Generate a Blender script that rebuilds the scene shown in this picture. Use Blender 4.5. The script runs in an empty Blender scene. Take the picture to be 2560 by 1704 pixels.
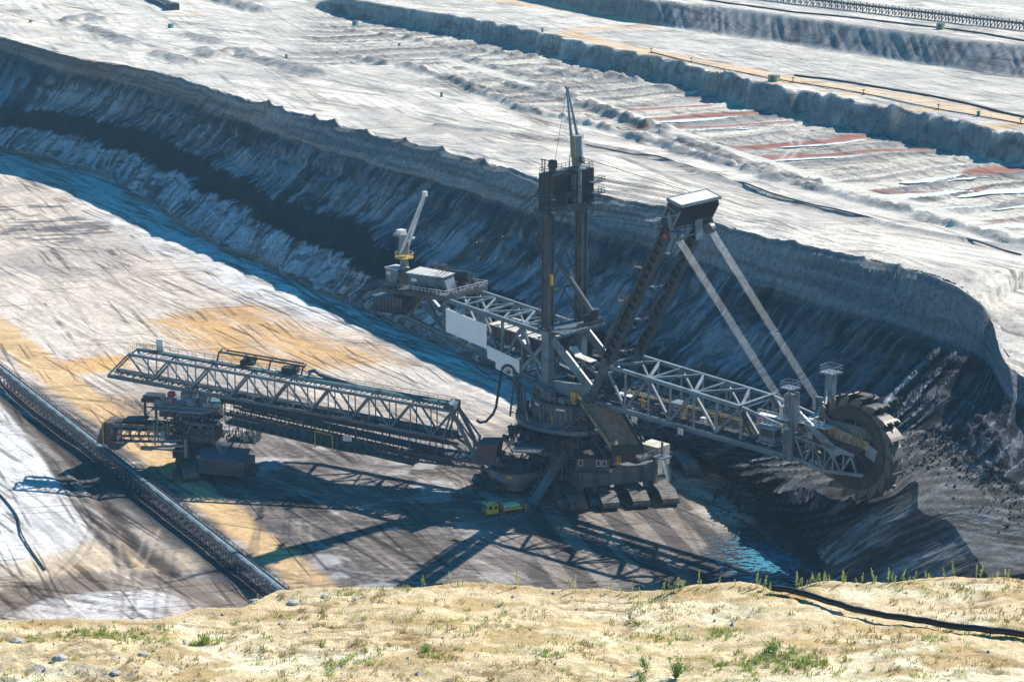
import bpy, bmesh, math, random
import numpy as np
from mathutils import Vector, Matrix
scene=bpy.context.scene
# ---------------- camera, sky, sun, exposure ----------------
CAM_H=152.0; PITCH=math.radians(14.9); FPX=5500.0
cd=bpy.data.cameras.new('camera'); cam=bpy.data.objects.new('camera',cd); scene.collection.objects.link(cam)
cam.location=(0,0,CAM_H); cam.rotation_euler=(math.radians(90)-PITCH,0,0)
cd.sensor_width=36; cd.lens=FPX/2560*36; cd.clip_start=1; cd.clip_end=20000
scene.camera=cam
SUN_AZ=39.5; SUN_EL=40.5      # azimuth counted from +X towards +Y
w=bpy.data.worlds.new("World"); scene.world=w; w.use_nodes=True
nt=w.node_tree; bg=nt.nodes['Background']; sk=nt.nodes.new('ShaderNodeTexSky')
sk.sky_type='NISHITA'; sk.sun_disc=False; sk.sun_elevation=math.radians(SUN_EL); sk.sun_rotation=math.radians(90-SUN_AZ)
sk.air_density=1.0; sk.dust_density=0.1; sk.ozone_density=6.0
hs=nt.nodes.new('ShaderNodeHueSaturation'); hs.inputs['Saturation'].default_value=1.35; hs.inputs['Hue'].default_value=.48
nt.links.new(sk.outputs[0],hs.inputs['Color']); nt.links.new(hs.outputs[0],bg.inputs[0]); bg.inputs[1].default_value=0.082
sl=bpy.data.lights.new('sun','SUN'); sl.energy=5.0; sl.angle=math.radians(0.5); sl.color=(1,0.93,0.83)
sun=bpy.data.objects.new('sun',sl); scene.collection.objects.link(sun)
a,e=math.radians(SUN_AZ),math.radians(SUN_EL)
sd=Vector((math.cos(a)*math.cos(e),math.sin(a)*math.cos(e),math.sin(e)))
sun.rotation_euler=sd.to_track_quat('Z','Y').to_euler(); sun.location=(200,300,400)
vs=scene.view_settings; vs.view_transform='Standard'; vs.look='None'; vs.exposure=0.75; vs.gamma=1; vs.use_curve_mapping=False

# ---------------- survey: photo sight lines onto level planes ----------------
cp,sp=math.cos(PITCH),math.sin(PITCH)
def onz(x,y,z=0.0):
    dx=(x-1280)/FPX; v=(y-852)/FPX
    dy=cp-v*sp; dz=-sp-v*cp; t=(z-CAM_H)/dz
    return (dx*t,dy*t,z)
def W(pts,z=0.0,k=1.0): return np.array([onz(p[0]*k,p[1]*k,z)[:2] for p in pts])
FK=2560/2356.
def Wf(pts,z=0.0): return W(pts,z,FK)
def W2(pts,z): return W([(1280+p[0]/1.8406,p[1]/1.8406) for p in pts],z)
def W1(pts,z): return W([(p[0]/1.8406,p[1]/1.8406) for p in pts],z)
# ---------------- numeric noise ----------------
def _h(ix,iy,s):
    n=(ix*374761393+iy*668265263+s*1442695041)&0xffffffff
    n=((n^(n>>13))*1274126177)&0xffffffff
    return ((n^(n>>16))&0xffff)/65535.0
def vn(x,y,s=0):
    xi=np.floor(x).astype(np.int64); yi=np.floor(y).astype(np.int64); fx=x-xi; fy=y-yi
    fx=fx*fx*(3-2*fx); fy=fy*fy*(3-2*fy)
    return (_h(xi,yi,s)*(1-fx)+_h(xi+1,yi,s)*fx)*(1-fy)+(_h(xi,yi+1,s)*(1-fx)+_h(xi+1,yi+1,s)*fx)*fy
def fbm(x,y,s=0,o=4,g=0.5):
    r=0;a=1;t=0
    for i in range(o):
        r=r+a*vn(x*2**i+7.3*i,y*2**i-3.1*i,s+i);t+=a;a*=g
    return r/t
def sst(a,b,x):
    t=np.clip((x-a)/(b-a),0,1); return t*t*(3-2*t)
def streak(x,y,ang,L,Wd,s=0,o=3):
    c,n=math.cos(math.radians(ang)),math.sin(math.radians(ang))
    return fbm((x*c+y*n)/L,(-x*n+y*c)/Wd,s,o,0.6)
def dist(x,y,P,closed=False):
    d=np.full(x.shape,1e9)
    Q=list(P)+([P[0]] if closed else [])
    for a,b in zip(Q[:-1],Q[1:]):
        ax,ay=a[0],a[1];bx,by=b[0],b[1];l=(bx-ax)**2+(by-ay)**2+1e-9
        t=np.clip(((x-ax)*(bx-ax)+(y-ay)*(by-ay))/l,0,1)
        d=np.minimum(d,np.hypot(x-ax-t*(bx-ax),y-ay-t*(by-ay)))
    return d
def inside(x,y,P):
    r=np.zeros(x.shape,bool); n=len(P)
    for i in range(n):
        x1,y1=P[i][:2];x2,y2=P[(i+1)%n][:2]
        if y1==y2: continue
        c=((y1>y)!=(y2>y))&(x<(x2-x1)*(y-y1)/(y2-y1)+x1); r^=c
    return r
def poly_mask(x,y,P,soft=3.0,wob=3.0,s=5):
    """1 inside, 0 outside, soft wobbly edge"""
    xx=x+(fbm(x/9,y/9,s,4)-.5)*wob*2; yy=y+(fbm(x/9,y/9,s+9,4)-.5)*wob*2
    d=dist(xx,yy,P,True); sg=np.where(inside(xx,yy,P),d,-d)
    return sst(-soft,soft,sg)
def smooth_poly(P,n=6):
    P=np.array(P,float); out=[]
    for i in range(len(P)-1):
        p0=P[max(i-1,0)];p1=P[i];p2=P[i+1];p3=P[min(i+2,len(P)-1)]
        for k in range(n):
            t=k/n; out.append(.5*((2*p1)+(-p0+p2)*t+(2*p0-5*p1+4*p2-p3)*t*t+(-p0+3*p1-3*p2+p3)*t**3))
    out.append(P[-1]); return np.array(out)
def line_mask(x,y,P,wd,soft=.5):
    P=np.array(P); m=np.zeros(x.shape)
    lo=P.min(0)-wd-2*soft-1; hi=P.max(0)+wd+2*soft+1
    k=(x>lo[0])&(x<hi[0])&(y>lo[1])&(y<hi[1])
    if k.any(): m[k]=1-sst(wd-soft,wd+soft,dist(x[k],y[k],P))
    return m
def mixc(c,col,m): return c*(1-m[...,None])+np.array(col)*m[...,None]

# ---------------- object helpers ----------------
def prop(o,label=None,cat=None,group=None,kind=None):
    if label:o['label']=label
    if cat:o['category']=cat
    if group:o['group']=group
    if kind:o['kind']=kind
    return o
def link(o,parent=None):
    scene.collection.objects.link(o)
    if parent is not None:o.parent=parent
    return o
def grid_obj(name,X,Y,Z,mat,col=None,keep=None,smooth=True,kind='structure'):
    ny,nx=X.shape; co=np.stack([X,Y,Z],-1).reshape(-1,3)
    i=np.arange(ny*nx).reshape(ny,nx)
    f=np.stack([i[:-1,:-1],i[:-1,1:],i[1:,1:],i[1:,:-1]],-1).reshape(-1,4)
    if keep is not None: f=f[keep.reshape(-1)]
    me=bpy.data.meshes.new(name)
    me.vertices.add(len(co)); me.vertices.foreach_set('co',co.astype(np.float32).ravel())
    me.loops.add(f.size); me.loops.foreach_set('vertex_index',f.ravel().astype(np.int32))
    me.polygons.add(len(f)); me.polygons.foreach_set('loop_start',np.arange(0,f.size,4,dtype=np.int32))
    me.update(calc_edges=True)
    me.polygons.foreach_set('use_smooth',np.full(len(f),smooth))
    if col is not None:
        at=me.color_attributes.new('Col','FLOAT_COLOR','POINT')
        c=np.ones((len(co),4),np.float32); c[:,:3]=np.clip(col.reshape(-1,3),0.005,.95); at.data.foreach_set('color',c.ravel())
    me.materials.append(mat); me.validate()
    o=link(bpy.data.objects.new(name,me))
    if kind:o['kind']=kind
    return o
def ground_mat(name,scale=1.0,amp=.35,bump=.25,streakang=None,rough=.95,fine=6.0,ruts=(),bdist=.5):
    m=bpy.data.materials.new(name);m.use_nodes=True;t=m.node_tree;N=t.nodes;L=t.links;b=N['Principled BSDF']
    b.inputs['Roughness'].default_value=rough; b.inputs['Specular IOR Level'].default_value=.15
    at=N.new('ShaderNodeVertexColor');at.layer_name='Col'
    g=N.new('ShaderNodeNewGeometry');mp=N.new('ShaderNodeMapping')
    if streakang is not None:
        mp.inputs['Rotation'].default_value=(0,0,-math.radians(streakang)); mp.inputs['Scale'].default_value=(.12,1,1)
        mp.vector_type='POINT'
    L.new(g.outputs['Position'],mp.inputs[0])
    n1=N.new('ShaderNodeTexNoise');n1.inputs['Scale'].default_value=scale;n1.inputs['Detail'].default_value=7;n1.inputs['Roughness'].default_value=.82
    L.new(mp.outputs[0],n1.inputs[0])
    n2=N.new('ShaderNodeTexNoise');n2.inputs['Scale'].default_value=scale*fine;n2.inputs['Detail'].default_value=4;n2.inputs['Roughness'].default_value=.65
    L.new(g.outputs['Position'],n2.inputs[0])
    ad=N.new('ShaderNodeMath');ad.operation='ADD';L.new(n1.outputs[0],ad.inputs[0]);L.new(n2.outputs[0],ad.inputs[1])
    mr=N.new('ShaderNodeMapRange');mr.inputs[1].default_value=.7;mr.inputs[2].default_value=1.3;mr.inputs[3].default_value=1-amp;mr.inputs[4].default_value=1+amp
    L.new(ad.outputs[0],mr.inputs[0])
    mu=N.new('ShaderNodeVectorMath');mu.operation='SCALE';L.new(at.outputs[0],mu.inputs[0]);L.new(mr.outputs[0],mu.inputs['Scale'])
    src=mu.outputs[0]
    for k,(an,across,along,lo,hi,colr,fac) in enumerate(ruts):
        mp2=N.new('ShaderNodeMapping');mp2.vector_type='POINT';mp2.inputs['Rotation'].default_value=(0,0,-math.radians(an));L.new(g.outputs['Position'],mp2.inputs[0])
        mp3=N.new('ShaderNodeMapping');mp3.inputs['Scale'].default_value=(along,across,.3);mp3.inputs['Location'].default_value=(k*13.7,k*7.1,0);L.new(mp2.outputs[0],mp3.inputs[0])
        n4=N.new('ShaderNodeTexNoise');n4.inputs['Scale'].default_value=1;n4.inputs['Detail'].default_value=2;n4.inputs['Roughness'].default_value=.5;n4.inputs['Distortion'].default_value=.0;L.new(mp3.outputs[0],n4.inputs[0])
        r4=N.new('ShaderNodeMapRange');r4.inputs[1].default_value=lo;r4.inputs[2].default_value=hi;L.new(n4.outputs[0],r4.inputs[0])
        n5=N.new('ShaderNodeTexNoise');n5.inputs['Scale'].default_value=.045;n5.inputs['Detail'].default_value=3
        mp5=N.new('ShaderNodeMapping');mp5.inputs['Location'].default_value=(k*51.0,k*23.0,0);L.new(g.outputs['Position'],mp5.inputs[0]);L.new(mp5.outputs[0],n5.inputs[0])
        r5=N.new('ShaderNodeMapRange');r5.inputs[1].default_value=.46;r5.inputs[2].default_value=.56;L.new(n5.outputs[0],r5.inputs[0])
        m4=N.new('ShaderNodeMath');m4.operation='MULTIPLY';L.new(r4.outputs[0],m4.inputs[0]);L.new(r5.outputs[0],m4.inputs[1])
        m5=N.new('ShaderNodeMath');m5.operation='MULTIPLY';m5.inputs[1].default_value=fac;L.new(m4.outputs[0],m5.inputs[0])
        mx=N.new('ShaderNodeMix');mx.data_type='RGBA';mx.blend_type='MULTIPLY' if max(colr)<1 else 'SCREEN' if False else 'MULTIPLY';L.new(m5.outputs[0],mx.inputs[0]);L.new(src,mx.inputs[6]);mx.inputs[7].default_value=(*colr,1);src=mx.outputs[2]
    L.new(src,b.inputs['Base Color'])
    bp=N.new('ShaderNodeBump');bp.inputs['Strength'].default_value=bump;bp.inputs['Distance'].default_value=bdist
    L.new(ad.outputs[0],bp.inputs['Height']);L.new(bp.outputs[0],b.inputs['Normal'])
    return m
# ======================= TERRAIN =======================
T1=38.0;T2=44.0;T3=53.0
WALL_ANG=-56.0   # heading of the wall on the ground
# stations: rim A, base of pale cap B, C, D, apron E, G, foot F as (px,py,z)
ST=[
 ((-300,30,38.2),(-320,50,29.5),(-420,250,16),(-430,300,9.5),(-480,340,3),(-490,346,1.2),(-500,352,-0.15)),
 ((0,93,38.2),(-25,120,29.5),(-110,262,16),(-125,305,9.5),(-180,355,3),(-190,363,1.2),(-200,372,-0.15)),
 ((174,142,38.2),(150,172,29.5),(70,268,16),(50,312,9.5),(0,358,3),(-10,366,1.2),(-20,375,-0.15)),
 ((304,163,38.2),(280,198,29.5),(200,285,16),(180,330,9.5),(110,375,3),(100,384,1.2),(90,394,-0.15)),
 ((418,187,38.2),(392,228,29.5),(304,312,16),(280,362,9.5),(240,408,3),(225,420,1.2),(215,430,-0.15)),
 ((538,224,38.2),(512,268,29.5),(420,350,16),(390,402,9.5),(350,450,3),(335,462,1.2),(320,474,-0.15)),
 ((674,266,38.2),(645,315,30),(545,410,16.5),(515,464,10),(450,520,3),(438,532,1.2),(425,544,-0.15)),
 ((788,296,38.2),(757,350,30.5),(652,470,16.5),(620,520,10),(545,580,3),(532,592,1.2),(520,604,-0.15)),
 ((918,334,38.2),(888,392,31),(770,512,16.5),(735,572,10),(670,635,3),(655,647,1.2),(640,658,-0.15)),
 ((1108,380,39.2),(1075,445,31.5),(924,582,16),(880,640,9.8),(815,700,3),(798,711,1.2),(780,720,-0.15)),
 ((1280,424,40.2),(1245,495,31.8),(1080,650,15.5),(1030,710,9.2),(951,755,3),(933,765,1.2),(915,774,-0.15)),
 ((1450,475,40.7),(1410,555,32),(1250,715,15.5),(1200,775,9.2),(1110,825,3),(1090,835,1.2),(1070,845,-0.15)),
 ((1660,522,41.7),(1615,610,32.6),(1440,795,15),(1380,855,9),(1290,905,3),(1270,915,1.2),(1250,925,-0.15)),
 ((1860,578,42.7),(1810,675,33),(1640,868,15.5),(1580,932,9.2),(1480,985,3),(1455,996,1.2),(1430,1005,-0.15)),
 ((2084,630,44.2),(2030,750,34),(1850,940,17.5),(1780,1005,11.6),(1690,1060,6),(1650,1080,3),(1610,1090,-0.15)),
 ((2250,668,44.7),(2200,800,35),(2020,985,20),(1960,1055,14.4),(1900,1105,10),(1830,1140,7),(1790,1168,-0.15)),
 ((2350,695,44.7),(2320,840,33.6),(2190,1005,22.2),(2140,1085,16.6),(2085,1140,13.5),(1985,1203,10.5),(1945,1275,-.15)),
 ((2448,755,41),(2425,880,31.5),(2350,985,24.7),(2290,1065,19.4),(2240,1125,17),(2110,1256,12),(2000,1345,-.15)),
 ((2478,800,37.5),(2465,905,30),(2415,1005,24),(2365,1078,20.6),(2325,1128,18.8),(2215,1250,14),(2030,1380,-.15)),
 ((2491,845,35.5),(2485,930,30),(2450,1030,26),(2405,1090,22.5),(2355,1138,20),(2290,1205,18.5),(2045,1410,-.15)),
 ((2515,910,34.5),(2530,1000,30),(2510,1090,26),(2480,1160,22.5),(2440,1215,20),(2300,1275,18),(2060,1450,-.15)),
 ((2560,943,33.5),(2620,1030,29),(2620,1150,25),(2590,1240,21.5),(2540,1300,19.5),(2380,1310,17.5),(2090,1500,-.15)),
 ((2750,1040,34),(2800,1120,30),(2800,1260,26),(2780,1360,21.5),(2740,1420,19.5),(2470,1440,17),(2150,1580,-.15)),
]
def st_world(s):
    out=[]
    for i,p in enumerate(s):
        z=p[2] if len(p)>2 else (T1+.25,T1-7.0,0,0,0,0,-.15)[i]
        out.append(onz(p[0],p[1],z))
    return out
SW=np.array([st_world(s) for s in ST])          # station, rail, xyz
rimW=SW[:,0,:2]
def catrom(A,n):
    """resample along axis 0"""
    m=len(A); t=np.linspace(0,m-1,n); i=np.minimum(t.astype(int),m-2); f=(t-i).reshape((-1,)+(1,)*(A.ndim-1))
    g=lambda k:A[np.clip(k,0,m-1)]
    p0,p1,p2,p3=g(i-1),g(i),g(i+1),g(i+2)
    return .5*(2*p1+(p2-p0)*f+(2*p0-5*p1+4*p2-p3)*f*f+(-p0+3*p1-3*p2+p3)*f**3)
NS=1500
back=SW[:,0].copy(); nrm=np.zeros((len(SW),2))
tg=np.gradient(rimW,axis=0); tg/=np.linalg.norm(tg,axis=1)[:,None]; nrm=np.stack([-tg[:,1],tg[:,0]],1)   # towards the terrace
nrm*=np.sign(nrm[:,0:1]+1e-6)
back[:,:2]+=nrm*7; back[:,2]-=1.9
rails=[back,SW[:,0],SW[:,1],SW[:,2],SW[:,3],SW[:,4],SW[:,5],SW[:,6]]
RA=[catrom(r,NS) for r in rails]
seg=[6,16,30,22,20,12,16]
rows=[];ww=[]
for k in range(7):
    for j in range(seg[k]):
        f=j/seg[k]; rows.append(RA[k]*(1-f)+RA[k+1]*f); ww.append(k+f)
rows.append(RA[7]);ww.append(7.0)
Wl=np.array(rows); ww=np.array(ww)[:,None]*np.ones((1,NS))
X,Y,Z=Wl[...,0].copy(),Wl[...,1].copy(),Wl[...,2].copy()
mid=RA[3]; dq=np.hypot(np.diff(mid[:,0],prepend=mid[0,0]),np.diff(mid[:,1],prepend=mid[0,1])); q=np.cumsum(dq)[None,:]*np.ones_like(X)
npx=np.arange(NS)[None,:]*np.ones_like(X); rt_=sst(.60*NS,.72*NS,npx)
# outward (into the pit) normal in plan
tx=np.gradient(RA[3][:,0]);ty=np.gradient(RA[3][:,1]);l=np.hypot(tx,ty);ox,oy=(ty/l)[None,:],(-tx/l)[None,:]
sx_=np.sign(-(ox*1.0)+0*oy); 
face=sst(1.0,1.6,ww)*(1-sst(5.2,6.9,ww)); low=sst(2.2,4.0,ww)
qc=q-(ww-1)*2.5*(1-rt_)+rt_*(ww-1)*1.5 - np.abs(ww-3.2)**1.5*.2 + (fbm(q/16,ww*.5,1,3)-.5)*2.5
blk_=q/17+fbm(q/25,ww*.25,2,2)*1.5; bi_=np.floor(blk_); bf_=blk_-bi_; boff=_h(bi_.astype(np.int64),(bi_*0).astype(np.int64),9)*(1-sst(.86,1,bf_))+_h(bi_.astype(np.int64)+1,(bi_*0).astype(np.int64),9)*sst(.86,1,bf_); qc=qc+bi_*3.7
scal=1-np.abs(np.sin(qc/8.5*math.pi*.5+fbm(q/30,ww*.3,3)*3))      # big scallops left by the wheel
flu=1-np.abs(2*(vn(qc/1.3,ww*.35,11))-1); flu2=vn(qc/3.1,ww*.7,13)
rill=fbm(qc/.8,ww*1.2,17,3)
cap=sst(1.0,1.15,ww)*(1-sst(1.9,2.1,ww))
face=face+rt_*sst(5.9,6.2,ww)*(1-sst(6.8,7,ww))*.8
face=face*(1-.85*cap*rt_)
scoop=np.abs(np.sin((q+(ww-2)**2*1.6)/4.6*math.pi))**.6
led=sst(2.82,2.92,ww)-sst(2.1,2.8,ww)+sst(3.86,3.94,ww)-sst(3.2,3.85,ww)+.7*(sst(2.42,2.48,ww)-sst(2.15,2.4,ww))
disp=face*(boff*2.4*sst(1.3,2.2,ww)+rt_*(1-scoop)*2.8+led*2.2*(.4+vn(q/9,ww*0,8)))+face*((.4+.6*low)*(1-.45*rt_)*(scal*1.8+flu*1.3+flu2*1.8)+fbm(q/14,ww*.9,21,4)*4.2-2.1)+cap*(vn(q/.9,ww*.2,31)*.25*(1-.7*rt_)+vn(q/9,ww*.1,33)*1.4*(1-.6*rt_))
bench=sst(4.0,4.3,ww)*(1-sst(5.97,6.12,ww))*sst(0.68*NS,0.74*NS,np.arange(NS)[None,:]*np.ones_like(X))
rt2=sst(.735*NS,.785*NS,npx); ff=sst(1.0,1.5,ww)*(1-sst(3.95,4.15,ww))*(1-.85*cap)+sst(6.05,6.3,ww)*(1-sst(6.8,7,ww)); sc2=np.abs(np.sin((q+(ww-2)**2*1.5+(fbm(q/30,ww*.4,81,2)-.5)*6)/4.4*math.pi))**.55
disp=disp*(1-rt2)*(1-.95*bench)+rt2*ff*((1-sc2)*1.0*sst(1.8,3.2,ww)+(fbm(q/3,ww*3,83,4)-.5)*.9+.8*sst(2.8,2.95,ww))
rj=np.random.RandomState(1); jit=np.clip(sst(1,1.3,ww),0,1)*(1-sst(6.6,7,ww))*(1-.65*rt2); X+=rj.normal(0,.10,X.shape)*jit; Y+=rj.normal(0,.10,X.shape)*jit; Z+=rj.normal(0,.10,X.shape)*jit
X+=ox*disp; Y+=oy*disp
Z+=face*(fbm(q/6,ww*2.5,41,4)-.5)*1.1*(1-cap)+bench*(fbm(X/3,Y/3,45,4)-.5)*.8
# slumped cones of spoil against the wall
for qq,wd,hh in ((118,13,5),(205,9,3),(262,8,3)):
    m=np.exp(-((q-qq)/wd)**2*(1.2+.6*np.clip(4-ww,0,3)))*sst(2.0,3.6,ww)*(1-sst(6.5,7,ww)); X+=ox*m*hh; Y+=oy*m*hh; Z+=m*1.5
# little horns on the rim
horn=np.zeros(NS)
for px in (674,706,788,837,918,1016,1108,1211,1660,1986,2160,2250):
    wx=onz(px,0,T1)[0]; j=np.argmin(np.abs((RA[1][:,0]-1e9)*0+ (1280+FPX*RA[1][:,0]/(RA[1][:,1]*cp+(CAM_H-RA[1][:,2])*sp)) - px))
    h=1.9 if px<1250 else 1.0; k=np.arange(NS)-j; horn+=np.where(k<=0,np.exp(k/9.0),np.exp(-k/2.2))*h
Z+=horn[None,:]*np.exp(-((ww-1.0)/.35)**2)*(1)
Z+=(fbm(q/7,ww*0+1,51,3)-.5)*1.3*np.exp(-((ww-1.0)/.45)**2)
# strata colours, plus groove shading painted into them
wob=(fbm(q/22,ww*.8,61,4)-.5)*.5+(fbm(qc/2.0,ww*.5,62,3)-.5)*.35; wz=ww+wob*sst(2,2.5,ww)
nsm=fbm(qc/2.2,ww*1.0,63,4); big=fbm(q/26,ww*1.1,65,4); fine=fbm(qc/.9,ww*.8,64,3)
left=1-sst(.58*NS,.68*NS,np.arange(NS)[None,:]*np.ones_like(X)); rgt=1-left
DK=(.032,.040,.050); PL=(.40,.46,.54)
c=np.zeros(X.shape+(3,))+np.array((.075,.092,.115))
m1=sst(.46,.54,fbm(qc/8,ww*1.6,67,4)*.55+.45*fine); c=mixc(c,(.20,.24,.29),m1)
c=mixc(c,DK,(1-sst(2.15,2.5,wz))*sst(.40,.55,big*.6+.4*nsm)*.85)
c=mixc(c,PL,sst(2.35,2.6,wz)*(1-sst(2.9,3.1,wz))*sst(.47,.58,big*.6+.4*fine)*.65)
blk=sst(2.95,3.05,wz)*(1-sst(3.95,4.1,wz)); c=mixc(c,(.018,.020,.026),blk*left*.95); c=mixc(c,DK,blk*rgt*.7*sst(.35,.55,nsm))
pale=sst(3.95,4.1,wz)*sst(.42,.50,fine*.6+.4*big); c=mixc(c,(.50,.56,.64),pale*left*.95); c=mixc(c,(.11,.12,.14),sst(3.95,4.1,wz)*(1-sst(.36,.44,fine*.6+.4*nsm))*left*.9)
pr=rgt*(1-sst(.76*NS,.80*NS,npx))*sst(2.7,3.0,wz)*(1-sst(4.2,4.6,wz))*sst(.45,.54,fine*.5+big*.5); c=mixc(c,(.46,.52,.60),pr*.95)
c=mixc(c,(.028,.030,.036),rgt*sst(4.3,4.9,wz)*.9)
c=mixc(c,(.30,.25,.23),sst(4.6,5.2,wz)*left*sst(.42,.6,fbm(q/12,ww,69,3))*.7)
capc=np.zeros_like(c)+np.array((.33,.33,.34)); capc=mixc(capc,(.19,.19,.20),sst(.4,.7,vn(q/30,ww*9,71)));capc=mixc(capc,(.38,.37,.37),sst(.62,.8,vn(q/50,ww*14,73))*.7)
capc*= (.8+.4*vn(q/.7,ww*.3,75))[...,None]
c=c*(1-cap[...,None])+capc*cap[...,None]
c=mixc(c,(.60,.555,.50),1-sst(.95,1.08,ww))
c=mixc(c,(.24,.28,.33),cap*rgt*.4)
cr=(.045,.052,.062); c2=np.zeros_like(c)+np.array(cr); c2=mixc(c2,(.13,.16,.19),sst(.45,.85,1-sc2)*.85*sst(.25,.4,nsm)); c2=mixc(c2,(.02,.023,.028),sst(.75,1,sc2)*.6); c2=mixc(c2,(.22,.25,.29),np.exp(-((ww-2.93-.1*(nsm-.5))/.04)**2)*.7); c2=mixc(c2,(.12,.13,.15),sst(.5,.7,big)*.4); rk=(rt2*np.clip(ff,0,1)*(1-cap))[...,None]; c=c*(1-rk)+c2*rk  # right end: pale crests and dark troughs, scoop shading painted in
pxq=np.arange(NS)[None,:]*np.ones_like(X)
# grey bench on the right with paler patches
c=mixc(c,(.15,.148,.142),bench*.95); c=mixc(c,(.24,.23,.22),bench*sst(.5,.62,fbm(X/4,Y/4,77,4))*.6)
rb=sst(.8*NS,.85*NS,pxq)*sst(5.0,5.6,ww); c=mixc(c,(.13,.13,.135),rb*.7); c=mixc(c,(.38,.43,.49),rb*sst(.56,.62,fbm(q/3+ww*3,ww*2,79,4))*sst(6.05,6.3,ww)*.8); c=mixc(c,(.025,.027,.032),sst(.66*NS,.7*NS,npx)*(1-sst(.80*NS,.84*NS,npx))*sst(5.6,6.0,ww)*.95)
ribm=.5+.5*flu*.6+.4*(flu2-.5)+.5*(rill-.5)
c=mixc(c,(.27,.32,.38),rt_*face*(1-cap)*sst(.45,.85,1-scoop)*.8*sst(.3,.45,nsm)*(1-sst(5,6,ww)*.6)); c*=(1-rt_*face*(1-cap)*(1-pr)*.5*sst(.5,1,scoop)*sst(2,2.3,ww))[...,None]  # scoop relief painted as shading: crests lightened, hollows darkened
for kk_ in (1.98,2.45,2.9,3.93,4.3):
    c=mixc(c,(.02,.022,.028),np.exp(-((wz-kk_)/.035)**2)*.75*sst(.4,.55,fbm(q/12,ww*0+kk_,66,3))*face)
c=mixc(c,(.02,.023,.03),sst(.56,.66,fbm(q/5,ww*3.5,70,5))*.6*face*(1-cap)); c=mixc(c,(.36,.42,.50),sst(.58,.68,fbm(qc/3+3,ww*2.0,72,5))*.65*face*(1-cap)*sst(2,2.4,ww)*(1-rgt*.6)*(1-blk*left))
c=mixc(c,(.016,.018,.024),blk*left*.9*sst(.25,.4,nsm))
fz=np.clip(face,0,1)*(1-rt2); c*=(1-fz*(1-cap)*(1-bench))[...,None]+(fz*(1-cap)*(1-bench)*(.35+.95*ribm))[...,None]  # gullies darkened and ribs lightened, relief shading put into the colour
wallmat=ground_mat('quarry_wall_earth',.8,.75,.7,bdist=.9)
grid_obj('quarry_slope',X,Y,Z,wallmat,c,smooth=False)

# ---- pit floor ----
xs=np.arange(-300,190,.42); ys=np.concatenate([np.arange(330,640,.62),np.arange(640,960,1.1)])
X,Y=np.meshgrid(xs,ys); 
dirw=streak; A=-56
Z=(fbm(X/40,Y/40,101,3)-.5)*.5-.05
n1=fbm(X/35,Y/35,103,5); s1=streak(X,Y,A,30,1.6,105,4); s2=streak(X,Y,-66,22,1.1,107,4); s3=streak(X,Y,-15,14,.8,109,4)
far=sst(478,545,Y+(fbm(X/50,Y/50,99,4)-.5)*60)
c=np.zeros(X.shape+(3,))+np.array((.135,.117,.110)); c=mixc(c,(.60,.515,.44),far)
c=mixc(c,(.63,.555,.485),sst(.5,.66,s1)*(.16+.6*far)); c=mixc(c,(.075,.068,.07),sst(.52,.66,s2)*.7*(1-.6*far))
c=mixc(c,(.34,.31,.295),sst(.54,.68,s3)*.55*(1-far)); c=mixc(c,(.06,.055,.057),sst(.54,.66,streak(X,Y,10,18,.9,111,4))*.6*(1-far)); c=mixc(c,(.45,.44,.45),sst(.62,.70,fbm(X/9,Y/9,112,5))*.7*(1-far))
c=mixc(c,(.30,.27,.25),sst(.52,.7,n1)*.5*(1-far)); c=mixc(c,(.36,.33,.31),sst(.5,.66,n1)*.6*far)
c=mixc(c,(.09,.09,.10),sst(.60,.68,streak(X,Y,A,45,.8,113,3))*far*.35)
# lane joints parallel to the wall
u=(-X*math.sin(math.radians(A))+Y*math.cos(math.radians(A))); lane=np.abs(((u+fbm(X/60,Y/60,115)*4)/8.5)%1-.5)
c=mixc(c,(.20,.18,.17),(1-sst(.0,.035,lane))*far*.6*sst(.4,.5,vn(X/20,Y/20,117)))
def blob(P,col,soft=3,wob=4,k=1,s=5,st=None):
    global c
    m=poly_mask(X,Y,P,soft,wob,s)*k
    if st is not None: m=m*st
    c=mixc(c,col,m)
or1=Wf([(325,735),(430,715),(560,692),(650,705),(750,740),(860,775),(960,805),(1010,825),(960,850),(860,835),(780,850),(640,850),(520,835),(430,800),(380,770)])
blob(or1,(.52,.32,.14),4,6,.95,7,.45+.55*sst(.35,.55,streak(X,Y,A,24,1.6,121,3)))
blob(Wf([(930,800),(1100,790),(1160,850),(1040,860),(960,830)]),(.50,.36,.22),3,8,.45,8,sst(.5,.62,n1*.3+.7*s1))
blob(Wf([(120,830),(300,815),(300,845),(150,865)]),(.60,.36,.14),2,3,.9,9)
blob(Wf([(190,905),(330,905),(350,960),(250,945)]),(.48,.31,.16),3,5,.55,10,.3+.7*sst(.45,.55,s1))
blob(Wf([(640,1010),(900,860),(1180,960),(1120,1040),(900,1060)])*1,(.40,.36,.33),6,8,.4,12)
# grey-white wet sand beside the slope foot
blob(Wf([(560,620),(900,690),(1200,850),(1240,900),(1150,880),(950,790),(700,720),(450,680)]),(.52,.53,.56),5,7,.7,13,sst(.42,.6,fbm(X/7,Y/7,123,4)))
fd=dist(X,Y,SW[:14,7-1,:2]); pm_=(1-sst(8,30,fd+12*(n1-.5)))*(Y>500); c=mixc(c,(.66,.68,.70),pm_*(.55+.4*sst(.4,.55,fbm(X/5,Y/5,124,5)))); c=mixc(c,(.16,.155,.155),pm_*sst(.56,.62,streak(X,Y,-56,18,1.6,126,4))*.8)
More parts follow.
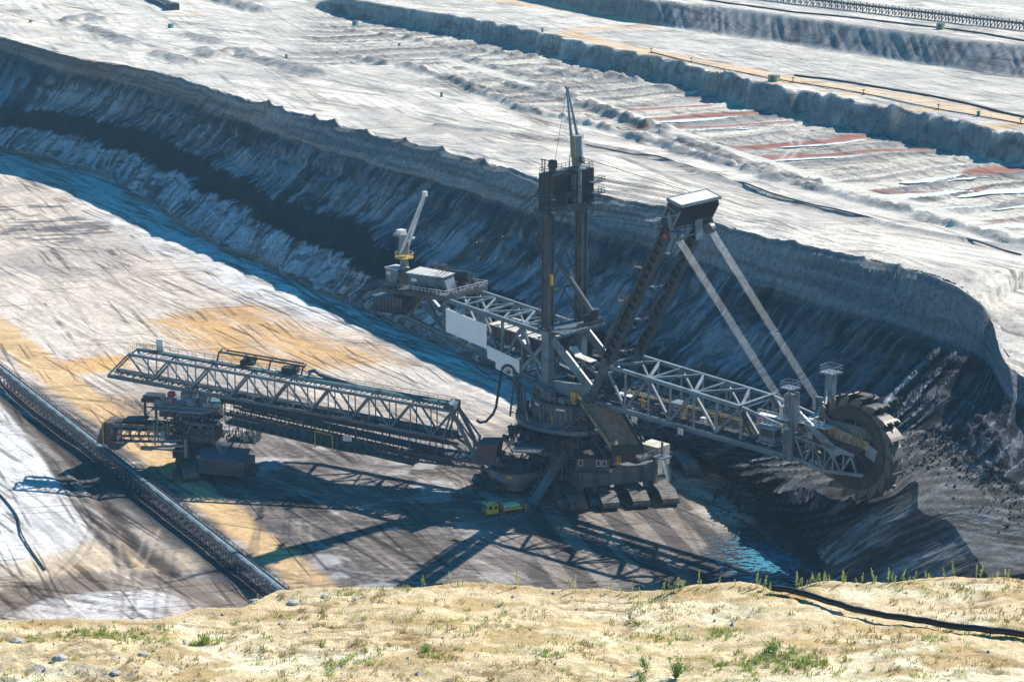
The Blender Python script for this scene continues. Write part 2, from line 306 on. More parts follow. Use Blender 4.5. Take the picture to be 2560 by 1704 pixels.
# black coal blocks
for P in ([(0,505),(150,490),(280,515),(250,535),(90,540),(0,545)],[(0,475),(140,455),(190,470),(0,490)],[(0,545),(200,535),(180,555),(0,560)]):
    blob(Wf(P),(.10,.10,.11),2,5,.8,14,sst(.45,.55,streak(X,Y,12,9,3.2,125,2)))
# haul road of ochre sand along the belt
RD=Wf([(-60,680),(0,725),(140,835),(320,975),(430,1070),(580,1190),(790,1360),(700,1400),(620,1300),(400,1120),(250,990),(0,800),(-60,760)])
blob(RD,(.58,.40,.21),1.6,1.4,1.0,15,.9+.1*s2)
CB=[(-129.27,535.4),(-40.37,378.4)]; cdir=np.array([88.9,-157.0]);cdir/=np.linalg.norm(cdir); CA=math.degrees(math.atan2(cdir[1],cdir[0]))
cx=(X+129.27)*cdir[1]*-1+(Y-535.4)*cdir[0]   # + = right/far side
sc=streak(X,Y,CA,26,.9,127,4)
lefts=(1-sst(-8,-5,cx)); c=mixc(c,(.40,.36,.335),lefts*.9); c=mixc(c,(.16,.135,.12),lefts*sst(.47,.6,sc)*.92); c=mixc(c,(.62,.56,.50),lefts*sst(.56,.7,streak(X,Y,CA+4,20,1.2,129,4))*.8)
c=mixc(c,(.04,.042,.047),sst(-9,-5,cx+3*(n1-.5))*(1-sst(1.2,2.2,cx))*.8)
blob(Wf([(-40,820),(30,930),(90,1010),(150,1110),(190,1200),(170,1270),(90,1290),(-40,1340)]),(.68,.685,.70),4,5,.85,17,.6+.4*sst(.35,.5,1-sc))
blob(Wf([(-30,1290),(150,1260),(330,1240),(420,1290),(330,1330),(100,1340),(-30,1360)]),(.55,.43,.28),5,8,.6,18)
blob(Wf([(240,1210),(330,1220),(400,1300),(330,1300)]),(.60,.38,.16),3,4,.6,19,sst(.4,.6,sc))
for P,wd in (([(20,880),(130,1010),(240,1150),(300,1240),(395,1315)],2.2),([(0,905),(100,1030),(200,1180),(290,1300)],1.8),([(60,950),(180,1090),(270,1200),(340,1300)],1.0)):
    m=line_mask(X,Y,smooth_poly(Wf(P)),wd,1.2)*(.5+.5*sst(.3,.5,sc)); c=mixc(c,(.085,.068,.058),m*.95); Z-=m*.4
m=line_mask(X,Y,smooth_poly(Wf([(-60,1400),(0,1385),(100,1352),(250,1335),(400,1342),(500,1370),(600,1420),(680,1480)])),5.0,1.6); c=mixc(c,(.20,.16,.135),m*.95); Z-=m*.5
blob(Wf([(80,1390),(300,1350),(380,1370),(420,1440),(100,1440)]),(.62,.62,.64),3,5,.8,20,sst(.35,.55,s3))
# crawler bands: dark and light ladders pointing at the camera's lower right
ca=math.radians(-76.2); ub=(-X*math.sin(ca)+Y*math.cos(ca)); vb=X*math.cos(ca)+Y*math.sin(ca)
band=poly_mask(X,Y,W([(1330,1260),(1640,1180),(1760,1180),(2010,1400),(2100,1500),(1300,1500)]),3,3,22)
bi=np.floor(ub/3.9); tone=_h(bi.astype(np.int64),(bi*0).astype(np.int64),5); tone=np.where((bi.astype(int)%2)==0,.75+.25*tone,.25*tone)
bc=np.array((.085,.075,.073))*(1-tone[...,None])+np.array((.32,.275,.24))*tone[...,None]
lad=.5+.5*np.sin(vb*2*math.pi/1.15); bc=bc*(.68+.5*lad[...,None]*(.3+.7*fbm(X/2,Y/2,23,2)[...,None]))
c=c*(1-.85*band[...,None])+bc*.85*band[...,None]
Z+=band*lad*.1
edge=np.abs((ub/3.9)%1-.5); c=mixc(c,(.06,.055,.055),band*sst(.46,.49,edge)*.6)
# lanes of the same ladders toward the middle of the floor
b2=poly_mask(X,Y,Wf([(700,880),(1000,830),(1240,900),(1260,930),(1100,1000),(850,900)]),4,4,24)
u2=np.abs((u/4.4)%1-.5); c=mixc(c,(.60,.53,.47),b2*(1-sst(.25,.3,u2))*.8); lad2=.5+.5*np.sin((X*math.cos(math.radians(A))+Y*math.sin(math.radians(A)))*2*math.pi/1.3); c*=(1-.25*b2*lad2)[...,None]
# fan of swept ruts right of the machine
fan=poly_mask(X,Y,Wf([(1560,1010),(1700,1080),(1790,1140),(1760,1180),(1640,1210),(1560,1110)]),3,4,26)
c=mixc(c,(.46,.41,.37),fan*.8); c=mixc(c,(.15,.13,.12),fan*sst(.52,.64,streak(X,Y,-38,16,.8,131,4))*.8)
fan2=poly_mask(X,Y,Wf([(1600,1180),(1740,1130),(1800,1145),(1700,1210)]),2,3,27); c=mixc(c,(.52,.46,.41),fan2*.9); c=mixc(c,(.22,.18,.16),fan2*sst(.5,.6,streak(X,Y,18,16,.9,133,3)))
# random tyre tracks
rng=random.Random(4)
def track(P,off=1.0,wd=.33,col=(.10,.09,.085),k=.6,dz=.06):
    global c,Z
    P=smooth_poly(P,5); t=np.gradient(P,axis=0); t/=np.linalg.norm(t,axis=1)[:,None]+1e-9; n=np.stack([-t[:,1],t[:,0]],1)
    for s in (-off,off):
        m=line_mask(X,Y,P+n*s,wd,.3); c=mixc(c,col,m*k); Z-=m*dz
for i in range(60):
    zone=rng.choice([(150,900,800,330,-62,25),(900,950,1250,500,-25,45),(60,700,600,250,-60,20),(650,1250,700,220,-20,70),(350,1230,260,180,-50,50),(1650,1100,200,120,-45,50)])
    sx=zone[0]+rng.uniform(-.5,.5)*zone[2]; sy=zone[1]+rng.uniform(-.5,.5)*zone[3]
    p=np.array(onz(sx*FK,sy*FK)[:2]); an=math.radians(zone[4]+rng.uniform(-1,1)*zone[5]); P=[p]; cv=rng.choice([rng.uniform(-.003,.003),rng.uniform(-.012,.012)])
    for k in range(8): an+=cv*8+rng.uniform(-.02,.02); P.append(P[-1]+8*np.array([math.cos(an),math.sin(an)]))
    lt=rng.random()<.45; track(np.array(P),1.1,.35,(.52,.48,.44) if lt else (.07,.065,.065),rng.uniform(.2,.5))
for P in ([(1025,1090),(1065,1100),(1080,1135)],[(1000,1095),(1045,1110),(1055,1135)]): track(Wf(P),.5,.25,(.5,.46,.42),.6)
track(Wf([(560,560),(680,650),(830,745),(1000,800),(1180,855)]),1.2,.6,(.16,.14,.13),.7,.2)
# coal spilled along the boom and against the bench
cl=poly_mask(X,Y,Wf([(1380,920),(1500,960),(1640,1010),(1800,1070),(1850,1110),(1760,1150),(1700,1125),(1600,1060),(1480,985),(1300,900)]),2.5,4,30)
cl2=poly_mask(X,Y,Wf([(1700,1190),(1760,1150),(1830,1160),(1950,1300),(1900,1320),(1830,1270),(1740,1225)]),2,4,31)
cl=np.maximum(cl,cl2); c=mixc(c,(.028,.026,.027),cl*.96); Z+=cl*(.5+2.2*fbm(X/3,Y/3,135,5)**2*1.6)
c*=(.8+.4*fbm(X/2.2,Y/2.2,141,4))[...,None]
# dark mud round the puddle
c=mixc(c,(.045,.047,.05),poly_mask(X,Y,W([(1760,1360),(1850,1330),(2000,1360),(2080,1430),(1990,1500),(1820,1500),(1740,1440)]),3,5,33)*.9)
Z+=.10*(fbm(X/1.5,Y/1.5,143,3)-.5)
floormat=ground_mat('pit_floor_earth',.8,.42,.4,bdist=.4,ruts=[(-56,.62,.006,.57,.61,(.36,.34,.34),.9),(-57.5,.9,.008,.58,.62,(1.5,1.47,1.45),.7),(-68,.8,.01,.58,.62,(.38,.37,.37),.9),(-22,.9,.012,.59,.63,(.42,.40,.40),.8),(12,.8,.014,.59,.63,(.45,.44,.44),.8),(-45,1.1,.014,.59,.63,(1.45,1.42,1.4),.7),(-56,.12,.003,.50,.53,(.80,.78,.77),.9)])
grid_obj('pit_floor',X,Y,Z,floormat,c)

# ---- terraces beyond the rim ----
cl1f=W2([(-900,60),(0,215),(100,240),(350,305),(490,330),(640,365),(780,395),(900,440),(1010,475),(1150,510),(1300,555),(1500,585),(1680,630),(1780,640),(1940,685),(2100,720),(2200,740),(2356,770),(3200,960)],T1-2)
cl1r=W2([(-900,35),(0,170),(70,168),(200,200),(350,240),(500,265),(650,295),(800,325),(950,345),(1080,375),(1220,400),(1400,435),(1600,480),(1780,510),(2000,555),(2150,590),(2356,635),(3200,800)],T2)
cl2f=W2([(-1500,-330),(100,5),(500,90),(860,150),(1200,195),(1500,240),(1800,285),(2100,330),(2356,365),(3300,500)],T2)
cl2r=W2([(-1500,-400),(560,-8),(1000,30),(1400,85),(1700,130),(2000,170),(2356,205),(3300,320)],T3)
def fy(P): 
    P=P[np.argsort(P[:,0])]; return lambda x:np.interp(x,P[:,0],P[:,1])
f1f,f1r,f2f,f2r=map(fy,(cl1f,cl1r,cl2f,cl2r))
xs=np.arange(-330,330,.72)
ys=np.concatenate([np.arange(420,800,.95),np.arange(800,1100,1.5),np.arange(1100,1500,4)])
X,Y=np.meshgrid(xs,ys)
# trench only right of its left end; farther left everything stays level
lx=W1([(1290,165)],T1)[0]
tm=sst(lx[0]-5,lx[0]+25,X)*sst(.0,1,(X+0*Y+400)/100)
al=X*.83-Y*.56
sca=np.abs(np.sin((al+fbm(X/50,Y/50,201)*14)/15.5*math.pi)); 
off=(1-sca)*9*sst(-40,0,X)
w1=np.clip((Y-f1f(X)+off-4)/np.maximum(f1r(X)-f1f(X),4),0,1.0); w2=np.clip((Y-f2f(X))/np.maximum(f2r(X)-f2f(X),6),0,1)
rimn=(fbm(X/6,Y/6,203,4)-.5)
flut=vn(al/2.0,w1*1.2,205)
c1=np.clip(w1+ (flut-.5)*.22*np.sin(w1*math.pi)+rimn*.25*np.sin(w1*math.pi),0,1); c2=np.clip(w2+(vn((al+w2*14)/1.6,w2*1.2,207)-.5)*.14*np.sin(w2*math.pi),0,1)
lowf=(T1-2)*1.0
trench=sst(0,1,(Y-1.0*0-np.interp(X,*W2([(-300,300),(0,480),(300,560),(600,640),(900,730),(1100,790),(1300,850),(1500,900),(1750,960),(2000,1040),(2250,1110),(3000,1300)],T1).T))/4)*tm
left_level=1-tm
Z=T1-2*trench*(1-c1)
Z=Z+ (T2-T1)*c1*tm
Z=Z+(T3-T2)*c2*tm + (fbm(X/30,Y/30,209,4)-.5)*.5+(fbm(X/6,Y/6,211,4)-.5)*.22
Z+=(rimn+.25)*4.2*np.exp(-((Y-f1r(X)-1)/4)**2)*tm; Z+=(fbm(X/14,Y/14,212,4)-.5)*.45*sst(3,12,np.abs(Y-f1r(X)))
c=np.zeros(X.shape+(3,))+np.array((.70,.645,.57))
s1=streak(X,Y,-56,40,2.2,213,4); s2=streak(X,Y,-30,30,1.8,215,4); nb=fbm(X/45,Y/45,217,5)
c=mixc(c,(.74,.70,.645),sst(.5,.65,s1)*.6); c=mixc(c,(.33,.32,.31),sst(.52,.66,s2)*.55); c=mixc(c,(.50,.47,.435),sst(.48,.66,nb)*.6); c=mixc(c,(.26,.25,.25),sst(.56,.66,streak(X,Y,-70,25,1.4,216,5))*.5); c=mixc(c,(.36,.35,.34),sst(.55,.65,fbm(X/12,Y/12,218,5))*.4)
inT=trench*(1-sst(0,.15,w1))
# curved windrows and wet strips on the trench floor
mr=smooth_poly(W2([(-300,280),(0,365),(240,430),(480,510),(750,610),(1000,700),(1300,790),(1600,890),(1900,960),(2200,1060),(2356,1120),(3000,1300)],T1-2)); 
dm=dist(X,Y,mr); side=np.where(Y>np.interp(X,mr[:,0],mr[:,1]),1,-1)
dd=(Y-np.interp(X,mr[:,0],mr[:,1])); ph=(-X*.31+Y*.95-(np.clip(dd,0,90)/90)**2*8)/15.0+fbm(X/70,Y/30,219)*.8
wv=np.abs((ph%1)-.5)*2; ridge=sst(.55,.95,wv)
c=mixc(c,(.13,.135,.145),inT*ridge*.85*sst(.3,.5,fbm(X/12,Y/5,222,4))); c=mixc(c,(.40,.39,.385),inT*(1-ridge)*.5*sst(.4,.6,fbm(X/8,Y/8,221,4)))
tone=_h(np.floor(ph*2).astype(np.int64),np.floor(ph*0).astype(np.int64),77); c=c*(1-inT[...,None]*(.42*tone[...,None])); fl3=np.abs((ph*6+fbm(X/20,Y/20,226)*1.2)%1-.5)*2; c=mixc(c,(.15,.15,.16),inT*sst(.72,.92,fl3)*.75); Z+=inT*sst(.7,.95,fl3)*.28; bt=_h(np.floor(ph*3+fbm(X/30,Y/30,228)).astype(np.int64),np.floor(ph*0).astype(np.int64),79); c=mixc(c,(.66,.62,.55),inT*sst(.6,.7,bt)*.7); c=mixc(c,(.30,.29,.28),inT*sst(.6,.7,1-bt)*.5)
Z+=inT*(ridge*.7*(.3+fbm(X/5,Y/5,223,4)))+inT*(fbm(X/9,Y/3,224,4)-.5)*.3
c=mixc(c,(.62,.55,.42),inT*sst(.18,.25,wv)*(1-sst(.32,.42,wv))*.4)
RUST=[([(970,685),(1200,675),(1450,655),(1640,628),(1750,632)],3.2),([(640,552),(800,542),(1000,528),(1120,518)],2.8),([(530,512),(650,504),(800,495),(900,488)],2.2),([(750,592),(900,586),(1060,578),(1280,560)],1.5),([(1080,736),(1300,722),(1500,712),(1700,695),(1880,690)],2.0),([(1640,888),(1900,886),(2150,874)],1.4),([(130,512),(280,516),(430,517)],1.2),([(340,555),(480,552)],1.2),([(520,590),(620,595)],1.2),([(2090,1025),(2356,1022)],1.2),([(2160,795),(2260,785),(2420,780)],4.5)]
for P,wd in RUST:
    xx=X+(fbm(X/9,Y/9,261,3)-.5)*6; yy=Y+(fbm(X/12,Y/4,262,3)-.5)*2.5; m=line_mask(xx,yy,smooth_poly(W2(P,T1-2)),wd,1.0); c=mixc(c,(.30,.115,.08),m*.92); Z=Z*(1-m)+(T1-1.7)*m
rdm=(1-sst(2.5,4,dm))*tm; c=mixc(c,(.60,.57,.51),rdm); Z=Z*(1-rdm*.8)+(T1-1.6)*rdm*.8
# rough dark spoil ridges along the road and the near edge
for P,wd,h,k in ((W2([(-300,250),(0,335),(160,400),(330,470),(520,560),(700,600)],T1-2),4,1.3,.8),(W2([(0,395),(200,455),(420,520),(640,600),(900,690),(1100,760),(1400,850)],T1-2),3.5,1.2,.6),
   (W2([(-700,250),(-300,360),(0,480),(150,520),(300,560),(600,640),(900,730),(1100,790),(1300,850),(1500,900),(1750,960),(2000,1040),(2250,1110),(2600,1200)],T1),4.5,1.9,.8),
   (W2([(180,330),(300,360),(440,360)],T1-2),5,1.5,.7),(W2([(380,440),(560,430)],T1-2),3,1,.5)):
    d=dist(X,Y,smooth_poly(P)); m=(1-sst(wd*.2,wd,d+6*(fbm(X/7,Y/7,225,4)-.5)))
    Z+=m*h*(.25+1.3*fbm(X/3.5,Y/3.5,227,5)**1.3); c=mixc(c,(.16,.16,.17),m*k*sst(.3,.5,fbm(X/4,Y/4,229,4)))
# small scarps on the left part
for P,h in ((W1([(1200,280),(1300,300),(1380,325),(1470,345)],T1),2.2),(W1([(930,235),(980,262),(1080,240),(1150,265)],T1),2.4),(W1([(400,130),(480,155),(600,200)],T1),1.6),(W1([(740,250),(800,270),(850,290)],T1),2.0),(W1([(870,165),(930,180),(990,195)],T1),1.8),(W1([(990,0),(1100,30),(1200,55)],T1),3.2),(W1([(330,95),(400,85),(450,97)],T1),2.5)):
    P=smooth_poly(P); d=dist(X,Y,P); yy=np.interp(X,P[:,0][np.argsort(P[:,0])],P[:,1][np.argsort(P[:,0])])
    m=1-sst(1,7,d+4*(fbm(X/5,Y/5,231,4)-.5)); Z+=m*h*(.3+fbm(X/4,Y/4,233,4)); c=mixc(c,(.20,.20,.205),m*.8)
# deep scarp at the head of the trench
hp=smooth_poly(W1([(1270,165),(1400,172),(1560,192),(1730,205),(1920,203),(2100,190),(2300,172),(2500,170)],T1+2)); ydf=Y-np.interp(X,hp[:,0],hp[:,1])
hm=sst(lx[0]-8,lx[0]+6,X)*(1-sst(8,40,X-onz(1290,0,T1)[0])*0)
kk=(X>lx[0]-6)&(X<15); c=mixc(c,(.24,.235,.24),(kk*(np.abs(ydf+3)<9))*.3)
# ochre road on the second terrace
orp=smooth_poly(W2([(-100,-10),(0,10),(300,50),(560,95),(650,118),(400,130),(270,147),(400,190),(640,240),(900,290),(1200,350),(1500,400),(1800,445),(2100,505),(2356,560),(2800,640)],T2)); 
m=line_mask(X,Y,orp,5,2.0); c=mixc(c,(.66,.46,.27),m*(.6+.4*s1)*.9)
for P in ([(150,170),(280,168)],[(480,245),(620,240)],[(1500,440),(1620,435)],[(1830,510),(1960,500)],[(2200,590),(2356,575)],[(950,335),(1100,320)],[(1230,385),(1290,375)]): c=mixc(c,(.66,.46,.27),line_mask(X,Y,W2(P,T2),4,2)*.8)
for P in ([(-30,40),(100,90),(300,190)],[(200,0),(430,80)],[(780,60),(950,58)],[(650,235),(740,240)]): c=mixc(c,(.66,.52,.36),poly_mask(X,Y,W1(P+[(p[0]+40,p[1]+14) for p in P[::-1]],T1),4,8,33)*.75)
# haul tracks on the first terrace
def track2(P,off,wd,col,k,z=T1,dz=.15):
    global c,Z
    P=smooth_poly(P,5); t=np.gradient(P,axis=0); t/=np.linalg.norm(t,axis=1)[:,None]+1e-9; n=np.stack([-t[:,1],t[:,0]],1)
    for s in off:
        m=line_mask(X,Y,P+n*s,wd,.8); c=mixc(c,col,m*k); Z-=m*dz
hr=W2([(-400,590),(0,640),(250,680),(500,720),(750,800),(1000,890),(1250,985),(1500,1040),(1700,1090),(2000,1150),(2350,1200),(2600,1250)],T1)
track2(hr,(-3,-1,1.2,3),.8,(.36,.32,.29),.7); track2(hr,(6,),1.1,(.20,.19,.19),.7,dz=-.8)
track2(W2([(0,500),(90,530),(130,580),(90,620),(200,670)],T1),(-2,0,2),.8,(.42,.36,.32),.7)
track2(W1([(1500,330),(1700,390),(2000,500),(2356,620)],T1),(-3,-1.5,0,1.5),.5,(.36,.34,.32),.6)
track2(W1([(1100,130),(1280,180),(1500,230),(1800,330),(2100,410),(2400,520)],T1),(-1.5,0,1.5),.6,(.38,.36,.34),.6)
for P in ([(-10,240),(300,260),(700,290),(1100,300)],[(550,0),(620,60),(700,90)],[(1850,0),(1780,60),(1500,80),(1000,90)],[(300,130),(500,100),(900,130),(1300,150)]): track2(W1(P,T1),(-1,1),.5,(.42,.40,.38),.5)
for P in ([(900,240),(1180,260),(1210,300),(1190,330)],[(1000,250),(1580,290),(2000,330),(2350,390)],[(1560,300),(1540,340)],[(640,150),(720,140)]): track2(W2(P,T2),(-1.2,1.2),.5,(.42,.41,.40),.6)
for i in range(60):
    sx=rng.uniform(200,2600); sy=rng.uniform(20,700); p=np.array(onz(sx,sy,T1)[:2]); an=math.radians(-56+rng.uniform(-50,50)); P=[p]; cv=rng.uniform(-.01,.01)
    for k in range(7): an+=cv*12; P.append(P[-1]+12*np.array([math.cos(an),math.sin(an)]))
    track2(np.array(P),(-1.2,1.2),.45,(.40,.38,.36) if rng.random()<.7 else (.74,.71,.67),.45,dz=.04)
# wheel-cut ridges near the rim (arcs)
dr=np.full(X.shape,1e9); Rzn=np.zeros(X.shape); nb_=(Y<np.interp(X,np.sort(rimW[:,0]),rimW[np.argsort(rimW[:,0]),1])+170)
xb,yb=X[nb_],Y[nb_]; db=np.full(xb.shape,1e9); zb=np.zeros(xb.shape)
for px_ in RA[1][::12]:
    d_=np.hypot(xb-px_[0],yb-px_[1]); k_=d_<db; db[k_]=d_[k_]; zb[k_]=px_[2]
dr[nb_]=db; Rzn[nb_]=zb-T1-.2
arc=.5+.5*np.sin((al+np.minimum(dr,200)*.5+(np.minimum(dr,200)/20)**2*2)/4.2); rz=sst(2,8,dr)*(1-sst(25,55,dr))*sst(-45,-20,X)*(1-sst(60,90,X)); c=mixc(c,(.42,.39,.37),rz*sst(.75,.97,arc)*.55); Z+=rz*arc*.5
c=mixc(c,(.10,.105,.115),inT*0)
Z+=Rzn*np.exp(-(np.minimum(dr,400)/42)**2)
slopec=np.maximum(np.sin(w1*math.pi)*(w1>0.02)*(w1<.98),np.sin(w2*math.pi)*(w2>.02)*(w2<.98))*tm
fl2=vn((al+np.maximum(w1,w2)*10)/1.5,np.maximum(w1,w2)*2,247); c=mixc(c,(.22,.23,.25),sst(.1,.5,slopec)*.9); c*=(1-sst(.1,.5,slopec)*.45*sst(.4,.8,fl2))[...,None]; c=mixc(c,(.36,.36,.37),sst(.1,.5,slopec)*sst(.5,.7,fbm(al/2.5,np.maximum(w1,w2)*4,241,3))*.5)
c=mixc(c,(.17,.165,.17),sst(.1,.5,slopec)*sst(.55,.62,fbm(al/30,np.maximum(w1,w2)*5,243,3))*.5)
c*=(.88+.24*fbm(X/3,Y/3,245,4))[...,None]
pit=np.array(list(rimW+nrm*1.0)+[(rimW[-1][0]+100,rimW[-1][1]-200),(-600,0),(-900,900)])
cx_=(X[:-1,:-1]+X[1:,1:])/2; cy_=(Y[:-1,:-1]+Y[1:,1:])/2
keep=~inside(cx_,cy_,pit)
termat=ground_mat('terrace_sand',.45,.26,.45,bdist=.8,ruts=[(-56,.40,.004,.57,.62,(.52,.51,.50),.9),(-44,.5,.006,.58,.63,(.48,.47,.47),.9),(14,.4,.008,.58,.63,(.55,.54,.53),.8),(-72,.5,.006,.58,.63,(.50,.50,.50),.8),(-60,.10,.003,.50,.54,(.84,.83,.82),.9)])
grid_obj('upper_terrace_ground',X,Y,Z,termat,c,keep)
_TZ=(xs.copy(),ys.copy(),Z.copy())
def terr(x,y):
    i=int(np.clip(np.searchsorted(_TZ[0],x),0,len(_TZ[0])-1)); j=int(np.clip(np.searchsorted(_TZ[1],y),0,len(_TZ[1])-1)); return float(_TZ[2][j,i])
# far land out to the horizon
g=40; xs=np.linspace(-6000,6000,g); ys=np.linspace(1490,9000,g); X,Y=np.meshgrid(xs,ys); Z=np.zeros_like(X)+T1-.5; 
grid_obj('far_land',X,Y,Z,termat,np.zeros(X.shape+(3,))+np.array((.5,.47,.43)))
# ======================= STEEL PARTS HELPERS =======================
def paint(name,col,rough=.6,metal=0.0,dirt=.35,sc=.6,dcol=None):
    m=bpy.data.materials.new(name);m.use_nodes=True;t=m.node_tree;N=t.nodes;L=t.links;b=N['Principled BSDF']
    b.inputs['Roughness'].default_value=rough;b.inputs['Metallic'].default_value=metal;b.inputs['Specular IOR Level'].default_value=.4
    g=N.new('ShaderNodeTexCoord');n=N.new('ShaderNodeTexNoise');n.inputs['Scale'].default_value=sc;n.inputs['Detail'].default_value=7;n.inputs['Roughness'].default_value=.72
    L.new(g.outputs['Object'],n.inputs[0]);r=N.new('ShaderNodeValToRGB');e=r.color_ramp.elements
    d=dcol or tuple(x*(1-dirt)*.8 for x in col)
    e[0].position=.36;e[0].color=(*d,1);e[1].position=.56;e[1].color=(*col,1);L.new(n.outputs[0],r.inputs[0]);L.new(r.outputs[0],b.inputs['Base Color'])
    return m
M=dict(
 blue=paint('blue_grey_steel',(.13,.185,.235),.5,.1,.3,.35,(.10,.105,.11)),
 light=paint('light_blue_steel',(.19,.25,.30),.5,.1,.25,.3,(.10,.12,.135)),
 dark=paint('grimy_dark_steel',(.045,.055,.065),.6,.2,.4,.5,(.03,.025,.022)),
 mid=paint('weathered_grey_steel',(.085,.115,.145),.6,.1,.4,.4,(.055,.062,.07)),
 brown=paint('rust_brown_steel',(.095,.10,.11),.7,.1,.3,.4,(.06,.052,.05)),
 panel=paint('pale_sign_panel',(.90,.91,.92),.6,0,.05,.3,(.84,.86,.88)),
 cream=paint('cream_sheet_metal',(.62,.60,.52),.6,0,.2,.4),
 white=paint('white_paint',(.75,.76,.77),.5,0,.1,.5),
 yellow=paint('safety_yellow_paint',(.62,.42,.06),.5,0,.3,1.0),
 red=paint('red_paint',(.45,.05,.05),.5,0,.2,1.0),
 green=paint('green_rail_paint',(.07,.13,.14),.5,0,.2,1.0),
 belt=paint('rubber_belt',(.03,.034,.038),.55,0,.3,.8),
 coal=paint('raw_coal',(.03,.03,.032),.9,0,.3,3.0),
 wheel=paint('dusty_wheel_steel',(.042,.045,.048),.7,.1,.3,.5,(.03,.03,.03)),
 bucket=paint('worn_bucket_steel',(.12,.11,.105),.55,.3,.3,.9,(.10,.085,.075)),
 track=paint('earthy_track_plates',(.18,.17,.16),.7,.2,.35,.8,(.055,.052,.05)),
 tan=paint('tan_chute_lining',(.32,.26,.19),.8,0,.3,.8),
 plum=paint('plum_red_steel',(.12,.085,.095),.7,0,.2,.7),
 rope=paint('galvanised_rope',(.40,.43,.46),.4,.6,.1,2.0),
 ropedark=paint('greased_rope',(.05,.055,.06),.5,.3,.1,2.0),
 roof=paint('dusty_roof_sheet',(.60,.60,.57),.6,0,.2,.6,(.40,.40,.38)),
 glass=paint('dark_window_glass',(.03,.045,.06),.08,0,.1,.5),
)
class MB:
    def __init__(s): s.v=[];s.f=[]
    def add(s,vs,fs):
        n=len(s.v); s.v+= [tuple(v) for v in vs]; s.f+=[tuple(i+n for i in f) for f in fs]
    def hexa(s,p): s.add(p,[(0,3,2,1),(4,5,6,7),(0,1,5,4),(1,2,6,5),(2,3,7,6),(3,0,4,7)])
    def box(s,x0,x1,y0,y1,z0,z1): s.hexa([(x0,y0,z0),(x1,y0,z0),(x1,y1,z0),(x0,y1,z0),(x0,y0,z1),(x1,y0,z1),(x1,y1,z1),(x0,y1,z1)])
    def beam(s,a,b,w,h=None,up=(0,0,1)):
        h=h or w; a=Vector(a);b=Vector(b);d=(b-a)
        if d.length<1e-6:return
        d.normalize();u=Vector(up)
        if abs(d.dot(u))>.98:u=Vector((1,0,0))
        r=d.cross(u).normalized();u=r.cross(d);r*=w/2;u*=h/2
        s.hexa([a-r-u,a+r-u,a+r+u,a-r+u,b-r-u,b+r-u,b+r+u,b-r+u])
    def ibeam(s,a,b,w,h,up=(0,0,1),t=.08):
        a=Vector(a);b=Vector(b);d=(b-a).normalized();u=Vector(up)
        if abs(d.dot(u))>.98:u=Vector((1,0,0))
        r=d.cross(u).normalized();u=r.cross(d)
        s.beam(a+u*(h/2-t/2),b+u*(h/2-t/2),w,t,u);s.beam(a-u*(h/2-t/2),b-u*(h/2-t/2),w,t,u);s.beam(a,b,t,h-2*t,u)
    def tube(s,a,b,r,n=8,r2=None,cap=True):
        a=Vector(a);b=Vector(b);d=b-a
        if d.length<1e-6:return
        d.normalize();u=Vector((0,0,1)) if abs(d.z)<.95 else Vector((1,0,0));x=d.cross(u).normalized();y=x.cross(d);r2=r if r2 is None else r2
        vs=[];fs=[]
        for i in range(n):
            t=2*math.pi*i/n;o=x*math.cos(t)+y*math.sin(t);vs+=[a+o*r,b+o*r2]
        for i in range(n):
            j=(i+1)%n;fs.append((2*i,2*j,2*j+1,2*i+1))
        if cap: fs.append(tuple(2*i for i in range(n))[::-1]);fs.append(tuple(2*i+1 for i in range(n)))
        s.add(vs,fs)
    def path(s,P,r,n=6):
        P=[Vector(p) for p in P];vs=[];fs=[];m=len(P)
        for k,p in enumerate(P):
            d=(P[min(k+1,m-1)]-P[max(k-1,0)]).normalized();u=Vector((0,0,1)) if abs(d.z)<.95 else Vector((1,0,0));x=d.cross(u).normalized();y=x.cross(d)
            for i in range(n):
                t=2*math.pi*i/n;vs.append(p+(x*math.cos(t)+y*math.sin(t))*r)
        for k in range(m-1):
            for i in range(n):
                j=(i+1)%n;fs.append((k*n+i,k*n+j,(k+1)*n+j,(k+1)*n+i))
        fs.append(tuple(range(n))[::-1]);fs.append(tuple((m-1)*n+i for i in range(n)));s.add(vs,fs)
    def ring(s,c,r0,r1,z0,z1,n=48,a0=0,a1=2*math.pi):
        full=abs(a1-a0-2*math.pi)<1e-6;m=n if full else n+1;vs=[];fs=[]
        for i in range(m):
            t=a0+(a1-a0)*i/n;C_,S_=math.cos(t),math.sin(t)
            for r,z in ((r0,z0),(r1,z0),(r1,z1),(r0,z1)):vs.append((c[0]+r*C_,c[1]+r*S_,z))
        for i in range(n):
            j=(i+1)%m
            for k in range(4):
                l=(k+1)%4;fs.append((4*i+k,4*j+k,4*j+l,4*i+l))
        if not full: fs.append((0,1,2,3));fs.append(tuple(4*(m-1)+k for k in (3,2,1,0)))
        s.add(vs,fs)
    def prism(s,P,z0,z1):
        n=len(P);s.add([(x,y,z0) for x,y in P]+[(x,y,z1) for x,y in P],[tuple(range(n))[::-1],tuple(range(n,2*n))]+[(i,(i+1)%n,n+(i+1)%n,n+i) for i in range(n)])
    def slab(s,P,o):
        """polygon of 3-D points extruded by vector o"""
        n=len(P);o=Vector(o);P=[Vector(p) for p in P];s.add([p for p in P]+[p+o for p in P],[tuple(range(n))[::-1],tuple(range(n,2*n))]+[(i,(i+1)%n,n+(i+1)%n,n+i) for i in range(n)])
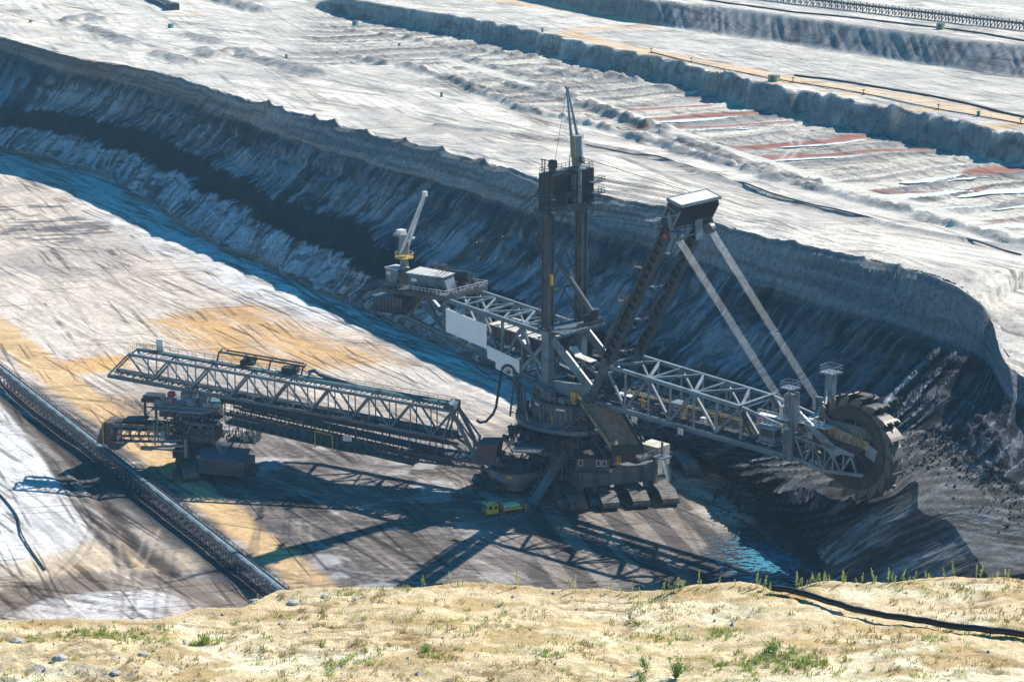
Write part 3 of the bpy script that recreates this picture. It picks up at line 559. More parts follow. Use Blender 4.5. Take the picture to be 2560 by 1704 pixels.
    def rail(s,P,h=1.1,st=1.8,r=.045,mid=True,closed=False):
        P=[Vector(p) for p in P]; P=P+[P[0]] if closed else P
        for a,b in zip(P[:-1],P[1:]):
            L=(b-a).length;n=max(1,int(L/st));z=Vector((0,0,h))
            s.beam(a+z,b+z,r*2)
            if mid:s.beam(a+z*.52,b+z*.52,r*1.5)
            for i in range(n+1): p=a.lerp(b,i/n);s.beam(p,p+z,r*1.6)
    def ladder(s,a,b,w=.5,up=(0,1,0),st=.45,r=.05):
        a=Vector(a);b=Vector(b);d=(b-a).normalized();x=d.cross(Vector(up)).normalized()*w/2
        s.beam(a-x,b-x,r*1.5);s.beam(a+x,b+x,r*1.5);n=int((b-a).length/st)
        for i in range(1,n): p=a.lerp(b,i/n);s.beam(p-x,p+x,r)
    def stair(s,a,b,w=.9,side=(0,1,0),rail=True):
        a=Vector(a);b=Vector(b);x=Vector(side).normalized()*w/2
        for k in (-1,1):
            s.beam(a+x*k,b+x*k,.1,.28)
            if rail: z=Vector((0,0,1));s.beam(a+x*k+z,b+x*k+z,.08);[s.beam(a.lerp(b,i/4)+x*k,a.lerp(b,i/4)+x*k+z,.07) for i in range(5)]
        n=max(2,int(abs(b.z-a.z)/.28))
        for i in range(n): p=a.lerp(b,(i+.5)/n);s.beam(p-x,p+x,.3,.05)
    def sheet(s,a,b,c,d,t=.06,n=0,depth=.12):
        """rectangular sheet a,b,c,d with n ribs running a->d"""
        a,b,c,d=map(Vector,(a,b,c,d));nn=(b-a).cross(d-a).normalized();s.slab([a,b,c,d],nn*-t)
        for i in range(n+1):
            p=a.lerp(b,i/n);q=d.lerp(c,i/n);s.beam(p+nn*depth*.5,q+nn*depth*.5,.12,depth,nn)
    def build(s,name,mat,parent=None,label=None,smooth=False):
        me=bpy.data.meshes.new(name);me.from_pydata(s.v,[],s.f);me.materials.append(M[mat] if isinstance(mat,str) else mat);me.update()
        if smooth: me.polygons.foreach_set('use_smooth',[True]*len(me.polygons))
        o=link(bpy.data.objects.new(name,me),parent)
        if label:o['label']=label
        return o
def empty(name,loc,rz=0,label=None,cat=None,group=None):
    o=link(bpy.data.objects.new(name,None));o.location=loc;o.rotation_euler=(0,0,rz);o.empty_display_size=1
    return prop(o,label,cat,group)
def dup_tree(o,parent=None):
    c=o.copy();scene.collection.objects.link(c);c.parent=parent
    for ch in list(o.children): dup_tree(ch,c)
    return c
def truss(mb,P0,P1,n,w,h=None,post=None,first=0):
    """side truss between bottom polyline ends P0=(a0,b0) and top P1=(a1,b1)"""
    a0,b0=map(Vector,P0);a1,b1=map(Vector,P1);post=post or w*.7
    for i in range(n+1):
        t=i/n;p=a0.lerp(b0,t);q=a1.lerp(b1,t)
        mb.beam(p,q,post)
        if i<n:
            t2=(i+1)/n
            if (i+first)%2==0:mb.beam(p,a1.lerp(b1,t2),w,h)
            else:mb.beam(q,a0.lerp(b0,t2),w,h)

# ======================= BUCKET WHEEL EXCAVATOR =======================
CX,CY=13.85,452.5
EX=empty('bucket_wheel_excavator',(CX,CY,0),math.radians(-43),'giant blue-grey bucket wheel excavator with tall twin mast and digging wheel on the pit floor','bucket wheel excavator')
def crawler_mesh(L,Wd,Hh,ramp=3.2):
    mb=MB(); y0,y1=-Wd/2,Wd/2
    prof=[(-L/2+ramp*.45,.12),(L/2-ramp*.45,.12),(L/2-.25,.55),(L/2,1.15),(L/2-.35,1.75),(L/2-ramp,Hh),(-L/2+ramp,Hh),(-L/2+.35,1.75),(-L/2,1.15),(-L/2+.25,.55)]
    # plates follow the profile loop
    P=[Vector((x,0,z)) for x,z in prof]; n=len(P)
    for i in range(n):
        a=P[i];b=P[(i+1)%n];Ls=(b-a).length;k=max(1,int(Ls/.62));d=(b-a).normalized();nn=Vector((-d.z,0,d.x))*-1
        for j in range(k):
            p=a.lerp(b,(j+.05)/k);q=a.lerp(b,(j+.95)/k)
            mb.slab([p+Vector((0,y0,0)),q+Vector((0,y0,0)),q+Vector((0,y1,0)),p+Vector((0,y1,0))],nn*-.2)
    return mb
def side_mesh(L,Wd,Hh):
    mb=MB();y0,y1=-Wd/2+.35,Wd/2-.35
    mb.slab([(-L/2+.7,y0,.45),(L/2-.7,y0,.45),(L/2-.5,y0,1.2),(L/2-3.2,y0,Hh-.4),(-L/2+3.2,y0,Hh-.4),(-L/2+.5,y0,1.2)],(0,y1-y0,0))
    for i in range(7):
        x=-L/2+1.6+i*(L-3.2)/6
        for y in (y0-.1,y1+.1): mb.tube((x,y-.12,.85),(x,y+.12,.85),.55,10)
    return mb
CR=math.radians(-76.2)+math.radians(43)     # crawler heading inside the excavator frame
def local(px,py,z=0,C=(CX,CY),a=-43):
    x,y,_=onz(px,py,z);x-=C[0];y-=C[1];a=math.radians(a);return (x*math.cos(a)+y*math.sin(a),-x*math.sin(a)+y*math.cos(a),z)
def meshof(mb,name,mat):
    o=mb.build(name,mat);d=o.data;bpy.data.objects.remove(o);return d
tm_=meshof(crawler_mesh(14.5,3.7,2.9),'track_belt','track')
sm_=meshof(side_mesh(14.5,3.7,2.9),'roller_frame','dark')
def crawler(px,py,kind='crawler'):
    """px,py: photo point of the ground under the crawler centre"""
    o=link(bpy.data.objects.new('crawler',sm_),EX);l=local(px,py);o.location=(l[0],l[1],0);o.rotation_euler=(0,0,CR)
    b=link(bpy.data.objects.new('track_belt',tm_),o);return o
fr=[(1425,1253),(1505,1250),(1580,1245),(1652,1240)]
for p in fr: crawler(*p)
for p in ((1640,1180),(1708,1170),(1575,1172),(1500,1178)): crawler(*p)
for p in ((1240,1205),(1300,1198),(1365,1200),(1430,1195)): crawler(*p)
# drive gearboxes ahead of the two left front crawlers
for p in ((1400,1262),(1480,1258)):
    l=local(*p);mb=MB();c,s_=math.cos(CR),math.sin(CR)
    q=lambda u,v,z:(l[0]+u*c-v*s_,l[1]+u*s_+v*c,z)
    mb.hexa([q(-2.4,-1,.5),q(3,-1,.5),q(3,1,.5),q(-2.4,1,.5),q(-2.4,-.8,2.6),q(1.8,-.8,1.9),q(1.8,.8,1.9),q(-2.4,.8,2.6)])
    mb.tube(q(2,-1.1,1.2),q(2,1.1,1.2),.75,12);mb.tube(q(-2,0,2.3),q(-4,0,3.6),.5,8);mb.build('drive_gearbox','mid',EX)
# bogie yokes
mb=MB();c,s_=math.cos(CR),math.sin(CR)
for grp in (fr,[(1640,1180),(1708,1170),(1575,1172),(1500,1178)],[(1240,1205),(1300,1198),(1365,1200),(1430,1195)]):
    ls=[local(*p) for p in grp];m=Vector(ls[0])
    xs_=sorted(ls,key=lambda v:-v[0]*s_+v[1]*c);mb.beam((xs_[0][0],xs_[0][1],1.7),(xs_[-1][0],xs_[-1][1],1.7),1.6,1.2)
mb.build('bogie_beam','dark',EX)
# big front portal box beam over the front crawlers
A0=Vector(local(1440,1215,6.0));A1=Vector(local(1655,1196,6.0))
A0=Vector(local(1442,1195,5.5));A1=Vector(local(1640,1175,5.5));mb=MB();d=(A1-A0).normalized();n=Vector((-d.y,d.x,0));
mb.slab([A0+Vector((0,0,-2.2)),A1+Vector((0,0,-2.2)),A1+Vector((0,0,1.6)),A0+Vector((0,0,1.6))],n*5)
for i in range(6):
    p=A0.lerp(A1,i/5)-n*.15;mb.beam(p+Vector((0,0,-2.2)),p+Vector((0,0,1.6)),.5,.3)
mb.beam(A0-n*.2+Vector((0,0,1.6)),A1-n*.2+Vector((0,0,1.6)),.6,.35)
for t in (.04,.22,.86,.98):
    p=A0.lerp(A1,t)-n*.6;mb.beam(p+Vector((0,0,-4.4)),p+Vector((0,0,1.4)),.9,.5)
mb.build('portal_beam','blue',EX)
# ---- round undercarriage body, decks ----
mb=MB();mb.ring((0,0),0.1,10.5,3.6,5.0,40);mb.ring((0,0),.1,8.6,5.0,8.2,40);mb.ring((0,0),.1,12.2,8.2,8.6,48);mb.build('lower_deck','dark',EX)
mb=MB()
for i in range(24):
    t=i/24*2*math.pi;C_,S_=math.cos(t),math.sin(t);mb.beam((8.6*C_,8.6*S_,5.2),(11.8*C_,11.8*S_,8.2),.25)
mb.rail([(12.1*math.cos(i/30*2*math.pi),12.1*math.sin(i/30*2*math.pi),8.6) for i in range(30)],closed=True)
mb.build('lower_deck_railing','light',EX)
mb=MB();mb.ring((0,0),.1,9.8,8.6,12.2,14);mb.ring((0,0),.1,10.6,12.2,12.6,28);mb.ring((0,0),.1,8.0,12.6,14.6,28);mb.build('slewing_drum','mid',EX)
mb=MB()
for i in range(28):
    t=i/28*2*math.pi;C_,S_=math.cos(t),math.sin(t);mb.beam((9.9*C_,9.9*S_,8.6),(9.9*C_,9.9*S_,12.2),.22)
    if i%2: mb.beam((10.4*C_,10.4*S_,12.6),(12.2*C_,12.2*S_,15.0),.2)
mb.rail([(10.5*math.cos(i/28*2*math.pi),10.5*math.sin(i/28*2*math.pi),12.6) for i in range(28)],closed=True)
mb.build('drum_stiffeners','blue',EX)
mb=MB();mb.ring((0,0),.1,13.0,15.0,15.35,56);mb.ring((0,0),12.7,13.15,14.6,15.5,56);mb.build('slewing_platform','blue',EX)
mb=MB();mb.rail([(12.9*math.cos(i/34*2*math.pi),12.9*math.sin(i/34*2*math.pi),15.35) for i in range(34)],closed=True,st=1.4);mb.build('platform_railing','light',EX)
mb=MB();mb.ring((0,0),.1,11.4,14.6,15.0,40);mb.ring((0,0),5.5,6.6,8.6,14.6,16)
for i in range(16):
    t=i/16*2*math.pi;C_,S_=math.cos(t),math.sin(t);mb.beam((11.8*C_,11.8*S_,8.6),(12.4*C_,12.4*S_,15),.3)
mb.build('platform_bracing','dark',EX)
# machine house on the platform: faceted, light blue panels
mb=MB();H0=[(9.6*math.cos(t),9.6*math.sin(t)) for t in [math.radians(-160+i*20) for i in range(18)]]
mb.prism(H0,15.35,19.6);mb.build('machine_house','blue',EX)
mb=MB()
for i in range(18):
    x,y=H0[i];mb.beam((x*1.01,y*1.01,15.4),(x*1.01,y*1.01,19.7),.22)
    x2,y2=H0[(i+1)%18];mb.beam((x*1.01,y*1.01,19.7),(x2*1.01,y2*1.01,19.7),.35)
    for k in (.33,.66):
        px_,py_=x+(x2-x)*k,y+(y2-y)*k;mb.beam((px_*1.008,py_*1.008,15.5),(px_*1.008,py_*1.008,19.4),.08)
mb.build('house_frame','mid',EX)
mb=MB()
for i in (1,3,5,6,8):
    (x,y),(x2,y2)=H0[i],H0[(i+1)%18];a_=Vector((x,y,0))*1.018;b_=Vector((x2,y2,0))*1.018
    mb.slab([a_.lerp(b_,.3)+Vector((0,0,15.6)),a_.lerp(b_,.65)+Vector((0,0,15.6)),a_.lerp(b_,.65)+Vector((0,0,18)),a_.lerp(b_,.3)+Vector((0,0,18))],(a_.normalized())*.04)
mb.build('door','dark',EX)
mb=MB()
for i in (2,4):
    (x,y),(x2,y2)=H0[i],H0[(i+1)%18];a_=Vector((x,y,0))*1.02;b_=Vector((x2,y2,0))*1.02
    mb.slab([a_.lerp(b_,.25)+Vector((0,0,18.7)),a_.lerp(b_,.8)+Vector((0,0,18.7)),a_.lerp(b_,.8)+Vector((0,0,19.15)),a_.lerp(b_,.25)+Vector((0,0,19.15))],(a_.normalized())*.04)
mb.build('name_board','white',EX)
for i in range(0,9):
    hz=MB()
    x,y=H0[i];u_=Vector((-y,x,0)).normalized()
    for k in range(4): p=Vector((x,y,0))*1.028+Vector((0,0,15.5+k*.55));hz.slab([p-u_*.25,p+u_*.25,p+u_*.25+Vector((0,0,.28)),p-u_*.25+Vector((0,0,.28))],Vector((x,y,0)).normalized()*.03)
    hz.build('hazard_marking','yellow',EX)
# upper deck with cabinets
mb=MB();mb.ring((0,0),.1,9.2,19.75,20.0,28);mb.box(-6,8,-6.5,6.5,20,21.2);mb.build('upper_deck','dark',EX)
mb=MB();rg=random.Random(2)
for i,(ang,r,w_,h_) in enumerate([(-150,7.6,1.5,2.0),(-132,7.8,1.3,1.8),(-112,7.8,1.2,2.2),(-97,7.8,1.8,2.0),(-70,8,1.6,1.2),(-35,7.5,1.5,1.6),(-15,7.8,1.4,1.4)]):
    t=math.radians(ang);x,y=r*math.cos(t),r*math.sin(t);mb.box(x-w_/2,x+w_/2,y-.6,y+.6,20,20+h_)
mb.build('electrical_cabinets','light',EX)
mb=MB();t=math.radians(-52);mb.box(8.0*math.cos(t)-.75,8.0*math.cos(t)+.75,8*math.sin(t)-.5,8*math.sin(t)+.5,20,22.7);mb.build('yellow_cabinet','yellow',EX)
mb=MB();mb.rail([(9.1*math.cos(math.radians(-165+i*12)),9.1*math.sin(math.radians(-165+i*12)),20) for i in range(16)],st=1.6)
for i in range(8):
    t=math.radians(-160+i*20);mb.beam((8.9*math.cos(t),8.9*math.sin(t),20),(8.9*math.cos(t),8.9*math.sin(t),22.6),.15)
mb.ring((0,0),8.0,9.2,22.6,22.75,20,math.radians(-165),math.radians(-80));mb.build('upper_railing','light',EX)
# superstructure girders (pale blue)
mb=MB()
for t in (-5.3,5.3):
    mb.slab([(-5.6,t-.5,20.2),(7.5,t-.5,20.8),(9.5,t-.5,22.4),(9.3,t-.5,24.6),(-4.0,t-.5,23.4),(-5.6,t-.5,24.6)],(0,1.0,0))
for s in (-4.6,2,8): mb.beam((s,-5.3,22),(s,5.3,22),.9,1.4)
mb.build('base_girder','light',EX)
mb=MB()
for t in (-5.3,5.3):
    mb.beam((-3.4,t,23),(-3.4,t,34),1.9,1.6);mb.beam((-2.2,t,32.6),(8.9,t,23.6),.5,2.0);mb.beam((-3.4,t,33.4),(-4.5,t*1.02,34.6),1.9)
mb.beam((-3.4,-5.3,33.6),(-3.4,5.3,33.6),1.1,1.3);mb.beam((-3.4,-5.3,24),(-3.4,5.3,33),.5);mb.beam((-3.4,5.3,24),(-3.4,-5.3,33),.5)
for t in (-5.3,5.3): mb.beam((-3.4,t,25),(-12,t,31.5),.8);mb.beam((-3.4,t,32),(-11.6,t,23.8),.8)
mb.build('portal_trestle','light',EX)
# deck at 34 m
mb=MB();mb.box(-5.5,2.2,-6.4,6.8,34.2,34.6);mb.beam((-5.5,-6.4,34.0),(2.2,6.8,34.0),.3);
mb.rail([(-5.5,-6.4,34.6),(2.2,-6.4,34.6),(2.2,6.8,34.6),(-5.5,6.8,34.6)],closed=True);mb.build('mast_deck','mid',EX)
mb=MB();mb.box(-1.2,1.8,3.4,6.4,34.6,36.0);mb.tube((.4,5,36),(.4,5,37.8),1.1,14);mb.tube((-1.5,4,36),(1.8,4,36),.4);mb.build('winch','dark',EX)
# mast: two ladder-built columns
mb=MB()
for t in (-5.3,5.3):
    for ds in (-.95,.95):
        mb.beam((-3.7+ds,t-.75,34.6),(-3.7+ds,t-.75,60),.28);mb.beam((-3.7+ds,t+.75,34.6),(-3.7+ds,t+.75,60),.28)
    mb.box(-4.5,-2.9,t-.62,t+.62,34.6,60)
    for k in range(15):
        z=35.4+k*1.72
        for y in (t-.75,t+.75): mb.beam((-4.65,y,z),(-2.75,y,z),.2)
mb.build('mast_column','brown',EX)
mb=MB()
for a_,b_ in ((34.8,42.8),(42.8,51.4),(51.4,59.8)):
    mb.beam((-3.7,-4.6,a_),(-3.7,0,b_-.5),.28);mb.beam((-3.7,4.6,a_),(-3.7,0,b_-.5),.28);mb.beam((-3.7,-4.6,b_),(-3.7,4.6,b_),.55,.45)
mb.tube((-5.6,0,48.2),(1,3.4,37.6),.62,10)
mb.build('mast_bracing','mid',EX)
mb=MB();mb.ladder((-2.3,-6.3,34.8),(-2.3,-6.3,60),.7,(0,1,0),.6,.06)
for k in range(8): mb.beam((-2.6,-6.1,36+k*3.1),(-4.9,-6.1,36+k*3.1),.1);
mb.ladder((-5.0,-6.2,34.8),(-5.0,-6.2,60),.6,(0,1,0),.6,.05);mb.build('mast_ladder','brown',EX)
mb=MB()
for z,w_ in ((43,1),(51.4,1),(58.5,2.2)): mb.box(-6.4,-5.0,-6.6,-5.2,z,z+.15);mb.rail([(-6.4,-5.2,z),(-6.4,-6.6,z),(-5,-6.6,z)],st=.7)
mb.build('mast_landing','mid',EX)
mb=MB();mb.box(-2.9,-2.0,-6.1,-5.5,45,46.6);mb.tube((-2.4,-5.7,44.4),(-2.4,-5.7,46.2),.4);mb.build('yellow_hoist','yellow',EX)
# mast head house, two clad towers with a gap
mb=MB()
for (y0,y1) in ((-6.3,-2.0),(1.2,6.3)):
    mb.box(-5.2,-1.4,y0,y1,60,68)
    for k in range(9):
        y=y0+(y1-y0)*k/8
        for s in (-5.3,-1.3): mb.beam((s,y,60.2),(s,y,67.9),.14)
    for s in (-5.2,-4,-2.6,-1.4):
        mb.beam((s,y0-.06,60.1),(s,y0-.06,68),.18)
mb.box(-5.0,-1.6,-2,1.2,62.4,63.8);mb.box(-5.0,-1.6,-2,1.2,67.4,68);mb.box(-5.0,-1.6,-2,1.2,60,60.8)
mb.build('mast_head_house','dark',EX)
mb=MB();mb.beam((-1.5,-6.3,60.3),(-1.5,6.3,60.3),.4,1.6);mb.beam((-5,-6.3,60.3),(-5,6.3,60.3),.4,1.6)
for z in (62.9,60.2): mb.box(-6.6,-.4,-7.2,-6.3,z,z+.12);mb.rail([(-6.6,-7.2,z),(-.4,-7.2,z)],st=1)
for z in (65,62.6,60.4): mb.box(-1.4,.6,4.5,7.8,z,z+.12);mb.rail([(-1.2,4.5,z),(.6,4.5,z),(.6,7.8,z),(-1.2,7.8,z)],st=.9)
mb.rail([(-5.2,-6.3,68),(-1.4,-6.3,68),(-1.4,6.3,68),(-5.2,6.3,68)],closed=True,st=1.1)
mb.beam((-5,-5.8,68),(-5,-5.8,71),.16);mb.beam((-4.2,-5.8,68),(-4.2,-5.8,71),.16);mb.beam((-5.4,-5.8,70.8),(-3,-5.8,70.8),.2);mb.beam((-1.8,5,61),(.8,7.4,57.6),.22);mb.beam((.8,7.4,57.6),(-1.4,6,57.6),.4);mb.beam((-2.5,0,68),(-2.5,0,71.5),.1);mb.beam((-2.5,-3,69.3),(-2.5,0,68.3),.1);mb.beam((-2.5,3,69.3),(-2.5,0,68.3),.1)
mb.build('mast_head_walkway','mid',EX)
mb=MB();mb.tube((-4.4,-4.0,69.6),(-3.2,-3.6,69.6),1.05,24);mb.box(-4.2,-3.4,-4.5,-3.2,68,69.4);mb.build('rope_sheave','dark',EX,smooth=False)
# service crane on the mast head
def crane_on(P,top,jib,name,colr):
    o=MB();P=Vector(P);o.tube(P+Vector((0,0,-7)),P,1.0,18);o.tube(P,P+Vector((0,0,.3)),1.75,20);o.tube(P+Vector((0,0,.3)),P+Vector((0,0,top*.55)),.85,16,1.25)
    o.tube(P+Vector((0,0,top*.55)),P+Vector((0,0,top)),1.25,16,.95);r=o.build(name,colr,EX);return r
b0=Vector((-2.2,2.0,68.2))
o=MB();o.tube((b0.x,b0.y,61),(b0.x,b0.y,68.2),1.1,18);o.tube(b0,b0+Vector((0,0,.3)),1.9,22);o.tube(b0+Vector((0,0,.3)),b0+Vector((0,0,3.4)),.95,16,1.25);o.tube(b0+Vector((0,0,3.4)),b0+Vector((0,0,7.0)),1.25,16,1.0)
cr1=o.build('service_crane','light',EX,smooth=False)
o=MB();jt=Vector((-5.3,2.2,85));
for dy in (-.95,1.15): o.tube(b0+Vector((-.6,dy,5.6)),jt+Vector((0,dy*.12,0)),.34,8,.2)
o.beam(b0+Vector((-.5,-1.0,6.8)),b0+Vector((-.5,1.2,6.8)),.25);o.beam(b0+Vector((-.4,-1.1,2.5)),b0+Vector((-.7,-.95,6.5)),.45);o.tube(jt+Vector((0,-.4,0)),jt+Vector((0,.4,0)),.35)
o.build('crane_jib','light',cr1)
o=MB();o.ladder(b0+Vector((.35,-1.25,.4)),b0+Vector((.35,-1.3,7)),.6,(0,1,0),.5,.06);o.rail([b0+Vector((1.4*math.cos(i),1.4*math.sin(i),6.2)) for i in range(0,4)],st=1,h=1);o.build('crane_ladder','yellow',cr1)
o=MB();o.tube(jt,(-5.3,-1.4,70),.045,5);o.tube((-5.3,-1.4,69),(-5.3,-1.4,70),.16);o.tube(b0+Vector((1,.2,2)),b0+Vector((1.4,.4,2.2)),.9,16);o.build('hoist_rope','ropedark',cr1)
# ---- inclined A-frame ----
foot=Vector((12.9,0,30.6));head=Vector((29.4,0,62.6));ax=(head-foot).normalized();nx=Vector((ax.z,0,-ax.x))
def af(u,y,v=0): p=foot+ax*u+nx*v;return (p.x,y,p.z)
LA=(head-foot).length
mb=MB()
for t in (-5.3,5.3):
    for dv in (-.95,.95):
        mb.slab([af(0,t-.85,dv),af(LA,t-.85,dv),af(LA,t+.85,dv),af(0,t+.85,dv)],nx*.16)
    mb.slab([af(0,t+.2,-.9),af(LA,t+.2,-.9),af(LA,t+.2,.95),af(0,t+.2,.95)],(0,.12,0))
    for k in range(19):
        u=LA*k/18;mb.slab([af(u,t-.85,-.9),af(u+.18,t-.85,-.9),af(u+.18,t-.85,.95),af(u,t-.85,.95)],(0,1.1,0))
mb.build('stay_frame_leg','brown',EX)
mb=MB()
for k in range(5):
    u=LA*(.0+.235*k)+.4
    for v in (-.8,.8): mb.beam(af(u,-4.6,v),af(u,4.6,v),.2)
    for j in range(6):
        y=-4.6+j*9.2/6;mb.beam(af(u,y,-.8 if j%2 else .8),af(u,y+9.2/6,.8 if j%2 else -.8),.12)
    mb.box(af(u,0)[0]-.8,af(u,0)[0]+.8,-.7,.7,af(u,0)[2]+.8,af(u,0)[2]+.95)
    if k<4: mb.beam(af(u,0),af(u+LA*.235,4.6),.22);mb.beam(af(u,0),af(u+LA*.17,-1.5),.22);mb.tube(af(u,4.6),af(u+LA*.235,0),.12)
mb.build('stay_frame_bracing','mid',EX)
mb=MB();mb.stair(af(1,-6.6,-1.2),af(LA*.45,-6.6,-1.2),.8,(0,1,0))
mb.ladder(af(LA*.45,-6.5,-.6),af(LA*.98,-6.5,-.6),.6,(0,1,0),.6,.05)
for f in (.02,.42,.66,.93): p=af(LA*f,-6.4,-1.2);mb.box(p[0]-1.6,p[0]+.8,-7.4,-6.2,p[2],p[2]+.12);mb.rail([(p[0]-1.6,-6.2,p[2]),(p[0]-1.6,-7.4,p[2]),(p[0]+.8,-7.4,p[2])],st=.8)
mb.build('stay_frame_stair','brown',EX)
# lower pin-ended struts to the base girder
mb=MB()
for t in (-5.3,5.3):
    mb.slab([(12.4,t-.5,31.2),(14.2,t-.5,30.4),(9.4,t-.5,20.8),(7.6,t-.5,21.4)],(0,1.0,0));mb.tube((8.4,t-.9,21.6),(8.4,t+.9,21.6),1.3,16);mb.tube((13,t-1.1,30.8),(13,t+1.1,30.8),.8,12)
mb.build('pinned_strut','mid',EX)
# A-frame head box (leans with the frame)
hb=[(-.5,-6.1),(-.5,6.1)]
def hd(u,y,v): return af(LA+u,y,v)
mb=MB();mb.slab([hd(-1.6,-6.0,-1.6),hd(3.9,-6.0,-1.9),hd(3.9,6.0,-1.9),hd(-1.6,6.0,-1.6)],nx*.2)
mb.slab([hd(-.6,-5.9,1.2),hd(3.9,-5.9,1.2),hd(3.9,5.9,1.2),hd(-.6,5.9,1.2)],nx*.2)
for y in (-6,6): mb.slab([hd(-1.6,y,-1.6),hd(-1.2,y,1.2),hd(3.9,y,1.3),hd(3.9,y,-1.9)],(0,.15 if y<0 else -.15,0))
for k in range(23): mb.beam(hd(.6,-5.8+k*.527,1.5),hd(3.8,-5.8+k*.527,1.5),.14,.16)
mb.build('stay_head_box','dark',EX)
mb=MB();top=[hd(4.0,-6.3,-2.2),hd(3.2,-6.3,1.6),hd(3.2,6.3,1.6),hd(4.0,6.3,-2.2)]
tz=67.1;mb.slab([(28.9,-6.3,tz),(32.6,-6.3,tz-1.0),(32.6,6.3,tz-1.0),(28.9,6.3,tz)],(0,0,.2));mb.build('head_roof','roof',EX)
mb=MB();R4=[Vector((28.9,-6.3,tz)),Vector((32.6,-6.3,tz-1.0)),Vector((32.6,6.3,tz-1.0)),Vector((28.9,6.3,tz))]
for i in range(4): mb.beam(R4[i],R4[(i+1)%4],.3,.6)
for t in (-6.15,6.15):
    mb.beam(hd(-4,t,-1.6),hd(4,t,-1.9),.35);mb.beam(hd(-2.5,t,1.3),hd(3.4,t,1.4),.35);mb.beam(hd(0,t,-1.6),hd(2.5,t,1.3),.3);mb.beam(hd(2.6,t,-1.7),hd(2.6,t,1.3),.25);mb.slab([hd(.5,t,-1),hd(1.8,t,-1),hd(-1.6,t,3.2),hd(-3.2,t,2.4)],(0,.2,0))
mb.tube(hd(-1.9,-5.6,2.6),hd(-1.9,-4.4,2.6),1.1,18);mb.tube(hd(-1.9,4.6,2.6),hd(-1.9,5.8,2.6),1.1,18)
mb.beam(hd(-2.4,-5,2.6),hd(-2.4,5,2.6),.25);mb.beam(hd(-3,-5,2.2),hd(-3,5,2.2),.3);mb.box(30,31.5,-6.8,-5.8,60.5,60.7)
mb.slab([hd(.3,.2,1.6),hd(.3,2.6,1.6),hd(-2.6,2.6,3.4),hd(-2.6,.2,3.4)],(0,0,-.7))
p=af(LA*.9,-6.6,-1.6);mb.box(p[0]-2.4,p[0],-7.4,-3,p[2]+2,p[2]+2.15);mb.rail([(p[0]-2.4,-3,p[2]+2),(p[0]-2.4,-7.4,p[2]+2),(p[0],-7.4,p[2]+2)],st=.9)
mb.build('head_frame','blue',EX)
mb=MB();p=hd(-2.8,-6.4,.9);mb.tube(p,(p[0],p[1]-.4,p[2]),.5,12);mb.build('red_lamp','red',EX)
# stay rope bundles down to the boom end
for t,e in ((-5.3,(57.6,-4.6,29.8)),(5.3,(58.6,5.0,29.2))):
    mb=MB();a_=Vector(hd(-2.1,t,2.9));b_=Vector(e);
    for k in range(4):
        o_=Vector((.0,(k-1.5)*.5,(k-1.5)*.12));mb.tube(a_+o_,b_+o_,.036,6,cap=False)
    for f in (.02,.62):
        p=a_.lerp(b_,f);mb.beam(p+Vector((0,-1.1,0)),p+Vector((0,1.1,0)),.35,.3)
    mb.box(b_.x-.4,b_.x+.4,b_.y-.9,b_.y+.9,b_.z-1.8,b_.z+.2)
    mb.build('stay_rope_bundle','rope',EX)
# ropes mast head -> stay head, in two flat bundles
mb=MB()
for t0 in (-4.6,4.6):
    for k in range(4): y=t0-1.2+.8*k;mb.tube((-1.4,y,66.2),(28.9,y*1.05,65.9),.045,5,cap=False);mb.tube((-1.4,y,65.0),(28.8,y*1.05,64.9),.04,5,cap=False)
    for z0,z1 in ((61.6,62.4),(60.6,61.4),(59.4,60.6)): mb.tube((-1.2,t0,z0),(28.5,t0,z1),.05,5,cap=False)
mb.tube((-2.2,2.2,70.8),(28.9,2,67.2),.07,5,cap=False);mb.tube((-2.2,4.2,66.4),(28.9,0,67.2),.07,5,cap=False);mb.build('luffing_ropes','ropedark',EX)
# ropes mast head -> counterweight winch platform
mb=MB()
for t0 in (-4.2,4.2):
    for k in range(6): y=t0-1.0+.4*k;mb.tube((-5.3,y,65.2 if k%2 else 63.4),(-37-.8*k,y*.95,39.2),.05,5,cap=False)
    mid_=Vector((-5.3,t0,64.3)).lerp(Vector((-39,t0*.95,39)),.58);mb.beam(mid_+Vector((0,-1.2,.3)),mid_+Vector((0,1.2,.3)),.22);mb.beam(mid_+Vector((-.6,-1.2,-.4)),mid_+Vector((-.6,1.2,-.4)),.22);
    for y in (-1,0,1): mb.beam(mid_+Vector((-.7,y,-.6)),mid_+Vector((.2,y,.6)),.2)
mb.build('backstay_ropes','ropedark',EX)
for t0 in (-4.4,4.4):
    mb=MB();mb.slab([(-5.2,t0-.9,65.5),(-8,t0-.9,62.6),(-8,t0+.9,62.6),(-5.2,t0+.9,65.5)],(-.2,0,.25));mb.build('rope_clamp_plate','light',EX)
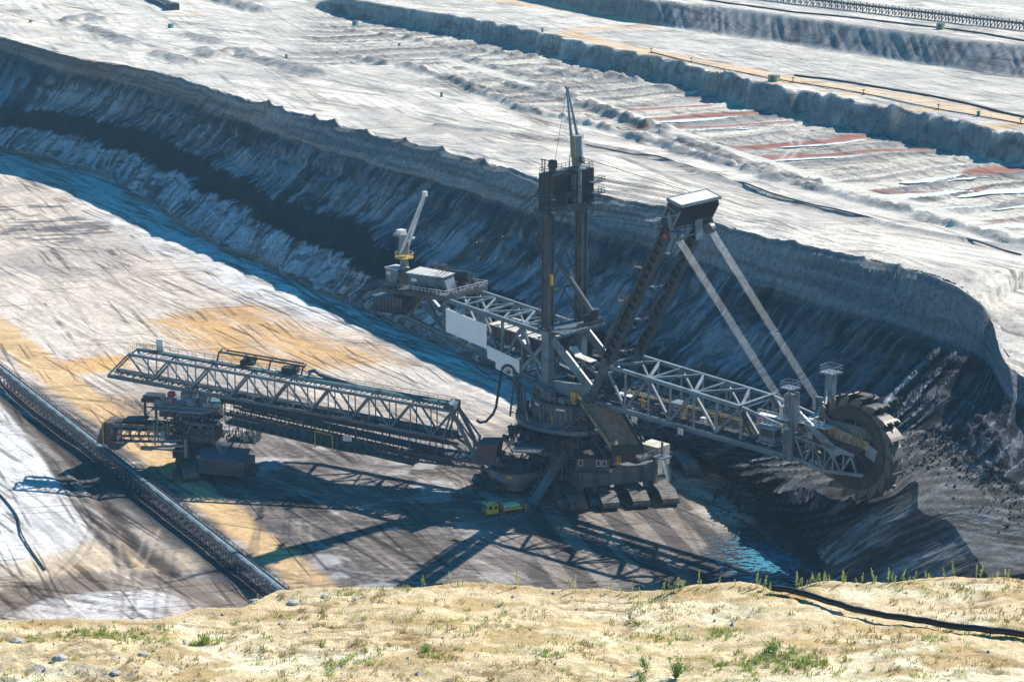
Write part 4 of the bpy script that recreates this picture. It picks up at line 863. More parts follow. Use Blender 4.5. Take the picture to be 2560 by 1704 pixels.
# ---- bucket wheel boom ----
def boomz_t(s): return 29.6-(s-14.3)*.055
def boomz_b(s): return 21.5-(s-17)*.02
mb=MB();VB=[18.0+i*11.9 for i in range(4)];TN=[12.6]+[24.2+i*11.8 for i in range(3)]
for t in (-5.3,5.3):
    mb.beam((12.6,t,boomz_t(12.6)),(48.2,t,boomz_t(48.2)),.7,.75)
    mb.beam((48.2,t,boomz_t(48.2)),(60.5,t,25.6),.55,.55)
    mb.ibeam((8.5,t,21.2),(58.8,t,20.2),.9,1.1,t=.2)
    for i,v in enumerate(VB):
        mb.beam((v,t,21.3),(v,t,boomz_t(min(v,48.2)) if v<49 else 26.4),.36)
        for n_ in (TN[i],TN[i+1] if i<3 else 48.2):
            mb.beam((n_,t,boomz_t(n_)),(v if n_<v else v,t,21.3),.5,.45)
    for n_ in TN[1:]:
        z=boomz_t(n_);mb.slab([(n_-1.3,t-.08,z-.2),(n_+1.3,t-.08,z-.2),(n_+.5,t-.08,z-1.4),(n_-.5,t-.08,z-1.4)],(0,.16,0));mb.beam((n_,t,21.3),(n_,t,z),.36)
TP=[12.6,18.4,24.2,30.1,36.0,41.9,47.8]
for i,s in enumerate(TP):
    z=boomz_t(s)
    if i%2==0: mb.beam((s,-5.3,z),(s,5.3,z),.36,.36)
    if i<6:
        s2=TP[i+1];z2=boomz_t(s2)
        mb.ibeam((s,-5.3 if i%2==0 else 5.3,z),(s2,5.3 if i%2==0 else -5.3,z2),.45,.6,t=.12)
        if i%2: mb.beam((s,5.3,z),(s-2.6,-.1,boomz_t(s-2.6)),.24)
mb.ibeam((47.8,-6.4,27.9),(47.8,6.2,27.9),.6,1.0,t=.15)
mb.build('bucket_boom_truss','light',EX)
# boom interior: belt, walkways, machinery
mb=MB();mb.box(9,62,-1.3,1.3,22.9,23.1)
for y in (-1.4,1.4): mb.beam((9,y,22.6),(62,y,22.4),.25,.5)
for k in range(40): s=10+k*1.3;mb.beam((s,-1.5,22.2),(s,1.5,22.2),.12);mb.beam((s,-1.5,22.2),(s,-1.5,23.2),.1);mb.beam((s,1.5,22.2),(s,1.5,23.2),.1)
mb.build('boom_belt_frame','mid',EX)
mb=MB();mb.slab([(9,-1.1,23.15),(62,-1.1,23.15),(62,1.1,23.15),(9,1.1,23.15)],(0,0,.12));mb.build('boom_belt','belt',EX)
mb=MB()
for y0,y1 in ((-4.6,-2.4),(2.4,4.6)):
    mb.box(12,58,y0,y1,21.9,22.0);
    for k in range(30): mb.beam((12+k*1.55,y0,21.4),(12+k*1.55,y1,21.4),.14,.2)
mb.rail([(12,-4.7,22),(58,-4.7,22)],st=1.5);mb.rail([(12,-2.3,22),(58,-2.3,22)],st=1.5);mb.rail([(12,4.6,22),(58,4.6,22)],st=2)
mb.build('boom_walkway','brown',EX)
mb=MB();rg=random.Random(7)
for k in range(16):
    s=14+k*2.7+rg.uniform(-.6,.6);y=rg.choice([-3.6,-2.0,2.2,3.4]);h_=rg.uniform(.5,1.3);mb.box(s,s+rg.uniform(.6,1.6),y,y+rg.uniform(.5,1),22.1,22.1+h_)
mb.tube((18,-3.3,23),(30,-3.3,22.9),.18);mb.tube((14,3,23.4),(46,3,22.8),.16);mb.build('boom_equipment','dark',EX)
mb=MB();
for s in (19.5,24,29.5): mb.tube((s,-2.8,22.9),(s+2.4,-2.8,22.9),.38,10)
for s in (22,33,41,50): mb.ladder((s,-4.4,22),(s,-4.4,25.2),.6,(0,1,0),.5,.06)
mb.rail([(16,-2.1,23.6),(56,-2.1,23.2)],h=.7,st=2.2);mb.build('yellow_idlers','yellow',EX)
mb=MB();mb.box(29.5,32.1,-4.6,-2.3,22.1,24.9);mb.box(29.3,32.3,-4.8,-2.1,24.9,25.05);ca_=mb.build('boom_cabin','light',EX)
mb=MB();mb.box(30.6,31.6,-4.66,-4.58,23.7,24.4);mb.box(32.08,32.14,-4.2,-3.0,23.6,24.4);mb.build('window','glass',ca_)
mb=MB();mb.box(30.55,31.65,-4.70,-4.665,24.4,24.5);mb.box(30.55,31.65,-4.7,-4.665,23.55,23.68);mb.build('window_frame','white',ca_)
mb=MB();mb.box(37,38.2,-4.5,-3.6,22.1,23.3);mb.box(14.5,18.5,-4.3,-2.6,23.6,23.8);mb.build('white_cabinet','white',EX)
mb=MB();mb.rail([(14.5,-4.3,22.2),(18.5,-4.3,22.2)],h=1.5,st=.8);mb.build('green_railing','green',EX)
def text_obj(txt,size,loc,rot,mat,parent,name='lettering',ext=.01):
    cu=bpy.data.curves.new(name,'FONT');cu.body=txt;cu.size=size;cu.align_x='CENTER';cu.align_y='CENTER';cu.extrude=ext
    to=bpy.data.objects.new(name,cu);scene.collection.objects.link(to);dg=bpy.context.evaluated_depsgraph_get();me=bpy.data.meshes.new_from_object(to.evaluated_get(dg));bpy.data.objects.remove(to)
    me.materials.clear();me.materials.append(M[mat]);o=link(bpy.data.objects.new(name,me),parent);o.location=loc;o.rotation_euler=rot;return o
def lines_sign(x0,x1,y,z0,z1,n,par):
    """small board with rows of short strokes standing for unreadable print"""
    mb=MB();mb.box(x0,x1,y-.06,y,z0,z1);o=mb.build('notice_board','white',par);t=MB();rr=random.Random(3)
    for i in range(n):
        z=z1-(i+.7)*(z1-z0)/(n+.5);x=x0+.15
        while x<x1-.4: w_=rr.uniform(.15,.45);t.box(x,min(x+w_,x1-.12),y-.085,y-.062,z-.05,z+.05);x+=w_+.1
    t.build('print','mid',o);return o
lines_sign(32.6,34.0,-6.0,19.2,20.6,4,EX)
# boom tip: slim lattice prolonging to the wheel, pylon and towers
mb=MB()
for t in (-4.6,):
    mb.slab([(60.4,t-.2,29.4),(61.3,t-.2,29.6),(64.5,t-.2,27.6),(70.2,t-.2,24.3),(69.6,t-.2,23.2),(66.8,t-.2,24.3),(63,t-.2,27.3)],(0,.5,0))
    mb.slab([(66.6,t-.2,24.6),(70.0,t-.2,24.5),(74.4,t-.2,23.7),(74.4,t-.2,23.2),(71.6,t-.2,23.2),(70.4,t-.2,22.6),(69.8,t-.2,21.9),(69.1,t-.2,21.9),(68.6,t-.2,22.8),(67.4,t-.2,23.4)],(0,.4,0))
    mb.beam((58.8,t,20.0),(64,t,19.6),.6,.7);mb.beam((64,t,19.6),(67,t,18.9),.6,.8);mb.beam((67,t,18.9),(76.5,t,20.0),.6,.7);mb.beam((60.6,t,24.4),(67.4,t,23.7),.5,.5)
    pts=[(60.6,24.2),(62.8,19.8),(65.0,23.9),(67.2,19.3),(69.4,22.6),(71.4,19.4),(73.6,23.0),(75,20)]
    for (a_,za),(b_,zb) in zip(pts[:-1],pts[1:]): mb.beam((a_,t,za),(b_,t,zb),.36,.34)
    for s,z0,z1 in ((64.9,19.7,23.8),(67.6,19,23.6),(69.5,19.2,22.6),(71.9,19.5,23)): mb.beam((s,t,z0),(s,t,z1),.3)
mb.beam((58.8,4.6,20),(76,4.6,20.4),.6,.7);mb.beam((60.6,4.6,24.4),(76,4.6,24),.5,.5)
for s in (60,63,66,69): mb.beam((s,-4.6,19.9),(s,4.6,20),.3)
mb.build('boom_tip_frame','light',EX)
mb=MB();mb.box(58.2,58.7,-5.4,-4.6,19.2,31.6);mb.box(59.8,60.3,-5.4,-4.6,19.2,31.6);mb.box(58.7,59.8,-5.2,-4.9,19.2,31.6);mb.build('tip_pylon','blue',EX);mb=MB();mb.box(58.4,60.0,4.6,5.4,20,30);mb.build('tip_pylon','blue',EX)
mb=MB();mb.box(60.4,61.3,-5.1,-4.6,25.5,33.4);mb.box(57.6,60.6,-6,-3.4,33.8,34.0);mb.rail([(57.6,-6,34),(60.6,-6,34),(60.6,-3.4,34),(57.6,-3.4,34)],closed=True,st=1,h=1.2)
mb.box(58,60.2,-5.4,-3.9,31.4,32.6);mb.beam((59.2,-5.2,33.8),(59,-5.2,30),.4)
mb.build('front_lookout_tower','light',EX)
mb=MB();mb.box(60.6,62.4,4.6,6.0,28.5,35.2);mb.box(59.8,63.2,3.8,6.8,35.2,35.5);mb.rail([(59.8,3.8,35.5),(63.2,3.8,35.5),(63.2,6.8,35.5),(59.8,6.8,35.5)],closed=True,st=1,h=1.3);mb.ladder((62.6,4.4,28),(62.6,4.4,35.2),.6,(0,1,0),.5)
mb.build('rear_lookout_tower','light',EX)
mb=MB()
for z in (27.8,26.0): mb.box(53,60,-6.8,-5.4,z,z+.12);mb.rail([(53,-6.8,z+.1),(60,-6.8,z+.1)],st=1.1,h=1)
mb.box(60.5,68,-5,3,27.4,27.5);mb.rail([(60.5,-5,27.5),(67,-5,27.5)],st=1.2);mb.rail([(60.5,3,27.5),(68,3,27.5)],st=1.2);mb.beam((60,5,29),(68,3,27),.4);mb.beam((60,-3,28),(69,-1,27),.4);mb.beam((61,5,32),(66,-3,27.5),.25);mb.beam((66,5,31),(64,-3,27.5),.25)
for k in range(6): mb.beam((60.5+k*1.3,-5,27.4),(61.5+k*1.3,3,27.4),.2)
mb.build('tip_walkway','white',EX)
# operator cabin hung on the near side
mb=MB();mb.box(54.6,58.2,-8.4,-5.9,23.2,26.0);cb=mb.build('operator_cabin','blue',EX)
mb=MB();mb.box(55,57.9,-8.46,-8.42,24.2,25.7);mb.box(58.22,58.28,-8.2,-6.2,24.2,25.7);mb.build('window','glass',cb)
mb=MB();mb.box(54.2,58.8,-8.8,-5.8,26.0,26.2);mb.rail([(54.2,-8.8,26.2),(58.8,-8.8,26.2)],st=.9,h=.9);mb.box(54.2,59,-8.8,-5.8,22.9,23.1);mb.beam((55,-6,20.6),(57.4,-8,23),.3);mb.build('cabin_roof','light',cb)
mb=MB();mb.path([(49,-5.6,27),(49.8,-6,24.5),(51.2,-6.2,23),(53,-6.2,23.2),(54,-6.2,25.2)],.28,8);mb.path([(48.4,-5.6,27),(49.4,-6,24),(51,-6.2,22.5),(53.4,-6.2,22.8),(54.4,-6.2,25)],.2,8);mb.build('cable_loop','dark',EX)
mb=MB();mb.box(53.2,53.8,-6.6,-6.2,25.2,27);mb.box(53.6,54.1,-6.9,-6.5,23.2,25);mb.build('red_tank','red',EX)
# chute box inside the wheel
mb=MB();mb.slab([(61.2,-2.6,26.2),(63.5,-2.6,28.2),(76.2,-2.6,25.8),(76.4,-2.6,24.3),(61.2,-2.6,25.4)],(0,.3,0));mb.slab([(63.5,-2.6,28.2),(76.2,-2.6,25.8),(75.8,-.6,25.9),(63.6,-.6,28.0)],(0,0,.1));mb.build('chute_housing','tan',EX)
mb=MB();
mb.rail([(61.5,-4.6,23.8),(75,-4.6,23.4)],st=1,h=1);mb.box(61,75,-4.6,-2.8,23.7,23.8);mb.beam((61,-3.6,25.4),(75.5,-3.6,24.3),.25,.3)
for k in range(9): mb.beam((64+k*1.35,-2.75,25),(64+k*1.35,-2.75,27.4-k*.25),.08)
mb.build('inner_walkway','plum',EX)
mb=MB();mb.ladder((73,-2.9,24),(73,-2.9,28.4),.9,(0,1,0),.6,.08);mb.ladder((74.4,-2.9,24),(74.4,-2.9,28),.6,(0,1,0),.6,.08);mb.rail([(72.6,-2.9,27.6),(75.4,-2.9,27.2)],h=.9,st=.8);mb.ladder((63.4,-4.5,22),(63.4,-4.5,25.5),.8,(0,1,0),.5,.08);mb.build('orange_ladder','tan',EX)
mb=MB();mb.box(63.4,64.6,-4.7,-3.8,24.6,26);mb.build('control_box','light',EX);mb=MB();mb.slab([(76,-2.8,25.6),(78.2,-2.8,24.8),(77.6,-2.8,22.4),(75.4,-2.8,23.4)],(0,.5,0));mb.build('grey_hatch','light',EX)
mb=MB();mb.box(66,76,-1.8,2,26.2,28.4);mb.build('teal_gear_housing','green',EX)
# ---- the bucket wheel ----
WC=Vector((71.8,0.3,23.7));wy=math.radians(0)
Rr=8.15
def wp(r,a,y): return (WC.x+r*math.cos(a),WC.y+y,WC.z+r*math.sin(a))
def vring(mb,r0,r1,y0,y1,n=72):
    vs=[];fs=[]
    for i in range(n):
        a=2*math.pi*i/n
        for r,y in ((r0,y0),(r1,y0),(r1,y1),(r0,y1)):vs.append(wp(r,a,y))
    for i in range(n):
        j=(i+1)%n
        for k in range(4): l=(k+1)%4;fs.append((4*i+k,4*i+l,4*j+l,4*j+k))
    mb.add(vs,fs)
mb=MB();vring(mb,5.6,8.2,-1.9,-1.6);vring(mb,7.6,8.3,-1.6,1.7);vring(mb,5.6,8.2,1.7,1.9);vring(mb,1.4,5.6,.9,1.1);vring(mb,.1,1.4,-2.2,2.2,24);vring(mb,6.1,6.4,-2.05,-1.5)
for i in range(18):
    a=2*math.pi*i/18
    mb.beam(wp(1.3,a,1.2),wp(6.4,a+.05,1.7),.5,.3,(0,1,0))
WH=mb.build('bucket_wheel','wheel',EX);YW=Matrix.Translation(WC)@Matrix.Rotation(math.radians(-7),4,'Z')@Matrix.Translation(-WC);WH.matrix_local=YW
mb=MB()
for i in range(72):
    a=2*math.pi*i/72;mb.beam(wp(6.3,a,-1.95),wp(7.9,a+.03,-1.95),.14,.14,(0,1,0))
for i in range(9):
    a=2*math.pi*i/9;mb.beam(wp(1.3,a,-1.4),wp(6.3,a+.05,-1.7),.35,.3,(0,1,0))
mb.build('wheel_ribs','brown',WH)
def bucket_mesh():
    """scoop: open mouth facing the direction of travel, curved back, flared lip with teeth; local x radial, z tangential (travel -z)"""
    mb=MB();hw=1.75
    sec=[]   # (radial r, tangential z, half width)
    prof=[(0.0,2.2,1.5),(.55,2.05,1.55),(1.3,1.55,1.6),(2.0,.6,1.65),(2.45,-.55,1.7),(2.75,-1.45,1.75)]
    inn=[(0.0,-1.2,1.5),(.2,-1.2,1.6),(.5,-1.2,1.7),(.9,-1.2,1.75),(1.4,-1.2,1.8),(2.2,-1.3,1.85)]
    t=.1;vs=[]
    n=len(prof)
    for (r,z,w_) in prof: vs+=[(r,-w_,z),(r,w_,z),(r-.14,w_-t,z-.1),(r-.14,-w_+t,z-.1)]
    fs=[]
    for i in range(n-1):
        a=4*i;b=a+4
        fs+=[(a,a+1,b+1,b),(a+3,b+3,b+2,a+2),(a,b,b+3,a+3),(a+1,a+2,b+2,b+1)]
    fs+=[(4*n-4,4*n-3,4*n-2,4*n-1)]
    mb.add(vs,fs)
    for s_ in (-1,1):
        P=[Vector((r,s_*w_,z)) for r,z,w_ in prof];Q=[Vector((r,s_*w_,z)) for r,z,w_ in inn]
        poly=P+[Vector((1.9,s_*1.8,-1.5)),Vector((1.0,s_*1.75,-.9)),Vector((0,s_*1.5,-.6))];mb.slab(poly,(0,-s_*.1,0))
    mb.slab([(-.05,-1.5,2.2),(-.05,1.5,2.2),(-.05,1.5,.6),(-.05,-1.5,.6)],(.1,0,0))
    return mb
def lip_mesh():
    mb=MB();mb.slab([(2.7,-1.95,-1.35),(2.7,1.95,-1.35),(2.55,1.9,-.75),(2.55,-1.9,-.75)],(.14,0,0))
    for y in (-1.85,0,1.85): mb.hexa([(2.6,y-.28,-1.2),(2.86,y-.28,-1.2),(2.86,y+.28,-1.2),(2.6,y+.28,-1.2),(2.85,y-.06,-1.95),(2.95,y-.06,-1.95),(2.95,y+.06,-1.95),(2.85,y+.06,-1.95)])
    for s_ in (-1,1): mb.slab([(2.75,s_*1.9,-1.5),(1.9,s_*1.85,-1.62),(1.0,s_*1.8,-1.0),(1.1,s_*1.8,-.7),(1.9,s_*1.85,-1.2),(2.6,s_*1.9,-1.1)],(0,s_*.12,0))
    return mb
bm_=meshof(bucket_mesh(),'bucket','bucket')
lm_=meshof(lip_mesh(),'cutting_lip','bucket')
for i in range(18):
    a=2*math.pi*(i+.35)/18;o=link(bpy.data.objects.new('bucket',bm_),EX);rad=Vector((math.cos(a),0,math.sin(a)));tan=Vector((-math.sin(a),0,math.cos(a)))
    # travel direction: clockwise seen from the near side -> scoop points along -tan on screen top going right
    Mx=Matrix((( rad.x,0,tan.x,0),(0,1,0,0),(rad.z,0,tan.z,0),(0,0,0,1)))
    o.matrix_local=YW@Matrix.Translation(WC+rad*7.55)@Mx
    l_=link(bpy.data.objects.new('cutting_lip',lm_),o)
mb=MB()
for i in range(18):
    a=2*math.pi*(i+.85)/18
    for y in (-1.2,1.2): mb.beam(wp(7.6,a,y),wp(8.9,a,y),.5,.35,(0,1,0))
mb.build('pre_cutters','wheel',WH)
# red-brown guard over the top left of the wheel
mb=MB()
for i in range(16):
    a0=math.radians(148-i*4.6);a1=math.radians(148-(i+1)*4.6);mb.slab([wp(9.9,a0,.8),wp(9.9,a1,.8),wp(9.9,a1,2.7),wp(9.9,a0,2.7)],(0,0,.12));mb.slab([wp(8.6,a0,2.5),wp(9.9,a0,2.5),wp(9.9,a1,2.5),wp(8.6,a1,2.5)],(0,.1,0))
for i in range(6):
    a0=math.radians(168-i*5);a1=math.radians(163-i*5);mb.slab([wp(9.2,a0,-2.0),wp(9.2,a1,-2.0),wp(9.2,a1,2.4),wp(9.2,a0,2.4)],(0,0,.15));mb.slab([wp(5.8,a0,-2.1),wp(9.2,a0,-2.1),wp(9.2,a1,-2.1),wp(5.8,a1,-2.1)],(0,-.1,0))
mb.build('wheel_guard','plum',EX)
# ---- counterweight boom ----
def cz_t(s): return 33.6+(-s-5.3)*.08
def cz_b(s): return 22.2+(-s-4.6)*.18
mb=MB();N_=[-5+-i*5.9 for i in range(6)]
for t in (-5.3,5.3):
    mb.beam((-4.5,t,33.5),(-40,t,cz_t(-40)),.8,.9);mb.ibeam((-4.6,t,22.2),(-46.5,t,29.8),.9,1.1,t=.2);mb.beam((-46.5,t,29.8),(-52,t,33.6),.8)
    for i in range(6):
        s=N_[i];mb.beam((s,t,cz_b(s)),(s,t,cz_t(s)),.5)
        if i<5:
            s2=N_[i+1]
            if i%2==0: mb.beam((s,t,cz_b(s)),(s2,t,cz_t(s2)),.55)
            else: mb.beam((s,t,cz_t(s)),(s2,t,cz_b(s2)),.55)
    mb.beam((-34.5,t,cz_b(-34.5)),(-40.5,t,36),.6);mb.beam((-40.5,t,36),(-46,t,30),.6)
mb.build('counterweight_boom_truss','blue',EX)
mb=MB()
for i,s in enumerate(N_):
    z=cz_t(s)+.05;mb.beam((s,-5.3,z),(s,5.3,z),.4,.4);mb.beam((s,-5.3,cz_b(s)),(s,5.3,cz_b(s)),.4)
    if i<5: s2=N_[i+1];mb.beam((s,-5.3 if i%2 else 5.3,z),(s2,5.3 if i%2 else -5.3,cz_t(s2)),.42,.4);mb.beam((s,5.3 if i%2 else -5.3,z),((s+s2)/2,0,z),.3);mb.beam((s,-5.3,cz_b(s)),(s2,5.3,cz_b(s2)),.3)
mb.build('counterweight_boom_bracing','light',EX)
mb=MB();mb.slab([(-22,-3.6,28.8),(-5.4,-3.6,27.2),(-5.4,-3.6,31.0),(-22,-3.6,32)],(0,7,0))
for k in range(12): s=-22+k*1.5;mb.beam((s,-3.68,28.9-k*.14),(s,-3.68,31.9-k*.09),.1)
mb.build('belt_gallery','plum',EX)
mb=MB();mb.slab([(-22.4,-4,32.1),(-5.2,-4,31.1),(-5.2,3.8,31.1),(-22.4,3.8,32.1)],(0,0,.15))
for k in range(12): s=-22+k*1.5;mb.beam((s,-4,32.3-k*.087),(s,3.8,32.3-k*.087),.12)
mb.build('gallery_roof','roof',EX)
mb=MB();mb.slab([(-34,-5.2,29.2),(-5.6,-5.2,26.4),(-5.6,-3.7,26.4),(-34,-3.7,29.2)],(0,0,-.15));mb.rail([(-34,-5.2,29.2),(-20,-5.2,27.8),(-5.6,-5.2,26.4)],st=1.5);mb.stair((-40,-5.9,33.5),(-34,-5.9,29.3),.9,(0,1,0));mb.build('gallery_walkway','green',EX)
def board(s0,s1,z0a,z1a,z0b,z1b,y=-6.05):
    m_=MB();m_.slab([(s0,y,z0a),(s1,y,z0b),(s1,y,z1b),(s0,y,z1a)],(0,.14,0));return m_.build('sign_panel','panel',EX)
board(-33.3,-20.9,28.9,34.2,27.2,32.6).__setitem__('label','large blank pale sign panel')
board(-20.7,-11.2,25.2,28.0,23.6,26.4).__setitem__('label','lower blank pale sign panel')
board(-18.4,-13.4,23.2,24.7,22.4,23.9,-5.8).__setitem__('label','smallest blank pale sign panel')
# winch platform at the rear end
mb=MB();mb.slab([(-54,-6.6,35.4),(-33,-6.6,36.6),(-33,7,36.6),(-54,7,35.4)],(0,0,.5))
for k in range(8): s=-53+k*2.7;mb.beam((s,-6.6,35+ (s+54)*.057),(s,7,35+(s+54)*.057),.3,.6)
mb.beam((-54,-6.7,35.2),(-33,-6.7,36.4),.3,.9);mb.beam((-33,-6.6,36.4),(-33,7,36.4),.3,.8);mb.beam((-41,-6.7,35.8),(-45,-5.5,30.5),.5);mb.beam((-50,-6.5,35),(-47,-5.5,30),.5)
mb.build('winch_platform','brown',EX)
mb=MB();P=[(-54,-6.6,35.9),(-33,-6.6,37.1),(-33,7,37.1),(-54,7,35.9)];mb.rail([P[0],(-44,-6.6,36.5)],st=1.2);mb.rail([P[3],P[0]],st=1.4);mb.build('platform_handrail','green',EX)
mb=MB();mb.rail([(-44,-6.6,36.5),P[1]],st=1.2);mb.rail([P[1],P[2]],st=1.2);mb.rail([P[2],P[3]],st=1.6);mb.build('platform_handrail','white',EX)
mb=MB();mb.hexa([(-45.5,-5.4,36.4),(-35,-3.4,36.9),(-35,-.4,36.9),(-45.5,-1.4,36.4),(-45.5,-5.4,40.0),(-36.5,-3.4,40.0),(-36.5,-.4,40.3),(-45.5,-1.4,40.4)]);wh_=mb.build('winch_house','blue',EX)
mb=MB();mb.slab([(-45.9,-5.8,40.05),(-36.2,-3.7,40.1),(-36.2,-.1,40.5),(-45.9,-1.1,40.6)],(0,0,.15))
for k in range(8): f=k/7;a_=Vector((-45.9,-5.8,40.25)).lerp(Vector((-36.2,-3.7,40.3)),f);b_=Vector((-45.9,-1.1,40.8)).lerp(Vector((-36.2,-.1,40.7)),f);mb.beam(a_,b_,.15)
mb.build('roof','roof',wh_)
mb=MB();mb.slab([(-44.6,-5.42,38.4),(-43.2,-5.16,38.4),(-43.2,-5.16,39.1),(-44.6,-5.42,39.1)],(0,-.05,0));mb.build('number_plate','white',wh_)
mb=MB();mb.box(-53.4,-49.4,-5,-1.6,36,40);b2_=mb.build('switch_room','light',EX)
mb=MB();mb.box(-53.6,-49.2,-5.2,-1.4,40,40.2);mb.build('roof','roof',b2_)
mb=MB();mb.box(-53,-51.8,-5.08,-5.02,38.6,39.3);mb.build('number_plate','white',b2_)
mb=MB();mb.tube((-46,1,39.2),(-35,3.5,39.4),1.2,18);mb.tube((-44.5,1.3,39.2),(-43.4,1.6,39.2),2.3,24);mb.tube((-42.2,1.9,39.2),(-41.2,2.1,39.2),2.3,24);mb.tube((-48.9,-4,38.8),(-47.9,-3.9,38.8),1.9,24);mb.beam((-48.2,-5.6,36.2),(-48.6,-4.8,39),.35);mb.beam((-50,-5.6,36.2),(-48.6,-4.8,39),.35);mb.build('winch_drum','dark',EX)
mb=MB();rg=random.Random(11)
for k in range(46):
    s=rg.uniform(-43,-33.6);y=rg.uniform(-6,6);h_=rg.uniform(.3,1.4);z=36.9;mb.box(s,s+rg.uniform(.2,.9),y,y+rg.uniform(.2,.9),z,z+h_)
for k in range(24): s=rg.uniform(-43,-34);y=rg.uniform(-6,6);mb.beam((s,y,37),(s+rg.uniform(-1.5,1.5),y+rg.uniform(-2,2),38.6),.12)
for s,y in ((-38,-6),(-36,-6),(-47,-6.3),(-34,4)): mb.beam((s,y,37),(s-1.2,y,40.4),.14)
mb.build('rope_gear','dark',EX)
mb=MB()
for k in range(46): s=rg.uniform(-43,-33.6);y=rg.uniform(-6.2,5);mb.beam((s,y,36.9),(s+rg.uniform(-.8,.8),y+rg.uniform(-1,1),36.9+rg.uniform(.5,2.2)),.09)
for k in range(30): s=rg.uniform(-53,-46);y=rg.uniform(-6.3,2);mb.beam((s,y,36),(s+rg.uniform(-.6,.6),y,36+rg.uniform(.6,2.6)),.09)
mb.build('small_rods','light',EX)
# box hung under the rear
mb=MB();mb.slab([(-56,-6.4,30.2),(-46.6,-6.4,31),(-46.6,-6.4,34),(-56,-6.4,33.2)],(0,6,0));cw=mb.build('counterweight_box','brown',EX)
mb=MB();mb.slab([(-56.4,-6.8,33.3),(-46.4,-6.8,34.1),(-46.4,0,34.5),(-56.4,0,33.7)],(0,0,.15));mb.build('roof','mid',cw)
mb=MB()
for k in range(9): s=-56+k*1.17;mb.beam((s,-6.45,30.3+k*.1),(s,-6.45,33.3+k*.1),.14)
mb.rail([(-56.5,-7.2,30.2),(-46.6,-7.2,31)],st=1.2);mb.slab([(-56.6,-7.3,30.1),(-46,-7.3,30.9),(-46,-6.3,30.9),(-56.6,-6.3,30.1)],(0,0,-.15));mb.stair((-46,-6.8,31),(-41,-6.8,35.8),.9,(0,1,0));mb.build('rib_frame','dark',cw)
# second service crane
b1=Vector((-50.8,-1.6,36))
o=MB();o.tube(b1,b1+Vector((0,0,6.2)),.95,18);o.tube(b1+Vector((0,0,7)),b1+Vector((0,0,11.6)),1.2,18,1.0);c2=o.build('service_crane','light',EX)
o=MB();o.tube(b1+Vector((0,0,6.2)),b1+Vector((0,0,6.35)),2.1,24);
for z in (7.4,8.1): o.ring((b1.x,b1.y),2.0,2.1,b1.z+z-.8+.0,b1.z+z-.72,24)
for i in range(10): a=i/10*2*math.pi;o.beam(b1+Vector((2.05*math.cos(a),2.05*math.sin(a),6.3)),b1+Vector((2.05*math.cos(a),2.05*math.sin(a),7.4)),.07)
o.ladder(b1+Vector((1.6,-1.2,.5)),b1+Vector((1.6,-1.2,6.2)),.7,(0,1,0),.5,.07);o.build('ring_platform','yellow',c2)
o=MB();jt=Vector((-43.6,-1.9,57.8));
for dy in (-.9,.9): o.beam(b1+Vector((-.2,dy-.2,7)),jt+Vector((0,dy*.1,0)),.42,.5)
o.beam(b1+Vector((2.0,-1.2,10.6)),b1+Vector((2.0,1.4,10.9)),.35);o.box(jt.x-.5,jt.x+.5,jt.y-.4,jt.y+.4,jt.z-.5,jt.z+.6);o.box(b1.x-1.4,b1.x+.2,b1.y-1.1,b1.y+.6,b1.z+11.6,b1.z+12.6);o.rail([b1+Vector((-2,-1.2,10.9)),b1+Vector((-1,-1.4,10.9)),b1+Vector((.2,-1.3,10.9))],st=.6,h=1);o.build('crane_jib','white',c2)
# ---- transfer chute right of the platform, stairs, control building ----
mb=MB();mb.slab([(8.5,-8.2,21.2),(17.5,-8.6,13.2),(21.0,-3.2,12.6),(12.5,-2.2,21.0)],(0,0,-.5));mb.slab([(8.4,-8.4,22.6),(17.4,-8.8,14.6),(17.4,-8.8,13),(8.4,-8.4,21)],(0,.15,0));mb.build('transfer_chute','tan',EX,)
mb=MB();mb.slab([(12.5,-2.2,22.4),(21,-3.2,14),(21,-3.2,12.4),(12.5,-2.2,20.9)],(0,.2,0));mb.slab([(17.4,-8.9,14.3),(21.2,-3.2,13.8),(21.2,-3.2,11.8),(17.4,-8.9,12)],(.3,0,0))
for k in range(10): f=k/9;p=Vector((17.7,-8.9,14.2)).lerp(Vector((21.4,-3.2,13.7)),f);mb.beam(p,p-Vector((0,0,2.2)),.12)
mb.beam((8,-8.9,23),(17.4,-9.2,15),.16);mb.beam((12,-1.8,23.2),(21.2,-2.8,14.6),.25);mb.beam((12,-1.6,22.8),(21.2,-2.6,14.1),.2);mb.beam((7,-9,19.8),(16.4,-9.2,11.4),.3,.7);mb.build('chute_frame','dark',EX)
mb=MB();mb.stair((6,-11,15.4),(11,-9.6,19.9),.9,(0,1,0));mb.stair((-6,-10.6,15.4),(-9.4,-11,8.8),.9,(.3,1,0));mb.stair((-9.6,-9.6,12.6),(-6.4,-12,8.7),.9,(.5,1,0));mb.build('deck_stairs','mid',EX)
def nearp(px,py,z): return Vector(local(px,py,z))
